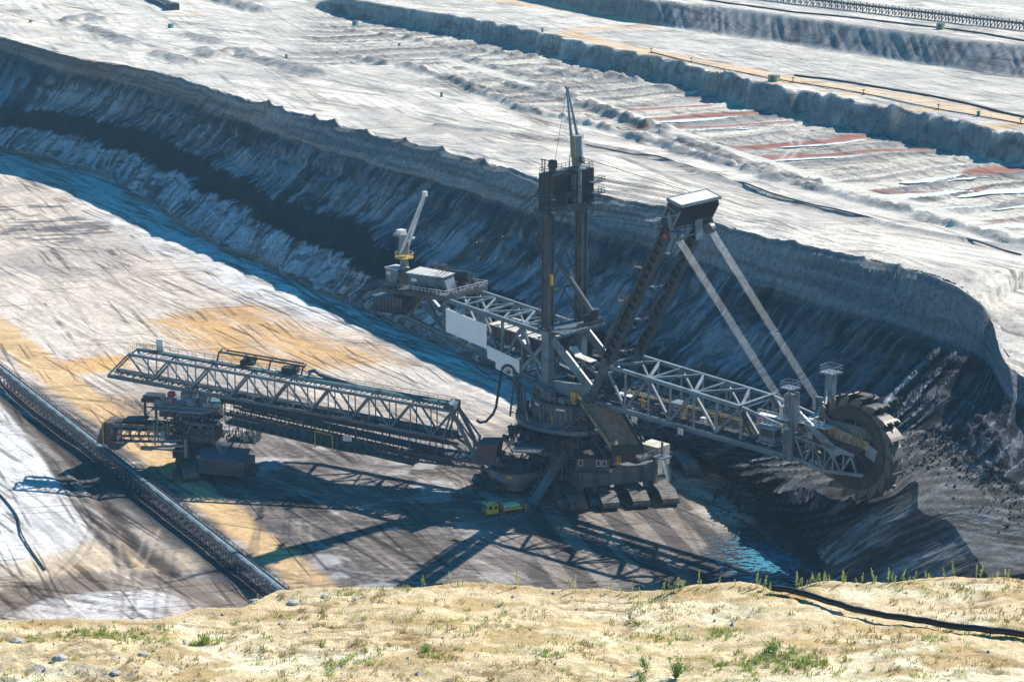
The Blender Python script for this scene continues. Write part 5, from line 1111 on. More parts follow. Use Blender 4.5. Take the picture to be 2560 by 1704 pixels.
# control house with three white-framed windows in front of the portal
P0=nearp(1439,1176,8.2);P1=nearp(1523,1178,8.2);dd_=(P1-P0);dd_.z=0;L_=dd_.length;ux=dd_.normalized();uy=Vector((-ux.y,ux.x,0))
def hh(u,v,z): p=P0+ux*u+uy*v;return (p.x,p.y,z)
mb=MB();mb.slab([hh(0,0,8.3),hh(L_,0,8.3),hh(L_,0,11.0),hh(0,0,11.0)],uy*3.6);ch=mb.build('control_house','brown',EX)
mb=MB();mb.slab([hh(-.5,-.5,11.0),hh(L_+.5,-.5,11.0),hh(L_+.5,2.5,12.0),hh(-.5,2.5,12.0)],(0,0,.12));mb.build('roof','dark',ch)
mb=MB();mb.slab([hh(-.6,-1.1,8.15),hh(L_+.6,-1.1,8.15),hh(L_+.6,3.6,8.15),hh(-.6,3.6,8.15)],(0,0,-.15));mb.rail([hh(-.6,-1.1,8.15),hh(L_+.6,-1.1,8.15)],h=.9,st=1.2,r=.03);mb.build('balcony','mid',ch)
for u in (.6,4.3,5.5):
    mb=MB();
    for (a_,b_,c_,d_) in ((u,u+.9,9.3,9.42),(u,u+.9,10.45,10.57),(u,u+.12,9.3,10.57),(u+.78,u+.9,9.3,10.57)): mb.slab([hh(a_,-.06,c_),hh(b_,-.06,c_),hh(b_,-.06,d_),hh(a_,-.06,d_)],uy*.05)
    wf=mb.build('window_frame','white',ch);mb=MB();mb.slab([hh(u+.12,-.02,9.42),hh(u+.78,-.02,9.42),hh(u+.78,-.02,10.45),hh(u+.12,-.02,10.45)],uy*-.02);mb.build('pane','glass',wf) if False else mb.build('pane','glass',ch)
mb=MB();mb.slab([hh(3.9,-.05,8.65),hh(6.2,-.05,8.65),hh(6.2,-.05,8.95),hh(3.9,-.05,8.95)],uy*.03);mb.build('red_name_board','plum',ch)
# cladding of lower deck: containers
mb=MB();P0=nearp(1523,1155,9);P1=nearp(1590,1150,9);
for (a_,b_,z0,z1,m_,lab) in ((nearp(1515,1160,8.6),nearp(1548,1158,8.6),8.6,12.4,'blue','container'),(nearp(1550,1158,8.6),nearp(1590,1150,8.6),8.6,12.8,'plum','container')):
    d_=(b_-a_).normalized();n_=Vector((-d_.y,d_.x,0));mb=MB();mb.slab([a_,b_,b_+Vector((0,0,z1-z0)),a_+Vector((0,0,z1-z0))],n_*4)
    for k in range(12): p=a_.lerp(b_,(k+.5)/12)-n_*.05;mb.beam(p,p+Vector((0,0,z1-z0)),.1)
    mb.build('equipment_container',m_,EX)
mb=MB();a_=nearp(1545,1160,8.7);mb.ladder(a_+Vector((0,-.6,0)),a_+Vector((0,-.6,5)),1.0,(0,1,0),.7,.08);mb.ladder(a_+Vector((.9,-.8,0)),a_+Vector((.9,-.8,3)),.8,(0,1,0),.7,.08);mb.build('yellow_ladder','yellow',EX)
# right-hand landing, long stair to the ground
mb=MB();a_=nearp(1600,1150,9);b_=nearp(1655,1128,9.5);mb.stair(a_,b_,1.2,(.3,1,0));
g0=nearp(1674,1212,0);g1=nearp(1655,1140,8.6);mb.stair(g0,g1,1.1,(1,0,0));mb.beam(g1,g1+Vector((0,0,3.2)),.4);mb.box(g1.x-2,g1.x+1.5,g1.y-1.5,g1.y+1.5,8.4,8.6);mb.rail([(g1.x-2,g1.y-1.5,8.6),(g1.x+1.5,g1.y-1.5,8.6),(g1.x+1.5,g1.y+1.5,8.6)],st=1);mb.build('access_stair','light',EX)
mb=MB();c_=nearp(1595,1165,5);mb.box(c_.x-3.5,c_.x+3,c_.y-3,c_.y+3,4.2,8.1);mb.build('support_box','brown',EX)
mb=MB();c_=nearp(1632,1150,5.5);mb.box(c_.x-2,c_.x+3,c_.y-2,c_.y+2,5,9.4);mb.build('white_cabin','cream',EX)
# ---- left: receiving cone, cable mast, control deck, boarding ramp ----
mb=MB();c_=nearp(1335,1085,14)
mb.slab([nearp(1280,1130,13),nearp(1355,1135,13),nearp(1370,1100,13),nearp(1300,1090,13)],(0,0,.3));f_=mb.build('left_deck','mid',EX)
mb=MB();
for k in range(60):
    px_=rg.uniform(1262,1400);py_=rg.uniform(1060,1110);p=nearp(px_,py_,13.4);h_=rg.uniform(.3,1.6);mb.box(p.x-.4,p.x+rg.uniform(.2,1.1),p.y-.4,p.y+rg.uniform(.2,1),13.3,13.3+h_)
for k in range(50):
    a_=nearp(rg.uniform(1262,1410),rg.uniform(1055,1140),rg.uniform(10,14));mb.beam(a_,a_+Vector((rg.uniform(-2.5,2.5),rg.uniform(-1,1),rg.uniform(-2,2))),rg.uniform(.12,.3))
mb.build('deck_machinery','dark',EX)
mb=MB();mb.rail([nearp(1262,1110,13.3),nearp(1290,1132,13.3),nearp(1355,1136,13.3)],st=1);mb.slab([nearp(1300,1128,10.6),nearp(1352,1130,10.6),nearp(1352,1130,13),nearp(1300,1128,13)],(0,.3,0))
mb.build('left_deck_railing','blue',EX)
mb=MB();mb.slab([nearp(1300,1118,11.3),nearp(1348,1120,11.3),nearp(1348,1120,12.9),nearp(1300,1118,12.9)],(0,-.2,0));mb.build('left_cabin_window','glass',EX)
a_=nearp(1295,1045,17.5);mb=MB()
for o_ in ((-1.2,0),(0,.8),(1.4,0)): mb.beam(a_+Vector((o_[0],o_[1],8)),a_+Vector((o_[0]*1.9,o_[1]*1.9,0)),.3)
for k in range(5): z=1+k*1.5;mb.beam(a_+Vector((-2.2+.15*k,0,z)),a_+Vector((2.4-.18*k,0,z)),.14);mb.beam(a_+Vector((-2.2+.15*k,0,z)),a_+Vector((2.2-.18*k,0,z+1.5)),.12)
ct=a_+Vector((-2.6,0,9.0));
mb.build('cable_mast','mid',EX)
mb=MB();arc_=[ct+Vector((2.2*math.cos(t),0,2.0*math.sin(t))) for t in [math.pi*(1-i/14) for i in range(15)]]
ctr=[Vector(local(1192,1050,17.2)),Vector(local(1200,1056,16.8)),Vector(local(1215,1053,17.2)),Vector(local(1232,1035,18.6)),Vector(local(1240,1018,20))]
mb.path(ctr+arc_,.3,8)
for i in range(2,13,2): mb.beam(arc_[i],ct+Vector((0,0,.2)),.14)
mb.path([ct+Vector((2.2,0,0)),ct+Vector((2.6,0,-3)),ct+Vector((3,0,-8))],.4,8);mb.build('power_cable_arch','dark',EX)
mb=MB();a_=nearp(1405,1135,10);b_=nearp(1330,1255,1.2);d_=(b_-a_).normalized();n_=Vector((-d_.y,d_.x,0)).normalized()*1.1
mb.slab([a_-n_,b_-n_,b_+n_,a_+n_],(0,0,-.4));
for k in (-1,1):
    mb.beam(a_+n_*k+Vector((0,0,.9)),b_+n_*k+Vector((0,0,.9)),.15);mb.beam(a_+n_*k-Vector((0,0,.9)),b_+n_*k-Vector((0,0,.5)),.2)
    for i in range(9): p=a_.lerp(b_,i/8)+n_*k;mb.beam(p+Vector((0,0,.9)),p-Vector((0,0,.9)),.1)
mb.rail([a_-n_,a_+n_],st=1);mb.beam(a_+Vector((0,0,2.5)),a_-Vector((0,0,6)),.25);mb.build('boarding_ramp','blue',EX)
mb=MB()
for k in range(120):
    t=rg.uniform(0,2*math.pi);r=rg.uniform(9.6,12.6);z=rg.choice([8.7,12.7,15.4]);x,y=r*math.cos(t),r*math.sin(t)
    if z>12 and r>10.4 and z<15: r=10.2
    mb.box(x,x+rg.uniform(.3,1),y,y+rg.uniform(.3,1),z,z+rg.uniform(.3,1.6))
for k in range(80):
    t=rg.uniform(0,2*math.pi);r=rg.uniform(8,12);z=rg.choice([5,8.7,12.7]);mb.beam((r*math.cos(t),r*math.sin(t),z),((r+rg.uniform(-.5,1))*math.cos(t+.1),(r)*math.sin(t+.1),z+rg.uniform(1.5,3.4)),.14)
mb.build('platform_machinery','mid',EX)
mb=MB()
for k in range(150):
    t=rg.uniform(math.pi*.9,math.pi*2.05);r=rg.uniform(10.5,13.1);z=rg.choice([8.7,10.5,12.7,15.5,19.9]);r=min(r,9.6) if z>18 else r;x,y=r*math.cos(t),r*math.sin(t)
    if rg.random()<.5: mb.beam((x,y,z),(x,y,z+rg.uniform(.8,2.6)),.09)
    else: t2=t+rg.uniform(-.16,.16);mb.beam((x,y,z+1),(r*math.cos(t2),r*math.sin(t2),z+1+rg.choice([0,0,-.9,.9])),.08)
for t_ in (-2.6,-2.2,-1.7,-1.2,-.8): mb.ladder((11.2*math.cos(t_),11.2*math.sin(t_),8.7),(11.2*math.cos(t_),11.2*math.sin(t_),14.8),.6,(math.cos(t_),math.sin(t_),0),.5,.06)
mb.build('small_pipes','light',EX)
mb=MB()
for k in range(46):
    s=rg.uniform(-3,12);y=rg.uniform(-5,5);z=rg.uniform(21.5,26);mb.box(s,s+rg.uniform(.4,1.8),y,y+rg.uniform(.4,1.5),z,z+rg.uniform(.3,1.4))
for k in range(50): s=rg.uniform(-3,13);y=rg.uniform(-5,5);z=rg.uniform(21.5,27);mb.beam((s,y,z),(s+rg.uniform(-3,3),y+rg.uniform(-2,2),z+rg.uniform(-1.5,2.5)),.18)
mb.build('inner_machinery','dark',EX)
mb=MB();mb.path([(1,-1.5,31.4),(1.4,-1.5,30),(2.2,-1.5,29.2),(4.5,-1.5,28.9),(6,-1.5,28.7)],.0,4) if False else None
mb.slab([(.2,-2.6,30.6),(1.8,-2.6,28.9),(6,-2.6,28.4),(6,-.4,28.4),(1.8,-.4,28.9),(.2,-.4,30.6)],(0,0,.15));mb.build('belt_hood','roof',EX)
# ======================= CONVEYOR BRIDGE =======================
BC=(0.854,445.691);BR=empty('conveyor_bridge',(BC[0],BC[1],0),math.radians(-14.82),'long blue-grey lattice conveyor bridge running left from the excavator','conveyor bridge')
mb=MB();Tp=lambda s:25.0-(s+87.4)*.0995
Bp=lambda s:19.8-(s+92.6)*.107
N_=16;S0,S1=-87.4,-13.5
for t in (-2.2,2.2):
    mb.beam((S0,t,Tp(S0)),(S1,t,Tp(S1)),.55,.6);mb.ibeam((-92.6,t,Bp(-92.6)),(S1-2,t,Bp(S1-2)),.6,.8,t=.15);mb.beam((-92.6,t,Bp(-92.6)),(S0,t,Tp(S0)),.35)
    mb.beam((S1,t,Tp(S1)),(-8.6,t,8.2),.6,.7);mb.beam((S1-2,t,Bp(S1-2)),(-8.6,t,7.4),.5);mb.beam((S1,t,Tp(S1)),(S1-2,t,Bp(S1-2)),.4);mb.beam((-8.6,t,8),(-8.6,t,11.5),.5);mb.beam((-8.6,t,11.2),(S1,t,Tp(S1)),.35);mb.beam((-8.6,t,9),(-3,t,7.6),.6,1.2)
    for i in range(N_):
        a_=S0+(S1-S0)*i/N_;b_=S0+(S1-S0)*(i+1)/N_
        if i%2==0: mb.beam((a_,t,Tp(a_)),(b_,t,Bp(b_)),.36)
        else: mb.beam((a_,t,Bp(a_)),(b_,t,Tp(b_)),.42)
        mb.beam((b_,t,Bp(b_)),(b_,t,Tp(b_)),.22)
mb.build('side_truss','blue',BR)
mb=MB()
for i in range(33):
    s=S0+(S1-S0)*i/32;mb.beam((s,-2.2,Tp(s)),(s,2.2,Tp(s)),.2)
    mb.beam((s,-2.2,Bp(s)),(s,2.2,Bp(s)),.2)
    if i<32: s2=S0+(S1-S0)*(i+1)/32;mb.beam((s,-2.2 if i%2 else 2.2,Tp(s)),(s2,2.2 if i%2 else -2.2,Tp(s2)),.14)
mb.build('cross_bracing','blue',BR)
mb=MB()
mb.slab([(-55,1.0,Tp(-55)+.3),(-13,1.0,Tp(-13)+.3),(-13,3.0,Tp(-13)+.3),(-55,3.0,Tp(-55)+.3)],(0,0,.25));mb.slab([(-86,1.2,Tp(-86)+.3),(-55,1.2,Tp(-55)+.3),(-55,2.6,Tp(-55)+.3),(-86,2.6,Tp(-86)+.3)],(0,0,.15))
mb.rail([(-86,2.8,Tp(-86)+.4),(-55,2.8,Tp(-55)+.4),(-14,2.8,Tp(-14)+.4)],st=2,h=1.1)
for y in (.2,.6,-.4): mb.tube((-55,y,Tp(-55)+.4),(-14,y,Tp(-14)+.4),.14,6)
mb.build('top_walkway','green',BR)
mb=MB();mb.slab([(-91,-1.1,Bp(-91)+.9),(-13,-1.1,Bp(-13)+.9),(-13,1.1,Bp(-13)+.9),(-91,1.1,Bp(-91)+.9)],(0,0,.15));mb.build('upper_belt','belt',BR)
mb=MB();mb.slab([(-91,-2.2,Bp(-91)+.1),(-13,-2.2,Bp(-13)+.1),(-13,-1.3,Bp(-13)+.1),(-91,-1.3,Bp(-91)+.1)],(0,0,.1));mb.slab([(-91,1.3,Bp(-91)+.1),(-13,1.3,Bp(-13)+.1),(-13,2.2,Bp(-13)+.1),(-91,2.2,Bp(-91)+.1)],(0,0,.1))
for k in range(52): s=-90+k*1.5;mb.box(s,s+.2,-1.2,1.2,Bp(s)+.3,Bp(s)+.9)
mb.rail([(-91,-2.0,Bp(-91)+.2),(-14,-2.0,Bp(-14)+.2)],st=2.2);mb.build('inner_walkway','green',BR)
# lower belt gallery hung beneath
lw=lambda s:13.4-(s+65)*.139
mb=MB()
for y in (-2.6,2.6):
    mb.beam((-65,y,lw(-65)),(-13,y,lw(-13)),.35,.5);mb.beam((-65,y,lw(-65)-2.3),(-38,y,lw(-38)-2.6),.3);mb.beam((-38,y,lw(-38)-2.6),(-21,y,lw(-21)-1.6),.3)
    for k in range(26):
        s=-65+k*2.0
        zb=lw(s)-(2.3 if s<-38 else 2.4 if s<-24 else 1.2)
        mb.beam((s,y,lw(s)),(s,y,zb),.16);mb.beam((s,y,lw(s)),(s+2,y,zb),.14)
        if k%3==0: mb.beam((s,y,lw(s)),(s,y*.85,Bp(s)),.25)
mb.build('lower_gallery_frame','mid',BR)
mb=MB()
for y in (-2.3,2.3): mb.slab([(-66,y,Bp(-66)-.5),(-14,y,Bp(-14)-.5),(-14,y,Bp(-14)-1.3),(-66,y,Bp(-66)-1.3)],(0,.1,0));mb.tube((-66,y*1.1,Bp(-66)-.6),(-12,y*1.1,Bp(-12)-.6),.3,8)
mb.slab([(-62,-1.6,lw(-62)+.9),(-16,-1.6,lw(-16)+.9),(-16,1.6,lw(-16)+.9),(-62,1.6,lw(-62)+.9)],(0,0,.5))
for k in range(60): s=-64+k*.85;mb.beam((s,-2.0,lw(s)+.2),(s+rg.uniform(-.6,.6),-1.8,Bp(s)-.8),.1)
mb.build('service_ducts','dark',BR)
mb=MB();mb.slab([(-65,-1.4,lw(-65)-1),(-15,-1.4,lw(-15)-1),(-15,1.4,lw(-15)-1),(-65,1.4,lw(-65)-1)],(0,0,.3));mb.slab([(-65,-2.6,lw(-65)-2.3),(-22,-2.6,lw(-22)-2.5),(-22,2.6,lw(-22)-2.5),(-65,2.6,lw(-65)-2.3)],(0,0,.12));mb.build('lower_belt','belt',BR)
mb=MB();mb.rail([(-65,-3.2,lw(-65)),(-13,-3.2,lw(-13))],st=1.5);mb.slab([(-65,-3.3,lw(-65)-.1),(-13,-3.3,lw(-13)-.1),(-13,-2.6,lw(-13)-.1),(-65,-2.6,lw(-65)-.1)],(0,0,.08))
for k in range(34): s=-64+k*1.5;mb.box(s,s+.5,-2.4,-1.6,lw(s)+.1,lw(s)+.6)
mb.build('gallery_walkway','brown',BR)
mb=MB();mb.rail([(-39,-3.35,lw(-39)-3.4),(-39,-3.35,lw(-39)-3.4+.01)],h=3.6);mb.beam((-44,-3.4,lw(-44)-3.0),(-44,-3.4,lw(-44)+.8),.2);mb.beam((-40,-3.4,lw(-40)-3.2),(-40,-3.4,lw(-40)+.6),.2);mb.beam((-44,-3.4,lw(-44)+.8),(-40,-3.4,lw(-40)+.6),.2);mb.build('yellow_gauge_frame','yellow',BR)
lines_sign(-37.6,-35.6,-3.5,lw(-36)+.2,lw(-36)+1.3,2,BR)
mb=MB()
for y in (-2.6,2.6):
    mb.beam((-22,y,lw(-22)+.1),(-1,y,6.9),.4,.6);mb.beam((-22,y,lw(-22)-1.4),(-2,y,5.4),.35,.4)
    for k in range(11): s=-22+k*1.9;mb.beam((s,y,7.4),(s,y,5.7),.16);mb.beam((s,y,7.4),(s+1.9,y,5.7),.14)
mb.slab([(-24,-2.2,lw(-24)-.2),(-1,-2.2,6.6),(-1,2.2,6.6),(-24,2.2,lw(-24)-.2)],(0,0,-.5))
for k in range(50): s=rg.uniform(-22,-1);y=rg.uniform(-2.8,2.4);mb.beam((s,y,6),(s+rg.uniform(-1.5,1.5),y,rg.uniform(7,9.4)),.13)
mb.build('feed_gallery','mid',BR)
# rooftop bridge crane frame and cable hood
mb=MB();zf=lambda s:Tp(s)+2.6
mb.beam((-68,2.6,zf(-68)),(-48,2.6,zf(-48)),.35);mb.beam((-67,4.6,zf(-67)),(-49,4.6,zf(-49)),.3)
for s in (-68,-62,-56,-48.5): mb.beam((s-.6,2.6,Tp(s)+.3),(s,2.6,zf(s)),.3);mb.beam((s,2.6,zf(s)),(s,4.6,zf(s)),.25)
mb.box(-63,-60,2.2,4.2,Tp(-62)+.6,Tp(-62)+1.6);mb.box(-53.5,-50,2.2,4.4,Tp(-52)+.4,Tp(-52)+1.7);mb.tube((-62,2,Tp(-62)+1.8),(-60,4.2,Tp(-62)+1.8),.6)
mb.build('rooftop_hoist_frame','dark',BR)
mb=MB();mb.path([(-47.5,3,Tp(-47.5)+.2),(-47.2,3,Tp(-47)+1.6),(-46,3,Tp(-46)+2.0),(-44.8,3,Tp(-45)+1.2),(-43.6,3,Tp(-44)+.9),(-41,3,Tp(-41)+.7),(-37,3,Tp(-37)+.2)],.45,8);mb.build('cable_hood','mid',BR)
mb=MB();mb.box(-82.8,-81.2,2.4,2.9,Tp(-82)+.2,Tp(-82)+3.1);mb.build('white_end_cabinet','white',BR)
mb=MB();mb.rail([(-87.4,-2.2,Tp(-87.4)+.3),(-87.4,2.2,Tp(-87.4)+.3),(-81,2.4,Tp(-81)+.3)],st=1);mb.build('end_railing','yellow',BR)
mb=MB();mb.beam((S1,-2.4,Tp(S1)+.6),(S1,2.4,Tp(S1)+.6),1.2,1.4);mb.tube((S1-.9,-2,Tp(S1)+.6),(S1-.9,2,Tp(S1)+.6),.9,14);mb.build('head_pulley','mid',BR);mb=MB();mb.slab([(-8.8,-2.6,6.9),(-4,-2.9,6.6),(-3.2,-2.9,11.4),(-7.8,-2.6,11.0)],(0,5,0));mb.build('receiving_hopper','plum',BR)
# round loading table at the right end
mb=MB();mb.ring((0,0),.1,5.7,4.2,4.7,48);mb.ring((0,0),5.45,5.75,4.7,5.9,48);mb.ring((0,0),.1,4.0,3.0,4.2,32);mb.ring((0,0),.1,2.4,1.0,3.0,24);mb.build('round_table','blue',BR)
mb=MB();mb.rail([(5.6*math.cos(i/24*2*math.pi),5.6*math.sin(i/24*2*math.pi),5.8) for i in range(24)],closed=True,h=.7,st=1.2)
mb.box(-3.4,3.2,-2.8,3,4.8,6.2);mb.rail([(-3,-3.6,6.2),(3,-3.6,6.2),(4.4,-2,7.4)],st=.9);mb.box(-3.2,3,-3.6,-2.8,6.1,6.2)
for k in range(40): s=rg.uniform(-4,4);y=rg.uniform(-4,4);mb.beam((s,y,4.8),(s+rg.uniform(-.8,.8),y,4.8+rg.uniform(.6,2.4)),.15)
mb.build('table_machinery','mid',BR)
mb=MB();mb.box(-.7,.7,-5.85,-5.78,4.9,5.5);mb.build('yellow_plate','yellow',BR)
# ======================= LOADING UNIT ON CRAWLERS =======================
LX,LY,_=onz(478,1165);LU=empty('loading_unit',(LX,LY,0),math.radians(-14.82),'dark crawler-mounted loading unit under the left end of the conveyor bridge','loading machine')
def lloc(px,py,z=0): return local(px,py,z,(LX,LY),-14.82)
def lproj(px,py,s_t): # photo point on the vertical plane t=s_t of the unit
    a=math.radians(-14.82);v=(-math.sin(a),math.cos(a));dx=(px-1280)/FPX;vy=(py-852)/FPX;dy=cp-vy*sp;dz=-sp-vy*cp
    k=((LX*v[0]+LY*v[1])+s_t)/(dx*v[0]+dy*v[1]);x,y,z=dx*k-LX,dy*k-LY,CAM_H+dz*k;return (x*math.cos(a)+y*math.sin(a),z)
c4=meshof(crawler_mesh(12.5,3.4,2.8,2.6),'track_belt','track')
c5=meshof(side_mesh(12.5,3.4,2.8),'roller_frame','dark')
cdirl=CA-(-14.82)
for px,py in ((468,1184),(560,1165),(530,1140)):
    l=lloc(px,py);o=link(bpy.data.objects.new('crawler',c5),LU);o.location=(l[0],l[1],0);o.rotation_euler=(0,0,math.radians(-59));link(bpy.data.objects.new('track_belt',c4),o)
def LP(px,py,t): s,z=lproj(px,py,t);return Vector((s,t,z))
mb=MB();mb.box(-3,8,-3,5,2.6,4.6);mb.ring((1,1),.1,4.4,4.6,6.6,24);mb.ring((1,1),.1,5.2,6.6,7.0,28);mb.build('chassis','dark',LU)
mb=MB();mb.box(-4,7,-4.2,5,7.0,7.4);mb.box(2.2,7.6,-4.5,.5,7.4,10.4);mb.box(-3,2,-2,4,7.4,12.4);mb.box(-1,6,0,5,10.4,14.6);mb.build('machine_tower','dark',LU)
mb=MB();mb.slab([(1.8,-4.8,11.6),(8,-4.8,11.6),(8,1,12.2),(1.8,1,12.2)],(0,0,.15))
for u in (2.3,7.5): mb.beam((u,-4.6,7.2),(u,-4.6,11.6),.25)
mb.beam((2.3,-4.6,11.3),(7.6,-4.6,11.3),.3,.5);mb.build('control_room_frame','mid',LU)
mb=MB()
for u in (2.6,4.2,5.8): mb.box(u,u+1.3,-4.56,-4.52,8.9,10.0)
mb.build('window','glass',LU)
# low front house (dark blue roof)
a_=LP(498,1148,-7);mb=MB();mb.slab([(a_.x+.4,-8.5,1.6),(a_.x+11,-8.5,1.6),(a_.x+11,-8.5,4.6),(a_.x+.4,-8.5,5.0)],(0,6.5,0));mb.build('generator_house','mid',LU)
mb=MB();mb.slab([(a_.x,-8.9,5.1),(a_.x+11.4,-8.9,4.7),(a_.x+10,-2,5.7),(a_.x-1,-2,6.1)],(0,0,.15))
for k in range(6): mb.beam((a_.x+k*2.2,-8.9,5.35-k*.07),(a_.x-1+k*2.2,-2,6.3-k*.07),.12)
mb.build('generator_house_roof','blue',LU)
mb=MB();mb.slab([(a_.x+1,-8.6,3.0),(a_.x+4.2,-8.6,3.0),(a_.x+4.2,-8.6,4.3),(a_.x+1,-8.6,4.3)],(0,-.05,0));mb.box(a_.x+4.6,a_.x+9.5,-8.65,-8.55,3.0,4.4);mb.rail([(a_.x,-9.2,2),(a_.x+12,-9.2,1.8)],st=1.2);mb.build('house_side_panels','brown',LU)
mb=MB();mb.path([(a_.x+2,-9,2),(a_.x+3.5,-9.1,.6),(a_.x+4.6,-9.1,.9),(a_.x+5.2,-9,2.2)],.07,6);mb.tube((a_.x+13,-7,2.8),(a_.x+13.1,-8,2.8),.55,14)
for k in range(26): mb.beam((a_.x+11+rg.uniform(0,2.5),-8+rg.uniform(0,3),rg.uniform(.5,3)),(a_.x+11+rg.uniform(0,2.5),-8+rg.uniform(0,3),rg.uniform(1,4)),.12)
mb.build('hose_bracket','dark',LU)
# discharge boom reaching left over the belt
mb=MB()
for y in (-2.4,1.6):
    mb.beam((0,y,9.4),(-17.5,y,8.8),.4,.6);mb.beam((0,y,6.4),(-17.5,y,5.2),.35,.5)
    for k in range(8): s=-17.5+k*2.2;mb.beam((s,y,5.3+k*.1),(s,y,8.9),.22);mb.beam((s,y,5.3+k*.1),(s+2.2,y,8.9),.16)
mb.slab([(-17,-1.8,7.6),(0,-1.8,8),(0,1,8),(-17,1,7.6)],(0,0,.4));mb.build('discharge_boom','mid',LU)
mb=MB();mb.slab([(-17,-1.6,9.0),(-6,-1.6,9.3),(-6,1,9.3),(-17,1,9.0)],(0,0,.5));mb.slab([(-15,-1.8,9.6),(-10,-1.8,10.1),(-10,1,10.1),(-15,1,9.6)],(0,0,.6));mb.build('belt_cover','dark',LU)
mb=MB();mb.rail([(-17.8,-3,5.6),(-3,-3,6.6)],st=1.1);mb.rail([(-19,-2.6,9.0),(-15,-2.6,9.1)],st=1);mb.slab([(-18,-3.2,5.4),(-3,-3.2,6.4),(-3,-2.4,6.4),(-18,-2.4,5.4)],(0,0,.1));mb.build('boom_walkway','brown',LU)
mb=MB();mb.slab([(-21.4,-2.6,4.4),(-17.2,-2.6,4.4),(-17.2,-2.6,9.4),(-19.6,-2.6,9.4)],(0,4.6,0));mb.build('discharge_hopper','plum',LU)
mb=MB();mb.beam((-19.5,-2.75,4.4),(-19.5,-2.75,9.6),.25);mb.build('yellow_edge','yellow',LU)
mb=MB();mb.slab([(-19.6,-2.0,4.3),(-15.6,-2.0,4.3),(-16.6,-1.5,2.9),(-18.6,-1.5,2.9)],(0,3.4,0));mb.slab([(-20.2,-2.3,4.6),(-14.8,-2.3,4.6),(-14.8,-2.3,4.3),(-20.2,-2.3,4.3)],(0,3.8,0));mb.build('loading_skirt','mid',LU)
# outrigger arms and white cylinder
mb=MB();mb.beam((-8.5,-5.6,5.4),(2,-5.2,6.6),.45);mb.beam((-8.5,-5.6,5.2),(0,-4,4.8),.3);mb.box(-9.2,-6.6,-6,-5,4.9,5.6);mb.tube((1.4,-5.6,3.8),(1.4,-5.6,8.2),.42,12);mb.beam((-7,-4.6,6.6),(0,-4.4,7.4),.3)
mb.build('outrigger','light',LU)
mb=MB();mb.beam((-5.6,-4.5,6.8),(-5.6,-4.5,12),.25);mb.beam((-3.2,-4.5,7),(-3.2,-4.5,12),.22);mb.beam((-6.4,-4.5,5.8),(-6.4,-4.5,11),.3);mb.box(-4.9,-3.9,-4.7,-4.2,7.4,9.2);mb.build('uprights','light',LU)
mb=MB();
a_=LP(362,1000,3)
for dx_ in (0,2.6): mb.beam((a_.x+dx_,3,8),(a_.x+dx_,3,a_.z),.45)
mb.beam((a_.x-.8,3,a_.z),(a_.x+5,3,a_.z+.2),.7,.8);mb.box(a_.x,a_.x+4.2,2,5,a_.z,a_.z+1.4);mb.beam((a_.x,3,12),(a_.x+2.6,3,12),.25);mb.beam((a_.x,3,10),(a_.x+2.6,3,12),.2)
mb.box(a_.x+4,a_.x+8,1.5,5,a_.z-3,a_.z-.3);mb.build('tail_gantry','dark',LU)
mb=MB();a_=LP(420,1060,-2);mb.beam((a_.x-3,-2.4,a_.z+1.4),(a_.x+2.6,-2.8,a_.z-1.2),.2);mb.rail([(a_.x-4,-3.6,a_.z-1.2),(a_.x+2,-3.6,a_.z-1.4)],st=1);mb.box(a_.x-4.6,a_.x+1,-3.8,1,a_.z-1.6,a_.z-1.3);mb.build('yellow_handrail','yellow',LU)
# swivel deck with colourful machinery directly under the bridge
mb=MB();mb.box(-6,7.5,-3.6,4,14.4,14.8);mb.slab([(-7,-4.4,13.7),(5,-4.4,13.7),(8.5,-3.2,14.4),(-6,-3.2,14.4)],(0,0,.3));mb.rail([(-6.5,-4.2,14.7),(5,-4.2,14.7),(8,-3.2,14.7)],st=1.1);mb.box(-1,1,-2,3,14.8,17.4);mb.box(3,4.4,-2,3,14.8,17);mb.build('swivel_deck','blue',LU)
mb=MB();mb.tube((-4.5,-2.6,15.6),(-2.4,-2.6,15.6),.8,14);mb.tube((1.2,-2.8,15.7),(3.2,-2.8,15.7),1.0,14);mb.box(-6.4,-5,-3.4,-2.8,14.8,15.8);mb.build('drive_motor','light',LU)
mb=MB();mb.box(-4.2,-2.8,-1.8,-.6,16.2,17.2);mb.box(-2.3,-1.8,-2.8,-2.2,14.8,16.2);mb.build('orange_brake','red',LU)
mb=MB()
for k in range(10): mb.box(4.6+k*.34,4.8+k*.34,-3,-2,14.9,15.4+rg.uniform(0,.6))
mb.build('cream_hydraulics','cream',LU)
mb=MB();a_=LP(575,1085,0)
mb.box(a_.x,a_.x+6.5,-2,2,a_.z-1.2,a_.z-.9)
for k in range(40): s=a_.x+rg.uniform(-1,6);y=rg.uniform(-2,2);mb.beam((s,y,a_.z-1),(s+rg.uniform(-1,1.5),y,a_.z+rg.uniform(-1,2.6)),.12)
mb.rail([(a_.x,-2,a_.z-.9),(a_.x+7.5,-2,a_.z-.9)],st=1);mb.beam((a_.x+1.5,0,a_.z-1),(a_.x-1,0,a_.z-4),.3);mb.beam((a_.x+3,0,a_.z-1),(a_.x+1,0,a_.z-4.5),.2);mb.build('rear_platform','brown',LU)
mb=MB()
for k in range(22): s=a_.x+rg.uniform(2.6,6.4);y=rg.uniform(-2,1.5);mb.box(s,s+.5,y,y+.5,a_.z-.9,a_.z+rg.uniform(-.3,1))
mb.build('cream_valves','cream',LU)
mb=MB()
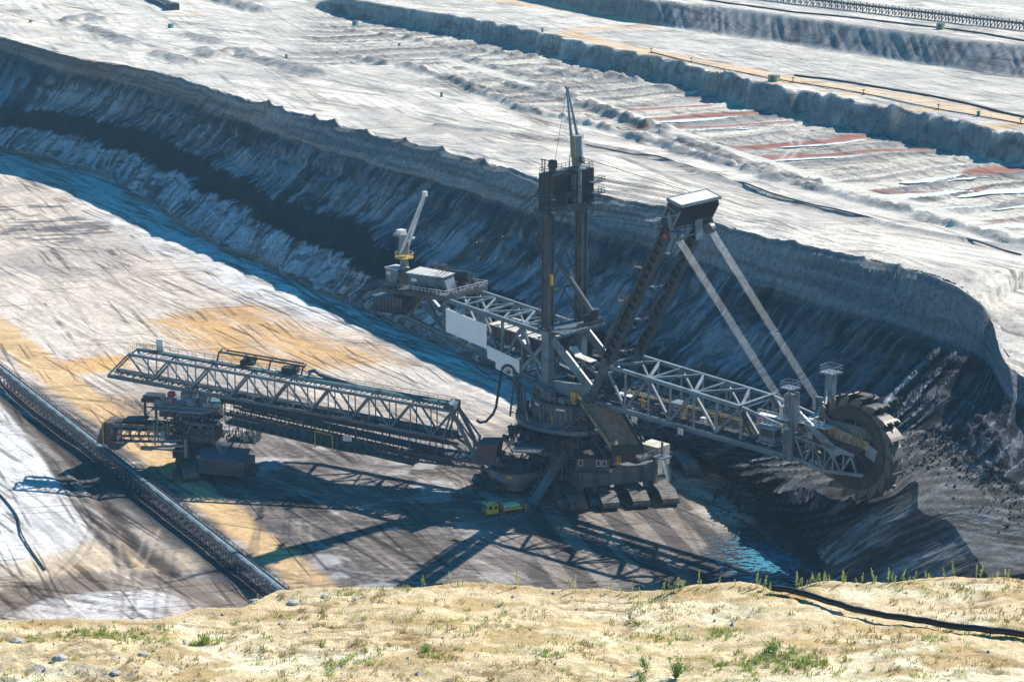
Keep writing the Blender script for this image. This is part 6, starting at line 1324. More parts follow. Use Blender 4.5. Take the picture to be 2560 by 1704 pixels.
for k in range(90):
    s=rg.uniform(-5,8);y=rg.uniform(-4.6,4.5);z=rg.uniform(6.8,14);mb.beam((s,y,z),(s+rg.uniform(-2.4,2.4),y+rg.uniform(-.6,.6),z+rg.uniform(-1.6,1.6)),rg.uniform(.08,.22))
for k in range(30): s=rg.uniform(-5,7);z=rg.uniform(7.4,12);y=-4.4;mb.box(s,s+rg.uniform(.3,1.2),y,y+.6,z,z+rg.uniform(.3,1))
mb.build('pipework','mid',LU)
mb=MB()
for k in range(70): s=rg.uniform(-17,8);y=rg.uniform(-4.8,-3.6);z=rg.choice([5.6,7.4,9.2,12.4,14.9]);mb.beam((s,y,z),(s+rg.choice([0,0,1.6]),y,z+rg.uniform(.5,1.4)),.08)
mb.rail([(-3,-4.9,7.4),(8,-4.9,7.4)],st=.9);mb.rail([(-1,-4.4,12.5),(6,-4.4,12.5)],st=.9);mb.stair((8.5,-5.2,7.2),(11.5,-5.2,3),.8,(0,1,0));mb.build('handrails','light',LU)
mb=MB();mb.tube(lloc(437,1180,1.6),tuple(Vector(lloc(447,1180,1.6))+Vector((.2,-2.2,-.4))),.8,14);mb.build('drive_gearbox','brown',LU)

# ======================= BELT CONVEYOR ON THE FLOOR =======================
c0=Vector((-129.27,535.4,0));cv=Vector((cdir[0],cdir[1],0));cn=Vector((-cv.y,cv.x,0))
ang=math.atan2(cv.y,cv.x);BE=empty('belt_conveyor',(c0.x,c0.y,0),ang,'long blue-grey trestle belt conveyor running diagonally across the lower left floor','conveyor')
BE.scale=(1,.70,.76)
L0,L1=-75,215
mb=MB();bw=1.05
mb.add([(L0,-bw,3.55),(L1,-bw,3.55),(L1,-.6,3.15),(L0,-.6,3.15),(L1,.6,3.15),(L0,.6,3.15),(L1,bw,3.55),(L0,bw,3.55)],[(0,3,2,1),(3,5,4,2),(5,7,6,4)])
bl=mb.build('belt','belt',BE)
mb=MB();Lc=L0
rr=np.random.RandomState(3);xs_=np.arange(L0,L1,.5);vs_=[];fs_=[]
for i,x in enumerate(xs_):
    h=.3+.1*math.sin(x*.9)+.12*rr.rand()
    for j,y in enumerate((-.85,-.45,0,.45,.85)): vs_.append((x,y,3.34+ (h*(1-(y/.9)**2)) ))
for i in range(len(xs_)-1):
    for j in range(4): a_=i*5+j;fs_.append((a_,a_+5,a_+6,a_+1))
mb.add(vs_,fs_)
mb.build('carried_earth',paint('grey_blue_sand',(.16,.22,.26),.9,0,.3,.9),BE,smooth=True)
mb=MB()
for y in (-1.45,1.45):
    mb.beam((L0,y,3.1),(L1,y,3.1),.14,.42);mb.beam((L0,y*1.18,2.2),(L1,y*1.18,2.2),.1,.2)
mb.build('side_girder','blue',BE)
mb=MB();k=L0
mid_=MB();feet=MB()
i=0
while k<L1:
    mb.beam((k,-1.9,2.9),(k,1.9,2.9),.12,.2)
    for y in (-1.5,1.5): mb.tube((k,y*1.0,3.35),(k,y*.45,3.1),.12,6)
    k+=1.5
mb.build('idler_rollers','dark',BE)['kind']='stuff'
mb=MB()
for y in (-1.6,1.6):
    mb.beam((0,y,0),(0,y,3.2),.2);mb.beam((.7,y,.1),(0,y,1.8),.12);mb.box(-.35,.35,y-.3,y+.3,-.1,.12)
mb.beam((0,-1.6,.8),(0,1.6,.8),.16);mb.beam((0,-1.6,.8),(0,1.6,2.9),.12)
tl=meshof(mb,'trestle','blue')
for i in range(100): o=link(bpy.data.objects.new('trestle',tl),BE);o.location=(L0+i*2.9,0,0)
mb=MB();mb.slab([(L0,1.6,2.75),(L1,1.6,2.75),(L1,2.3,2.75),(L0,2.3,2.75)],(0,0,.08));mb.rail([(L0,2.3,2.8),(L1,2.3,2.8)],st=2.2,h=1.0,r=.06)
mb.rail([(L0,-2.2,2.75),(L1,-2.2,2.75)],st=2.2,h=.5,r=.05,mid=False);mb.build('walkway','dark',BE)
mb=MB();mb.beam((0,-1.85,2.4),(.4,-1.9,.7),.13);mb.beam((.7,-1.85,2.4),(.3,-1.9,.9),.1);mb.beam((.4,-1.9,.72),(.3,-1.9,.9),.1);rh=meshof(mb,'red_hose','plum')
for i in range(52): o=link(bpy.data.objects.new('red_hose',rh),BE);o.location=(60+i*2.9,0,0)
# ======================= YELLOW TRUCK, CARGO, PEOPLE =======================
tx0,ty0,_=onz(1253,1290);TK=empty('yellow_truck',(onz(1255,1286)[0],onz(1255,1286)[1],0),math.radians(180+24),'yellow double-cab flatbed truck parked in the shadow before the excavator','truck')
# local: +x forward, front toward the camera left
mb=MB();hw=1.25
mb.slab([(1.3,-hw,1.0),(3.75,-hw,.95),(3.95,-hw,1.75),(3.7,-hw,2.85),(1.3,-hw,2.95)],(0,2*hw,0));cabm=mb.build('cab','yellow',TK,smooth=False)
M['truckyellow']=paint('truck_yellow_paint',(.62,.50,.08),.35,0,.1,1.0);M['lime']=paint('lime_plastic',(.60,.85,.48),.5,0,.1,1.0);M['orange']=paint('orange_hivis_cloth',(.85,.16,.06),.8,0,.1,3.0);M['skin']=paint('skin',(.5,.3,.22),.6,0,.05,3.0);M['redcloth']=paint('red_work_cloth',(.45,.06,.07),.8,0,.1,3.0);M['rubber']=paint('tyre_rubber',(.025,.025,.027),.85,0,.2,3.0)
cabm.data.materials[0]=M['truckyellow']
mb=MB();mb.slab([(3.97,-1.05,1.85),(3.76,-1.05,2.65),(3.76,1.05,2.65),(3.97,1.05,1.85)],(.03,0,0));mb.build('windscreen',paint('blue_window_glass',(.04,.10,.16),.05,0,.1,.5),cabm)
mb=MB()
for y in (-hw-.02,hw+.0):
    mb.box(2.7,3.45,y,y+.02,1.9,2.6);mb.box(1.6,2.2,y,y+.02,1.9,2.6)
mb.build('side_window','glass',cabm)
mb=MB();mb.box(3.7,4.02,-hw,hw,.55,.95);mb.box(1.4,1.55,-hw-.3,-hw,1.9,2.4) if False else None;mb.box(3.93,3.99,-.9,.9,1.3,1.5);mb.build('bumper','dark',cabm)
for y in (-.95,.95):
    m_=MB();m_.tube((4.0,y,.78),(4.05,y,.78),.13,10);m_.build('headlight','white',cabm)
mb=MB();mb.box(2.2,3.0,-.4,.5,2.9,3.02);mb.box(3.4,3.7,-1.1,-.7,2.85,3.0);mb.box(3.4,3.7,.7,1.1,2.85,3.0);mb.build('roof_hatch','white',cabm)
mb=MB();mb.box(-3.9,3.6,-.5,.5,.75,1.0);mb.box(-.2,.9,-1.1,1.1,.7,1.2);mb.build('chassis','dark',TK)
mb=MB();mb.box(-4.0,.2,-1.25,1.25,1.2,1.32);mb.box(-4,.2,-1.27,-1.22,1.32,1.62);mb.box(-4,.2,1.22,1.27,1.32,1.62);mb.box(-4.03,-3.98,-1.25,1.25,1.32,2.0);mb.box(-4,-3.2,-1.2,1.2,1.32,1.5)
fb=mb.build('flatbed','truckyellow',TK)
for x,y in ((2.6,-1.05),(2.6,1.05),(-1.6,-1.05),(-1.6,1.05),(-2.9,-1.05),(-2.9,1.05)):
    m_=MB();m_.tube((x,y-.16,.5),(x,y+.16,.5),.5,18);wo=m_.build('wheel','rubber',TK);m_=MB();m_.tube((x,y-.18,.5),(x,y+.18,.5),.22,12);m_.build('rim','mid',wo)
mb=MB();mb.beam((.75,0,1),(.75,0,3.0),.3);mb.beam((.75,0,2.9),(.7,-.9,1.6),.2);mb.beam((.75,0,2.9),(.75,.9,2.2),.22);mb.box(.5,1.0,-1.2,1.2,1.0,1.25);mb.box(.55,.95,.8,1.2,.5,1.6);mb.build('loading_crane','plum',TK)
T0=TK.location;Rz=Matrix.Rotation(TK.rotation_euler.z,4,'Z')
def tkw(v): return T0+Rz@Vector(v)
def bin_(x,lab):
    o=empty('green_bin',tkw((x,0,1.33)),TK.rotation_euler.z,lab,'container','lime containers on the truck');m_=MB()
    m_.hexa([(-.8,-1.0,0),(.8,-1.0,0),(.8,1.0,0),(-.8,1.0,0),(-.9,-1.12,.7),(.9,-1.12,.7),(.9,1.12,.7),(-.9,1.12,.7)]);m_.build('tub','lime',o)
    m_=MB();m_.hexa([(-.95,-1.15,.7),(.95,-1.15,.7),(.95,1.15,.7),(-.95,1.15,.7),(-.85,-1.0,.85),(.85,-1.0,.85),(.85,1.0,.85),(-.85,1.0,.85)]);m_.build('lid','lime',o)
    m_=MB();m_.box(-.65,.65,-1.18,-1.13,.38,.52);m_.box(-.65,.65,1.13,1.18,.38,.52);m_.build('handle_slot','dark',o)
bin_(-.85,'pale lime plastic container on the truck bed, the one next to the cab');bin_(-2.65,'pale lime plastic container on the truck bed, the one nearer the tailboard')
# people: continuous skinned body
def person(name_loc,rz,label,pose,suit,helm='white',z=0):
    J,E,R=pose
    me=bpy.data.meshes.new('person');me.from_pydata(J,E,[]);o=link(bpy.data.objects.new('person',me));o.location=name_loc;o.rotation_euler=(0,0,rz)
    sk_=o.modifiers.new('s','SKIN');me.skin_vertices.new(name='') if not me.skin_vertices else None
    for i,r in enumerate(R): me.skin_vertices[0].data[i].radius=(r,r)
    me.skin_vertices[0].data[0].use_root=True
    su=o.modifiers.new('b','SUBSURF');su.levels=1
    dg=bpy.context.evaluated_depsgraph_get();nm=bpy.data.meshes.new_from_object(o.evaluated_get(dg));o.modifiers.clear();o.data=nm
    nm.materials.clear();nm.materials.append(M[suit]);nm.materials.append(M['skin'])
    for p in nm.polygons:
        p.use_smooth=True
        if p.center.z>J[2][2]+.08*0+.02: p.material_index=1
    prop(o,label,'person')
    h=Vector(J[3]);m_=MB();n=10;vs=[];fs=[]
    for k in range(5):
        ph=k/4*math.pi/2
        for i in range(n): a=2*math.pi*i/n;vs.append((h.x+.15*math.cos(ph)*math.cos(a),h.y+.125*math.cos(ph)*math.sin(a),h.z+.03+.13*math.sin(ph)))
    for k in range(4):
        for i in range(n): j=(i+1)%n;fs.append((k*n+i,k*n+j,(k+1)*n+j,(k+1)*n+i))
    m_.add(vs,fs);m_.tube((h.x+.03,h.y,h.z+.02),(h.x+.03,h.y,h.z+.04),.17,12);m_.build('helmet',helm,o)
    return o
stand=([(0,0,.98),(0,0,1.25),(0,0,1.5),(.02,0,1.68),(0,.1,.92),(.03,.11,.5),(0,.12,.08),(.16,.13,.04),(0,-.1,.92),(-.03,-.11,.5),(-.04,-.12,.08),(.12,-.13,.04),(0,.21,1.42),(-.02,.27,1.15),(.08,.26,.92),(.11,.26,.82),(0,-.21,1.42),(.04,-.27,1.15),(.2,-.2,1.0),(.26,-.16,.98)],
 [(0,1),(1,2),(2,3),(0,4),(4,5),(5,6),(6,7),(0,8),(8,9),(9,10),(10,11),(2,12),(12,13),(13,14),(14,15),(2,16),(16,17),(17,18),(18,19)],
 [.15,.17,.08,.115,.11,.085,.06,.045,.11,.085,.06,.045,.075,.06,.045,.035,.075,.06,.045,.035])
px_,py_,_=onz(1315,1281);person((px_,py_,0),math.radians(200),'person in orange overalls and white helmet standing alone right of the yellow truck',stand,'orange')
lean=([(0,0,.9),(.12,0,1.15),(.25,0,1.38),(.33,0,1.54),(0,.1,.86),(.05,.11,.46),(0,.12,.08),(.16,.13,.04),(0,-.1,.86),(.02,-.11,.46),(-.04,-.12,.08),(.12,-.13,.04),(.22,.21,1.32),(.3,.27,1.08),(.42,.22,.95),(.5,.2,.93),(.22,-.21,1.32),(.32,-.27,1.08),(.46,-.2,.98),(.54,-.16,.96)],stand[1],stand[2])
p_=tkw((.1,.5,1.32));person((p_.x,p_.y,1.32),TK.rotation_euler.z,'person in red work clothes standing on the truck bed behind the cab, bent over',lean,'redcloth')
# ======================= SMALL THINGS ON THE TERRACES =======================
def box_thing(name,px,py,w_,d_,h_,mat,label,cat,z,group=None,rz=-.6):
    x,y,_=onz(px,py,z);z=terr(x,y);o=empty(name,(x,y,z),rz,label,cat,group)
    m_=MB();m_.box(-w_/2,w_/2,-d_/2,d_/2,.15,h_);b_=m_.build('housing',mat,o);m_=MB();m_.box(-w_/2-.1,w_/2+.1,-d_/2-.1,d_/2+.1,h_,h_+.12);m_.build('roof','light',o)
    m_=MB();m_.box(-w_/2,w_/2,-d_/2,-d_/2+.2,0,.15);m_.box(-w_/2,w_/2,d_/2-.2,d_/2,0,.15);m_.build('skid','dark',o);m_=MB();m_.box(-w_*.2,w_*.2,-d_/2-.04,-d_/2,.2,h_*.85);m_.build('door','mid',o);return o
M['teal']=paint('teal_paint',(.10,.36,.32),.6,0,.15,1.0);M['olive']=paint('olive_paint',(.30,.36,.16),.6,0,.15,1.0)
G='small service boxes on the sand terraces'
for px,py,w_,h_,mt,z,lab in ((888,53,2.2,1.7,'teal',T1,'small teal service box alone on the pale sand in the upper middle'),
  (427,70,2.0,1.7,'teal',T1,'small teal service box between the pale spoil mounds at upper left'),
  (77,56,1.2,.9,'teal',T1,'tiny teal box on the ochre patch near the upper left corner'),
  (1104,242,.8,1.5,'teal',T1,'slim teal cabinet on the terrace left of the mast crane'),
  (1025,29,.8,1.2,'teal',T1,'slim teal cabinet near the upper edge above the trench head'),
  (998,103,.9,1.0,'teal',T1,'tiny teal cabinet just beyond the scarp at the trench head'),
  (716,141,.8,1.2,'teal',T1,'slim teal cabinet left of the trench on the open sand'),
  (1356,81,.8,1.6,'teal',T2,'slim pale teal cabinet left of the ochre road bend'),
  (1935,202,3.4,2.0,'olive',T2,'olive green service cabin beside the ochre road'),
  (2351,74,2.6,2.2,'olive',T3,'olive green cabin on the highest terrace by the black cable'),
  (2446,291,.9,1.6,'teal',T2,'slim teal cabinet on the ochre road at the far right')): box_thing('service_box',px,py,w_,w_*.7,h_,mt,lab,'service box',z,G)
def ground_cable(name,P,z,r,mat,label,cat,lift=.3,conv=W2):
    P=smooth_poly(conv(P,z),4);m_=MB();m_.path([(p[0],p[1],terr(p[0],p[1])+lift) for p in P],r,6);o=m_.build(name,mat);return prop(o,label,cat)
ground_cable('power_cable',[(1300,350),(1500,375),(1700,410),(2000,460),(2356,545),(2600,600)],T2,.35,'dark','thick dark cable lying along the far side of the ochre road','cable')
ground_cable('power_cable',[(640,243),(830,290),(1150,355),(1500,415),(1960,505),(2356,575)],T2,.2,'dark','thin dark cable running on the near side of the ochre road','cable')
ground_cable('power_cable',[(860,-4),(1200,45),(1600,88),(2000,135),(2356,190),(2600,225)],T3,.35,'dark','dark cable stretched along the highest terrace','cable')
ground_cable('pipeline',[(340,680),(560,720),(760,765),(1010,850),(1250,950),(1560,1025),(1900,1090),(2340,1205)],T1,.22,'dark','thin dark pipeline following the haul track above the pit wall','pipe')
P=smooth_poly(Wf([(-20,1120),(10,1150),(40,1190),(48,1225),(70,1265),(104,1312)]),5);m_=MB();m_.path([(p[0],p[1],.25) for p in P],.17,8);prop(m_.build('drain_hose','dark'),'dark hose winding over the white sand at the lower left','hose')
# pylons by the ochre road
for i,(px,py,lab) in enumerate(((640,243,'left of the road bend'),(825,288,'beside the first ochre patch'),(1292,378,'right of the olive cabin'),(1617,440,'on the middle ochre patch'),(1962,503,'on the right ochre patch'),(2340,572,'at the right edge'))):
    x,y,_=onz(1280+px/1.8406,py/1.8406,T2);z=terr(x,y);o=empty('cable_post',(x,y,z),.2,'short dark cable post by the ochre road, '+lab,'post','cable posts along the ochre road');m_=MB();m_.beam((0,0,0),(0,0,1.8),.2);m_.build('post','dark',o);m_=MB();m_.beam((-.6,0,1.6),(.6,0,1.6),.2);m_.build('crossbar','dark',o);m_=MB();m_.box(-.5,.5,-.4,.4,0,.3);m_.build('footing','mid',o)
# far conveyor
P=W2([(1130,-4),(2356,140)],T3);a_=Vector((*P[0],0));b_=Vector((*P[1],0));d_=(b_-a_);L_=d_.length+160
FC=empty('far_conveyor',(a_.x,a_.y,T3),math.atan2(d_.y,d_.x),'dark trestle conveyor crossing the highest terrace at the upper right','conveyor')
def far_belt(o,L_,s=-120,hh=2.6):
    m_=MB();m_.slab([(s,-.9,hh),(L_,-.9,hh),(L_,.9,hh),(s,.9,hh)],(0,0,.2));m_.build('belt','belt',o);m_=MB()
    for y in (-1.2,1.2): m_.beam((s,y,hh-.2),(L_,y,hh-.2),.2,.5);m_.beam((s,y*1.3,hh+.8),(L_,y*1.3,hh+.8),.12)
    m_.build('side_girder','dark',o);m_=MB();k=s
    while k<L_:
        for y in (-1.2,1.2): m_.beam((k,y,0),(k,y,hh+.8),.3);m_.beam((k,y,.1),(k+1.6,y,hh-.4),.2)
        m_.beam((k,-1.2,.5),(k,1.2,hh-.4),.2);k+=3.4
    m_.build('trestle_legs','mid',o)
far_belt(FC,L_)
x0,y0,_=onz(310,-30,T1);x1,y1,_=onz(436,26,T1);f2=empty('dark_conveyor_tail',(x0,y0,terr(x0,y0)),math.atan2(y1-y0,x1-x0),'dark conveyor tail station at the upper left edge','conveyor');
L_=math.hypot(x1-x0,y1-y0);m_=MB();m_.slab([(0,-1.5,2.4),(L_,-1.5,1.8),(L_,1.5,1.8),(0,1.5,2.4)],(0,0,.5));m_.build('belt','belt',f2);m_=MB()
for k in range(24): m_.beam((L_*k/24,-1.6,0),(L_*k/24,-1.6,2.6),.3);m_.beam((L_*k/24,1.6,0),(L_*k/24,1.6,2.6),.3)
m_.beam((0,-1.7,1),(L_,-1.7,.8),.3,1.6);m_.build('trestle_legs','dark',f2);m_=MB();m_.box(L_-6,L_+1,-2.2,2.2,0,3);m_.build('tail_station','dark',f2)
# pale puddles on the trench floor, sky reflection painted as base colour
def water(name,col,rough=.12,label=None):
    m=bpy.data.materials.new(name);m.use_nodes=True;t=m.node_tree;b=t.nodes['Principled BSDF'];b.inputs['Base Color'].default_value=(*col,1);b.inputs['Roughness'].default_value=rough
    n=t.nodes.new('ShaderNodeTexNoise');n.inputs['Scale'].default_value=1.5;g=t.nodes.new('ShaderNodeTexCoord');t.links.new(g.outputs['Object'],n.inputs[0]);bp=t.nodes.new('ShaderNodeBump');bp.inputs['Strength'].default_value=.05;t.links.new(n.outputs[0],bp.inputs['Height']);t.links.new(bp.outputs[0],b.inputs['Normal']);return m
wr=water('rusty_water',(.36,.12,.07),.35);ww_=water('sky_tinted_water',(.80,.83,.86),.25);wb=water('brown_water',(.30,.20,.12),.3)
def strip(name,P,mat,z=T1-2+.34,w0=1.6,label=''):
    P=smooth_poly(W2([p[:2] for p in P],z),5);t=np.gradient(P,axis=0);t/=np.linalg.norm(t,axis=1)[:,None];n=np.stack([-t[:,1],t[:,0]],1);m_=len(P);k=np.linspace(0,1,m_);wd=w0*np.sin(np.clip(k*math.pi,.08,math.pi-.08))**.5*(1+.25*np.sin(k*23))
    a_=P+n*wd[:,None];b_=P-n*wd[:,None];me=bpy.data.meshes.new(name);vs=[(p[0],p[1],z) for p in a_]+[(p[0],p[1],z) for p in b_];fs=[(i,i+1,m_+i+1,m_+i) for i in range(m_-1)];me.from_pydata(vs,[],fs);me.materials.append(mat);o=link(bpy.data.objects.new(name,me));o['kind']='structure';return o
strip('sky_tinted_water',[(1230,678),(1400,668),(1520,658),(1620,642)],ww_,z=T1-1.62,w0=1.3)
strip('sky_tinted_water',[(670,562),(850,552),(1040,536)],ww_,z=T1-1.62,w0=2.2)
strip('sky_tinted_water',[(850,600),(1020,592),(1200,576)],ww_,w0=2.2)
strip('sky_tinted_water',[(1150,742),(1400,728),(1600,716)],ww_,z=T1-1.62,w0=1.0)
strip('sky_tinted_water',[(1790,840),(1950,828),(2100,812),(2200,806)],ww_,w0=3.2)
strip('sky_tinted_water',[(1640,900),(1850,905),(2100,888),(2450,872)],ww_,w0=4.2)
strip('sky_tinted_water',[(1850,965),(2050,962),(2250,952),(2450,946)],ww_,w0=3.0)
strip('sky_tinted_water',[(2090,1035),(2250,1038),(2450,1036)],ww_,w0=2.6)
# puddle with mud islands by the coal bench, reflected sky blue painted in
m=bpy.data.materials.new('blue_puddle_water');m.use_nodes=True;t=m.node_tree;N=t.nodes;L=t.links;b=N['Principled BSDF'];g=N.new('ShaderNodeNewGeometry');mp=N.new('ShaderNodeMapping');mp.inputs['Scale'].default_value=(.7,1.5,1);mp.inputs['Rotation'].default_value=(0,0,.25);L.new(g.outputs['Position'],mp.inputs[0])
n=N.new('ShaderNodeTexNoise');n.inputs['Scale'].default_value=1.0;n.inputs['Detail'].default_value=8;n.inputs['Roughness'].default_value=.68;L.new(mp.outputs[0],n.inputs[0])
pc=onz(1925,1400);vm=N.new('ShaderNodeVectorMath');vm.operation='SUBTRACT';vm.inputs[1].default_value=(pc[0],pc[1],0);L.new(g.outputs['Position'],vm.inputs[0])
vd=N.new('ShaderNodeVectorMath');vd.operation='MULTIPLY';vd.inputs[1].default_value=(1/13,1/19,0);L.new(vm.outputs[0],vd.inputs[0]);vl=N.new('ShaderNodeVectorMath');vl.operation='LENGTH';L.new(vd.outputs[0],vl.inputs[0])
ms=N.new('ShaderNodeMath');ms.operation='MULTIPLY_ADD';ms.inputs[1].default_value=-.16;ms.inputs[2].default_value=.08;L.new(vl.outputs['Value'],ms.inputs[0]);ma=N.new('ShaderNodeMath');ma.operation='ADD';L.new(n.outputs[0],ma.inputs[0]);L.new(ms.outputs[0],ma.inputs[1])
r=N.new('ShaderNodeMapRange');r.inputs[1].default_value=.505;r.inputs[2].default_value=.53;L.new(ma.outputs[0],r.inputs[0])
mud=N.new('ShaderNodeBsdfTransparent');b.inputs['Base Color'].default_value=(.07,.26,.38,1);b.inputs['Roughness'].default_value=.12;mx=N.new('ShaderNodeMixShader');L.new(r.outputs[0],mx.inputs[0]);L.new(mud.outputs[0],mx.inputs[1]);L.new(b.outputs[0],mx.inputs[2]);L.new(mx.outputs[0],N['Material Output'].inputs[0])
n.inputs['Distortion'].default_value=.6
P=np.array([onz(*p)[:2] for p in smooth_poly([(1720,1385),(1760,1330),(1850,1310),(1880,1290),(1940,1310),(2010,1360),(2060,1400),(2040,1450),(1960,1500),(1860,1500),(1780,1470),(1720,1420),(1720,1385)],6)[:-1]])
me=bpy.data.meshes.new('puddle_water');me.from_pydata([(p[0],p[1],.22) for p in P],[],[tuple(range(len(P)))]);me.materials.append(m);o=link(bpy.data.objects.new('puddle_water',me));o['kind']='structure'
# loose coal lumps
def lumps(name,spots,mat,rs=0,kind='stuff'):
    R=np.random.RandomState(rs);m_=MB();base=[(1,0,0),(-1,0,0),(0,1,0),(0,-1,0),(0,0,1),(0,0,-1)];F=[(0,2,4),(2,1,4),(1,3,4),(3,0,4),(2,0,5),(1,2,5),(3,1,5),(0,3,5)]
    for x,y,z,s in spots: m_.add([(x+b[0]*s*R.uniform(.6,1.2),y+b[1]*s*R.uniform(.6,1.2),z+b[2]*s*R.uniform(.4,.9)) for b in base],F)
    o=m_.build(name,mat);o['kind']=kind;return o
R=np.random.RandomState(5);sp_=[]
for (P,n_,z,s) in ((W([(1500,1000),(1750,1110),(1960,1180)]),900,.3,.55),(W([(1640,1090),(1800,1180),(1930,1240)]),260,.2,.35),(W([(1860,1290),(1900,1330),(1960,1350)]),220,.3,.5),(W([(1790,1235),(1860,1250),(1900,1290)]),200,.3,.45)):
    P=smooth_poly(P,12)
    for i in range(n_): p=P[R.randint(len(P))]+R.normal(0,3.2,2);sp_.append((p[0],p[1],z+R.uniform(0,.5),s*R.lognormal(-.5,.5)))
lumps('coal_lumps',sp_,'coal')
# lumps over the sunlit bench, set on the slope mesh
so=bpy.data.objects['quarry_slope'].data;nv=len(so.vertices);cc=np.empty(nv*3,np.float32);so.vertices.foreach_get('co',cc);cc=cc.reshape(-1,NS,3)
i0=sum(seg[:4]);sp_=[]
for i in range(1500):
    a_=R.randint(i0-2,i0+seg[4]+seg[5]//2);b_=R.randint(int(.72*NS),int(.97*NS));p=cc[a_,b_];sp_.append((p[0]+R.normal(0,.5),p[1]+R.normal(0,.5),p[2]+.05,.5*R.lognormal(-1.0,.6)))
lumps('bench_lumps',sp_,'coal',3)

# ======================= FOREGROUND SAND BANK =======================
ZB=129.5
eg=[(-150,1545),(0,1543),(110,1540),(217,1541),(400,1538),(440,1528),(500,1512),(610,1508),(650,1490),(695,1472),(780,1466),(870,1461),(960,1462),(1050,1462),(1140,1454),(1250,1456),(1360,1462),(1450,1466),(1520,1467),(1600,1474),(1673,1472),(1740,1456),(1850,1451),(1930,1462),(1990,1458),(2065,1446),(2173,1448),(2282,1446),(2390,1435),(2500,1437),(2560,1446),(2800,1446)]
EW=W(eg,ZB);EW=EW[np.argsort(EW[:,0])]
xs=np.arange(-19,19,.055);ys=np.concatenate([np.arange(44,60,.055),np.arange(60,80,.8)]);X,Y=np.meshgrid(xs,ys)
ye=np.interp(X,EW[:,0],EW[:,1])+(fbm(X/1.3,X*0+3,301,4)-.5)*.5
d=Y-ye
def bank(X,Y,d):
    h=(fbm(X/4,Y/4,303,5)-.5)*.55+(fbm(X/.9,Y/.9,305,5)-.5)*.16+(fbm(X/.25,Y/.25,307,4)-.5)*.045
    # eroded ruts running across
    rut=1-np.abs(np.sin((Y-.25*X*.2+fbm(X/5,Y/3,309,3)*2.2)*2.1)); h-=sst(.8,1,rut)*.06*sst(.45,.6,fbm(X/6,Y/2,311,3))
    lf=(1-sst(-11,-7.5,X))*sst(0,3,56.2-Y); h+=lf*fbm(X/1.0,Y/1.0,313,5)*.5
    return h
hh_=bank(X,Y,d)
rise=np.exp(-(d/.9)**2)*.12*0
Z=ZB+hh_*sst(0,.5,-d)*1.0+(-np.maximum(d,0)*1.15)*1.0-.05
Z-= .10*np.exp(-((d+1.0)/.8)**2)*0
pp=smooth_poly([(1930,1456),(1980,1461),(2040,1478),(2120,1500),(2200,1516),(2290,1530),(2400,1551),(2480,1564),(2570,1577),(2700,1597)],5)
PW=np.array([onz(p[0],p[1],ZB+.16)[:2] for p in pp]);Z-=line_mask(X,Y,PW,.35,.2)*.10
c=np.zeros(X.shape+(3,))+np.array((.80,.64,.41));c=mixc(c,(.88,.78,.57),sst(.45,.65,fbm(X/2.5,Y/1.2,321,5)));c=mixc(c,(.50,.35,.16),sst(.56,.7,fbm(X/1.6,Y/.7,323,5))*.8);c=mixc(c,(.62,.46,.24),sst(.5,.6,fbm(X/.5,Y/.3,325,4))*.35)
c=mixc(c,(.42,.35,.20),sst(.55,.68,fbm(X/.8,Y/.5,327,5))*sst(1.2,2.5,-d)*.5);c=mixc(c,(.36,.33,.30),(1-sst(-11.5,-8,X))*sst(.45,.6,fbm(X/.7,Y/.7,329,5))*sst(2,3.5,-d)*.8)
crk=1-np.abs(2*fbm(X/2.2,Y/.9,335,4)-1)*9; crk=np.clip(crk,0,1)*sst(.45,.55,fbm(X/3,Y/1.5,336,3)); c=mixc(c,(.30,.21,.11),crk*.75); Z-=crk*.035
clod=sst(.62,.75,fbm(X/.16,Y/.16,337,2))*sst(.5,.6,fbm(X/2,Y/1,338,4)); Z+=clod*.03; c=mixc(c,(.44,.33,.18),clod*.6)
c=mixc(c,(.50,.36,.18),np.exp(-((d+.25)/.35)**2)*.6)
gr=sst(.5,.68,fbm(X/1.8,Y/.9,331,4))
c=mixc(c,(.22,.27,.06),gr*(.15+.3*sst(1.5,4,-d))*sst(.5,.62,fbm(X/.18,Y/.18,333,3)))
sandmat=ground_mat('bank_sand',5.0,.32,.7,fine=4,bdist=.10)
grid_obj('sand_bank',X,Y,Z,sandmat,c)
_B=(xs.copy(),ys.copy(),Z.copy())
def bz(x,y): return float(_B[2][int(np.clip(np.searchsorted(_B[1],y),0,len(_B[1])-1)),int(np.clip(np.searchsorted(_B[0],x),0,len(_B[0])-1))])
def edge_y(x): return float(np.interp(x,EW[:,0],EW[:,1]))
# valley side down to the pit floor
xs=np.linspace(-260,260,60);Y=[];Z=[]
prof=[(79.5,107.0),(100,80),(130,45),(165,12),(195,0.3),(350,-.3)]
X=np.array([xs]*len(prof));Y=np.array([[p[0]]*60 for p in prof]);Z=np.array([[p[1]]*60 for p in prof])+(fbm(X/20,Y/20,341,3)-.5)*4*np.array([[0],[1],[1],[1],[.1],[0]])
grid_obj('bank_slope',X,Y,Z,sandmat,np.zeros(X.shape+(3,))+np.array((.5,.4,.27)))
# black pipe
m_=MB();m_.path([(p[0],p[1],bz(p[0],p[1])*.0+ZB+.10+ (bz(p[0],p[1])-ZB)*.6) for p in PW],.09,14);o=m_.build('drain_pipe',paint('black_plastic_pipe',(.035,.035,.04),.35,0,.15,1),None,smooth=True);prop(o,'thick black plastic pipe lying across the sandy bank at the lower right','pipe')
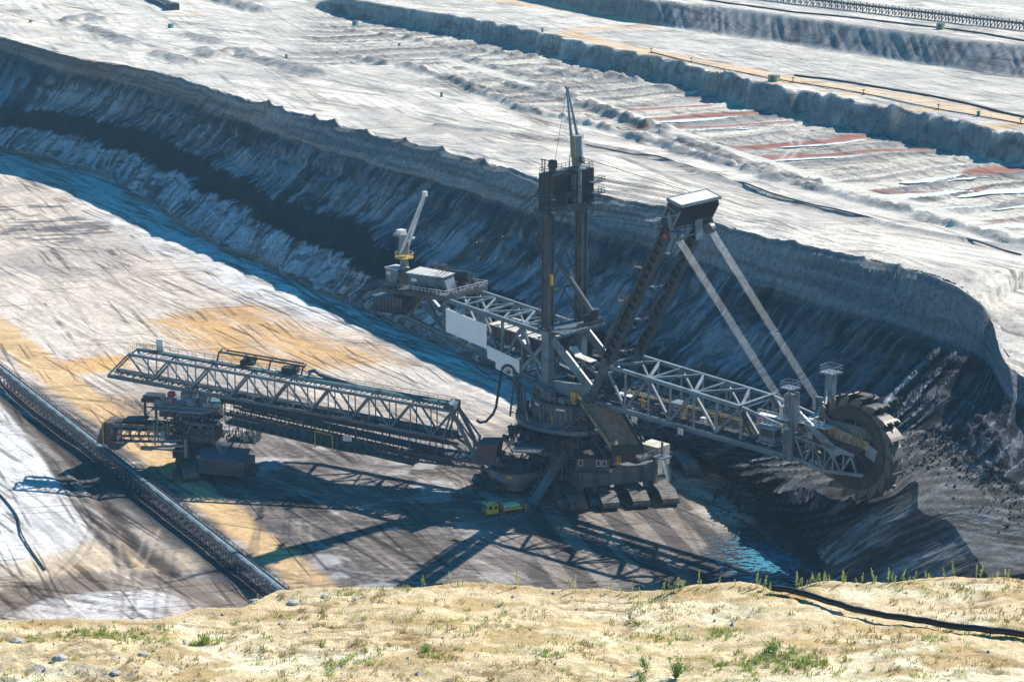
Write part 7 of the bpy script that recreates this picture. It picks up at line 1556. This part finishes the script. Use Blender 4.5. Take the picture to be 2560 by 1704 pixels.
# vegetation materials
def leafmat(name,col,tr=.3):
    m=bpy.data.materials.new(name);m.use_nodes=True;t=m.node_tree;b=t.nodes['Principled BSDF'];b.inputs['Roughness'].default_value=.6
    n=t.nodes.new('ShaderNodeTexNoise');n.inputs['Scale'].default_value=3;g=t.nodes.new('ShaderNodeNewGeometry');t.links.new(g.outputs['Position'],n.inputs[0]);r=t.nodes.new('ShaderNodeValToRGB');r.color_ramp.elements[0].position=.35;r.color_ramp.elements[0].color=(*[x*.6 for x in col],1);r.color_ramp.elements[1].position=.65;r.color_ramp.elements[1].color=(*col,1);t.links.new(n.outputs[0],r.inputs[0]);t.links.new(r.outputs[0],b.inputs['Base Color'])
    td=t.nodes.new('ShaderNodeBsdfTranslucent');t.links.new(r.outputs[0],td.inputs[0]);mx=t.nodes.new('ShaderNodeMixShader');mx.inputs[0].default_value=tr;t.links.new(b.outputs[0],mx.inputs[1]);t.links.new(td.outputs[0],mx.inputs[2]);t.links.new(mx.outputs[0],t.nodes['Material Output'].inputs[0]);return m
M['grass']=leafmat('fresh_grass',(.36,.46,.12),.45);M['dry']=leafmat('dry_grass',(.45,.38,.16),.4);M['stalk']=leafmat('yellow_green_stalk',(.62,.70,.22),.5);M['leaf']=leafmat('bright_leaf',(.14,.34,.07),.45);M['rock']=paint('pale_rock',(.45,.44,.42),.8,0,.25,2.0)
R=np.random.RandomState(9)
def blades(mb,x,y,z,n,h,sp):
    for i in range(n):
        a=R.uniform(0,6.28);r=sp*math.sqrt(R.rand());bx=x+r*math.cos(a);by=y+r*math.sin(a);hh2=h*R.uniform(.5,1.15);lx_=R.normal(0,.35)*hh2;ly_=R.normal(0,.35)*hh2;w_=.009+.008*R.rand();t=R.uniform(0,3.14);ux_,uy_=math.cos(t)*w_,math.sin(t)*w_
        mb.add([(bx-ux_,by-uy_,z-.02),(bx+ux_,by+uy_,z-.02),(bx+lx_*.4+ux_*.7,by+ly_*.4+uy_*.7,z+hh2*.6),(bx+lx_*.4-ux_*.7,by+ly_*.4-uy_*.7,z+hh2*.6),(bx+lx_,by+ly_,z+hh2)],[(0,1,2,3),(3,2,4)])
def veg(name,mat,N,seed,hs,zone):
    m_=MB();k=0
    while k<N:
        x=R.uniform(-17,17);y=R.uniform(48,58.6)
        if y>edge_y(x)-.15: continue
        f=float(fbm(np.array([x/1.8]),np.array([y/.9]),seed,4)[0]); bias=min(1,max(0,(edge_y(x)-y)/5))
        if f<zone-.10*bias: continue
        k+=1;blades(m_,x,y,bz(x,y),R.randint(4,12),R.uniform(*hs),.12)
    o=m_.build(name,mat);o['kind']='stuff';return o
veg('short_grass','grass',620,331,(.05,.15),.60);veg('dry_grass','dry',1900,335,(.05,.14),.53)
for (px,py,rx,n_) in ((285,1590,.9,260),(1975,1655,.7,200),(2010,1630,.4,90),(1640,1660,.5,60),(700,1600,.5,50),(1560,1555,.4,20)):
    pass
m_=MB()
for (px,py,rx,ry,n_,h) in ((285,1588,.9,.3,110,.10),(1960,1650,.8,.35,110,.14),(520,1590,.2,.15,16,.22),(1820,1575,.3,.2,14,.1),(1110,1640,.25,.2,12,.1),(880,1650,.4,.25,22,.12),(1375,1645,.2,.2,14,.12),(2340,1600,.2,.2,10,.12)):
    x,y,_=onz(px,py,ZB)
    for i in range(n_): xx=x+R.normal(0,rx);yy=y+R.normal(0,ry);blades(m_,xx,yy,bz(xx,yy),9,h,.1)
o=m_.build('green_grass_patches','grass');o['kind']='stuff'
# yellow-green stalks along the brow: each one its own plant
def stalk_mesh(h,seed):
    r=np.random.RandomState(seed);mb=MB();lean=r.normal(0,.12);P=[(lean*h*(k/6)**1.5,r.normal(0,.01),h*k/6) for k in range(7)];mb.path(P,.011,5);lf=MB()
    for i in range(int(34*h/.5)+10):
        f=r.uniform(.25,1.0);k=f*6;j=min(int(k),5);p=Vector(P[j]).lerp(Vector(P[j+1]),k-j);a=r.uniform(0,6.28);l=.05*(1.25-f)+.015;q=p+Vector((math.cos(a)*l,math.sin(a)*l,l*.7));s=Vector((-math.sin(a),math.cos(a),0))*.012
        lf.add([p-s,p+s,q+s*.3,q-s*.3],[(0,1,2,3)])
    return mb,lf
SM=[]
for i in range(8):
    a_,b_=stalk_mesh([.28,.36,.44,.52,.6,.7,.24,.32][i],i);oa=a_.build('stem','stalk');ob=b_.build('leaves','stalk');SM.append((oa.data,ob.data));bpy.data.objects.remove(oa);bpy.data.objects.remove(ob)
stk=[(1056,2),(1062,1),(1110,0),(1128,3),(1144,6),(1156,1),(1216,0),(1290,5),(1299,0),(1425,1),(1438,4),(1476,0),(1523,3),(1550,6),(1578,4),(1598,1),(1652,3),(1658,1),(1668,2),(1674,1),(1682,0),(1688,3),(1694,2),(1700,2),(1706,0),(1745,5),(1752,1),(1796,1),(1838,0),(1890,3),(1896,1),(1904,0),(1912,2),(1922,1),(1934,0),(1988,4),(1996,1),(2004,2),(2016,0),(2024,1),(2036,3),(2042,1),(2050,2),(2060,3),(2068,1),(2078,0),(2108,3),(2114,1),(2144,0),(2156,2),(2186,3),(2192,1),(2222,4),(2232,2),(2240,1),(2258,3),(2264,1),(2276,0),(2288,1),(2318,2),(2326,0),(2368,1),(2392,3),(2450,4),(2458,3),(2500,0),(2522,2),(2526,1),(655,1),(870,0),(960,0),(30,2),(45,1)]
for i,(px,k) in enumerate(stk):
    x=onz(px,1455,ZB)[0];y=edge_y(x)-R.uniform(.02,.22);o=empty('weed_stalk',(x,y,bz(x,y)-.03),R.uniform(0,6.28),None,'plant','yellow-green weeds along the brow');o['label']='slim yellow-green weed stalk standing on the brow of the sandy bank'
    s=R.uniform(.7,1.0);o.scale=(s,s,s)
    link(bpy.data.objects.new('stem',SM[k][0]),o);link(bpy.data.objects.new('leaves',SM[k][1]),o)
def bush(px,py,h,wd,n,label,mat='leaf'):
    x,y,_=onz(px,py,ZB);z=bz(x,y);o=empty('leafy_bush',(x,y,z),0,label,'bush');mb=MB();lf=MB()
    for s in range(max(5,int(n/45))):
        a=R.uniform(0,6.28);tip=Vector((wd*.5*math.cos(a)*R.uniform(.3,1),wd*.5*math.sin(a)*R.uniform(.3,1),h*R.uniform(.6,1.05)));P=[tip*(k/5)+Vector((R.normal(0,.01),R.normal(0,.01),0)) for k in range(6)];mb.path(P,.008,4)
        for i in range(45):
            f=R.uniform(.2,1.05);p=tip*f+Vector((R.normal(0,.05),R.normal(0,.05),R.normal(0,.035)));u=Vector((R.normal(),R.normal(),R.normal()*.6)).normalized();v=u.cross(Vector((R.normal(),R.normal(),R.normal()))).normalized();l=R.uniform(.022,.04);lf.add([p,p+u*l*.6+v*l*.4,p+u*l*1.5,p+u*l*.6-v*l*.4],[(0,1,2,3)])
    mb.build('branches','dry',o);lf.build('foliage',mat,o);return o
bush(1690,1680,.58,.6,700,'dense bright green bush low on the bank at the bottom')
bush(1615,1665,.42,.5,260,'sparse green bush left of the dense bush at the bottom')
bush(1600,1690,.3,.4,200,'low green clump below the sparse bush at the bottom edge')
bush(1933,1622,.42,.8,420,'spreading green bush above the grass patch at lower right')
bush(1065,1630,.22,.3,120,'small green shrublet on the sand in the lower middle')
for i,(px,py,s) in enumerate(((735,1497,.24),(812,1487,.16),(640,1463+30,.3),(912,1545,.14),(715,1560,.14),(500,1620,.16),(360,1640,.22),(150,1655,.3),(40,1600,.28),(300,1620,.15),(290,1680,.2),(2133,1444,.0))):
    if s==0 or i in (3,4,5,9): continue
    x,y,_=onz(px,py,ZB);z=bz(x,y);n=3;bmx=bmesh.new();bmesh.ops.create_icosphere(bmx,subdivisions=2,radius=s)
    for v in bmx.verts: k=1+.35*(float(fbm(np.array([v.co.x*4/s*.3+i*9]),np.array([v.co.y*4/s*.3+v.co.z*3/s]),351,3)[0])-.5)*2;v.co=Vector((v.co.x*k*1.3,v.co.y*k,v.co.z*k*.7))
    me=bpy.data.meshes.new('rock');bmx.to_mesh(me);bmx.free();me.materials.append(M['rock']);o=link(bpy.data.objects.new('rock',me));o.location=(x,y,z+s*.15)
    prop(o,['pale rock beside the brow left of the middle','smaller pale rock right of the first brow rock','broad pale rock at the foot of the brow bend','small pale rock below the brow, left of the middle','small pale rock under the brow bend','small grey rock on the stony lower left slope','grey rock in the middle of the stony lower left','largest grey rock in the lower left corner area','grey rock by the left edge above the stony patch','small grey rock near the green grass patch','grey rock at the bottom edge, lower left'][i],'rock','pale rocks on the sandy bank')
    o.scale=(.55,.55,.5)
# small pebbles and clods
sp_=[]
for i in range(2600):
    x=R.uniform(-17,17);y=R.uniform(49,58.3)
    if y>edge_y(x)-.05: continue
    if R.rand()>.25+ (x<-8)*.6: continue
    sp_.append((x,y,bz(x,y),.035*R.lognormal(-.2,.5)))
lumps('pebbles',sp_,'rock',8)

# ======================= HAZE =======================
m_=MB();m_.box(-1400,1400,-30,1480,-1.5,154.5)
hm=bpy.data.materials.new('haze_air');hm.use_nodes=True;t=hm.node_tree;t.nodes.remove(t.nodes['Principled BSDF']);pv=t.nodes.new('ShaderNodeVolumePrincipled');pv.inputs['Color'].default_value=(.40,.72,1,1);pv.inputs['Density'].default_value=.00009;pv.inputs['Anisotropy'].default_value=.2
t.links.new(pv.outputs[0],t.nodes['Material Output'].inputs['Volume']);o=m_.build('haze',hm);o['kind']='stuff'
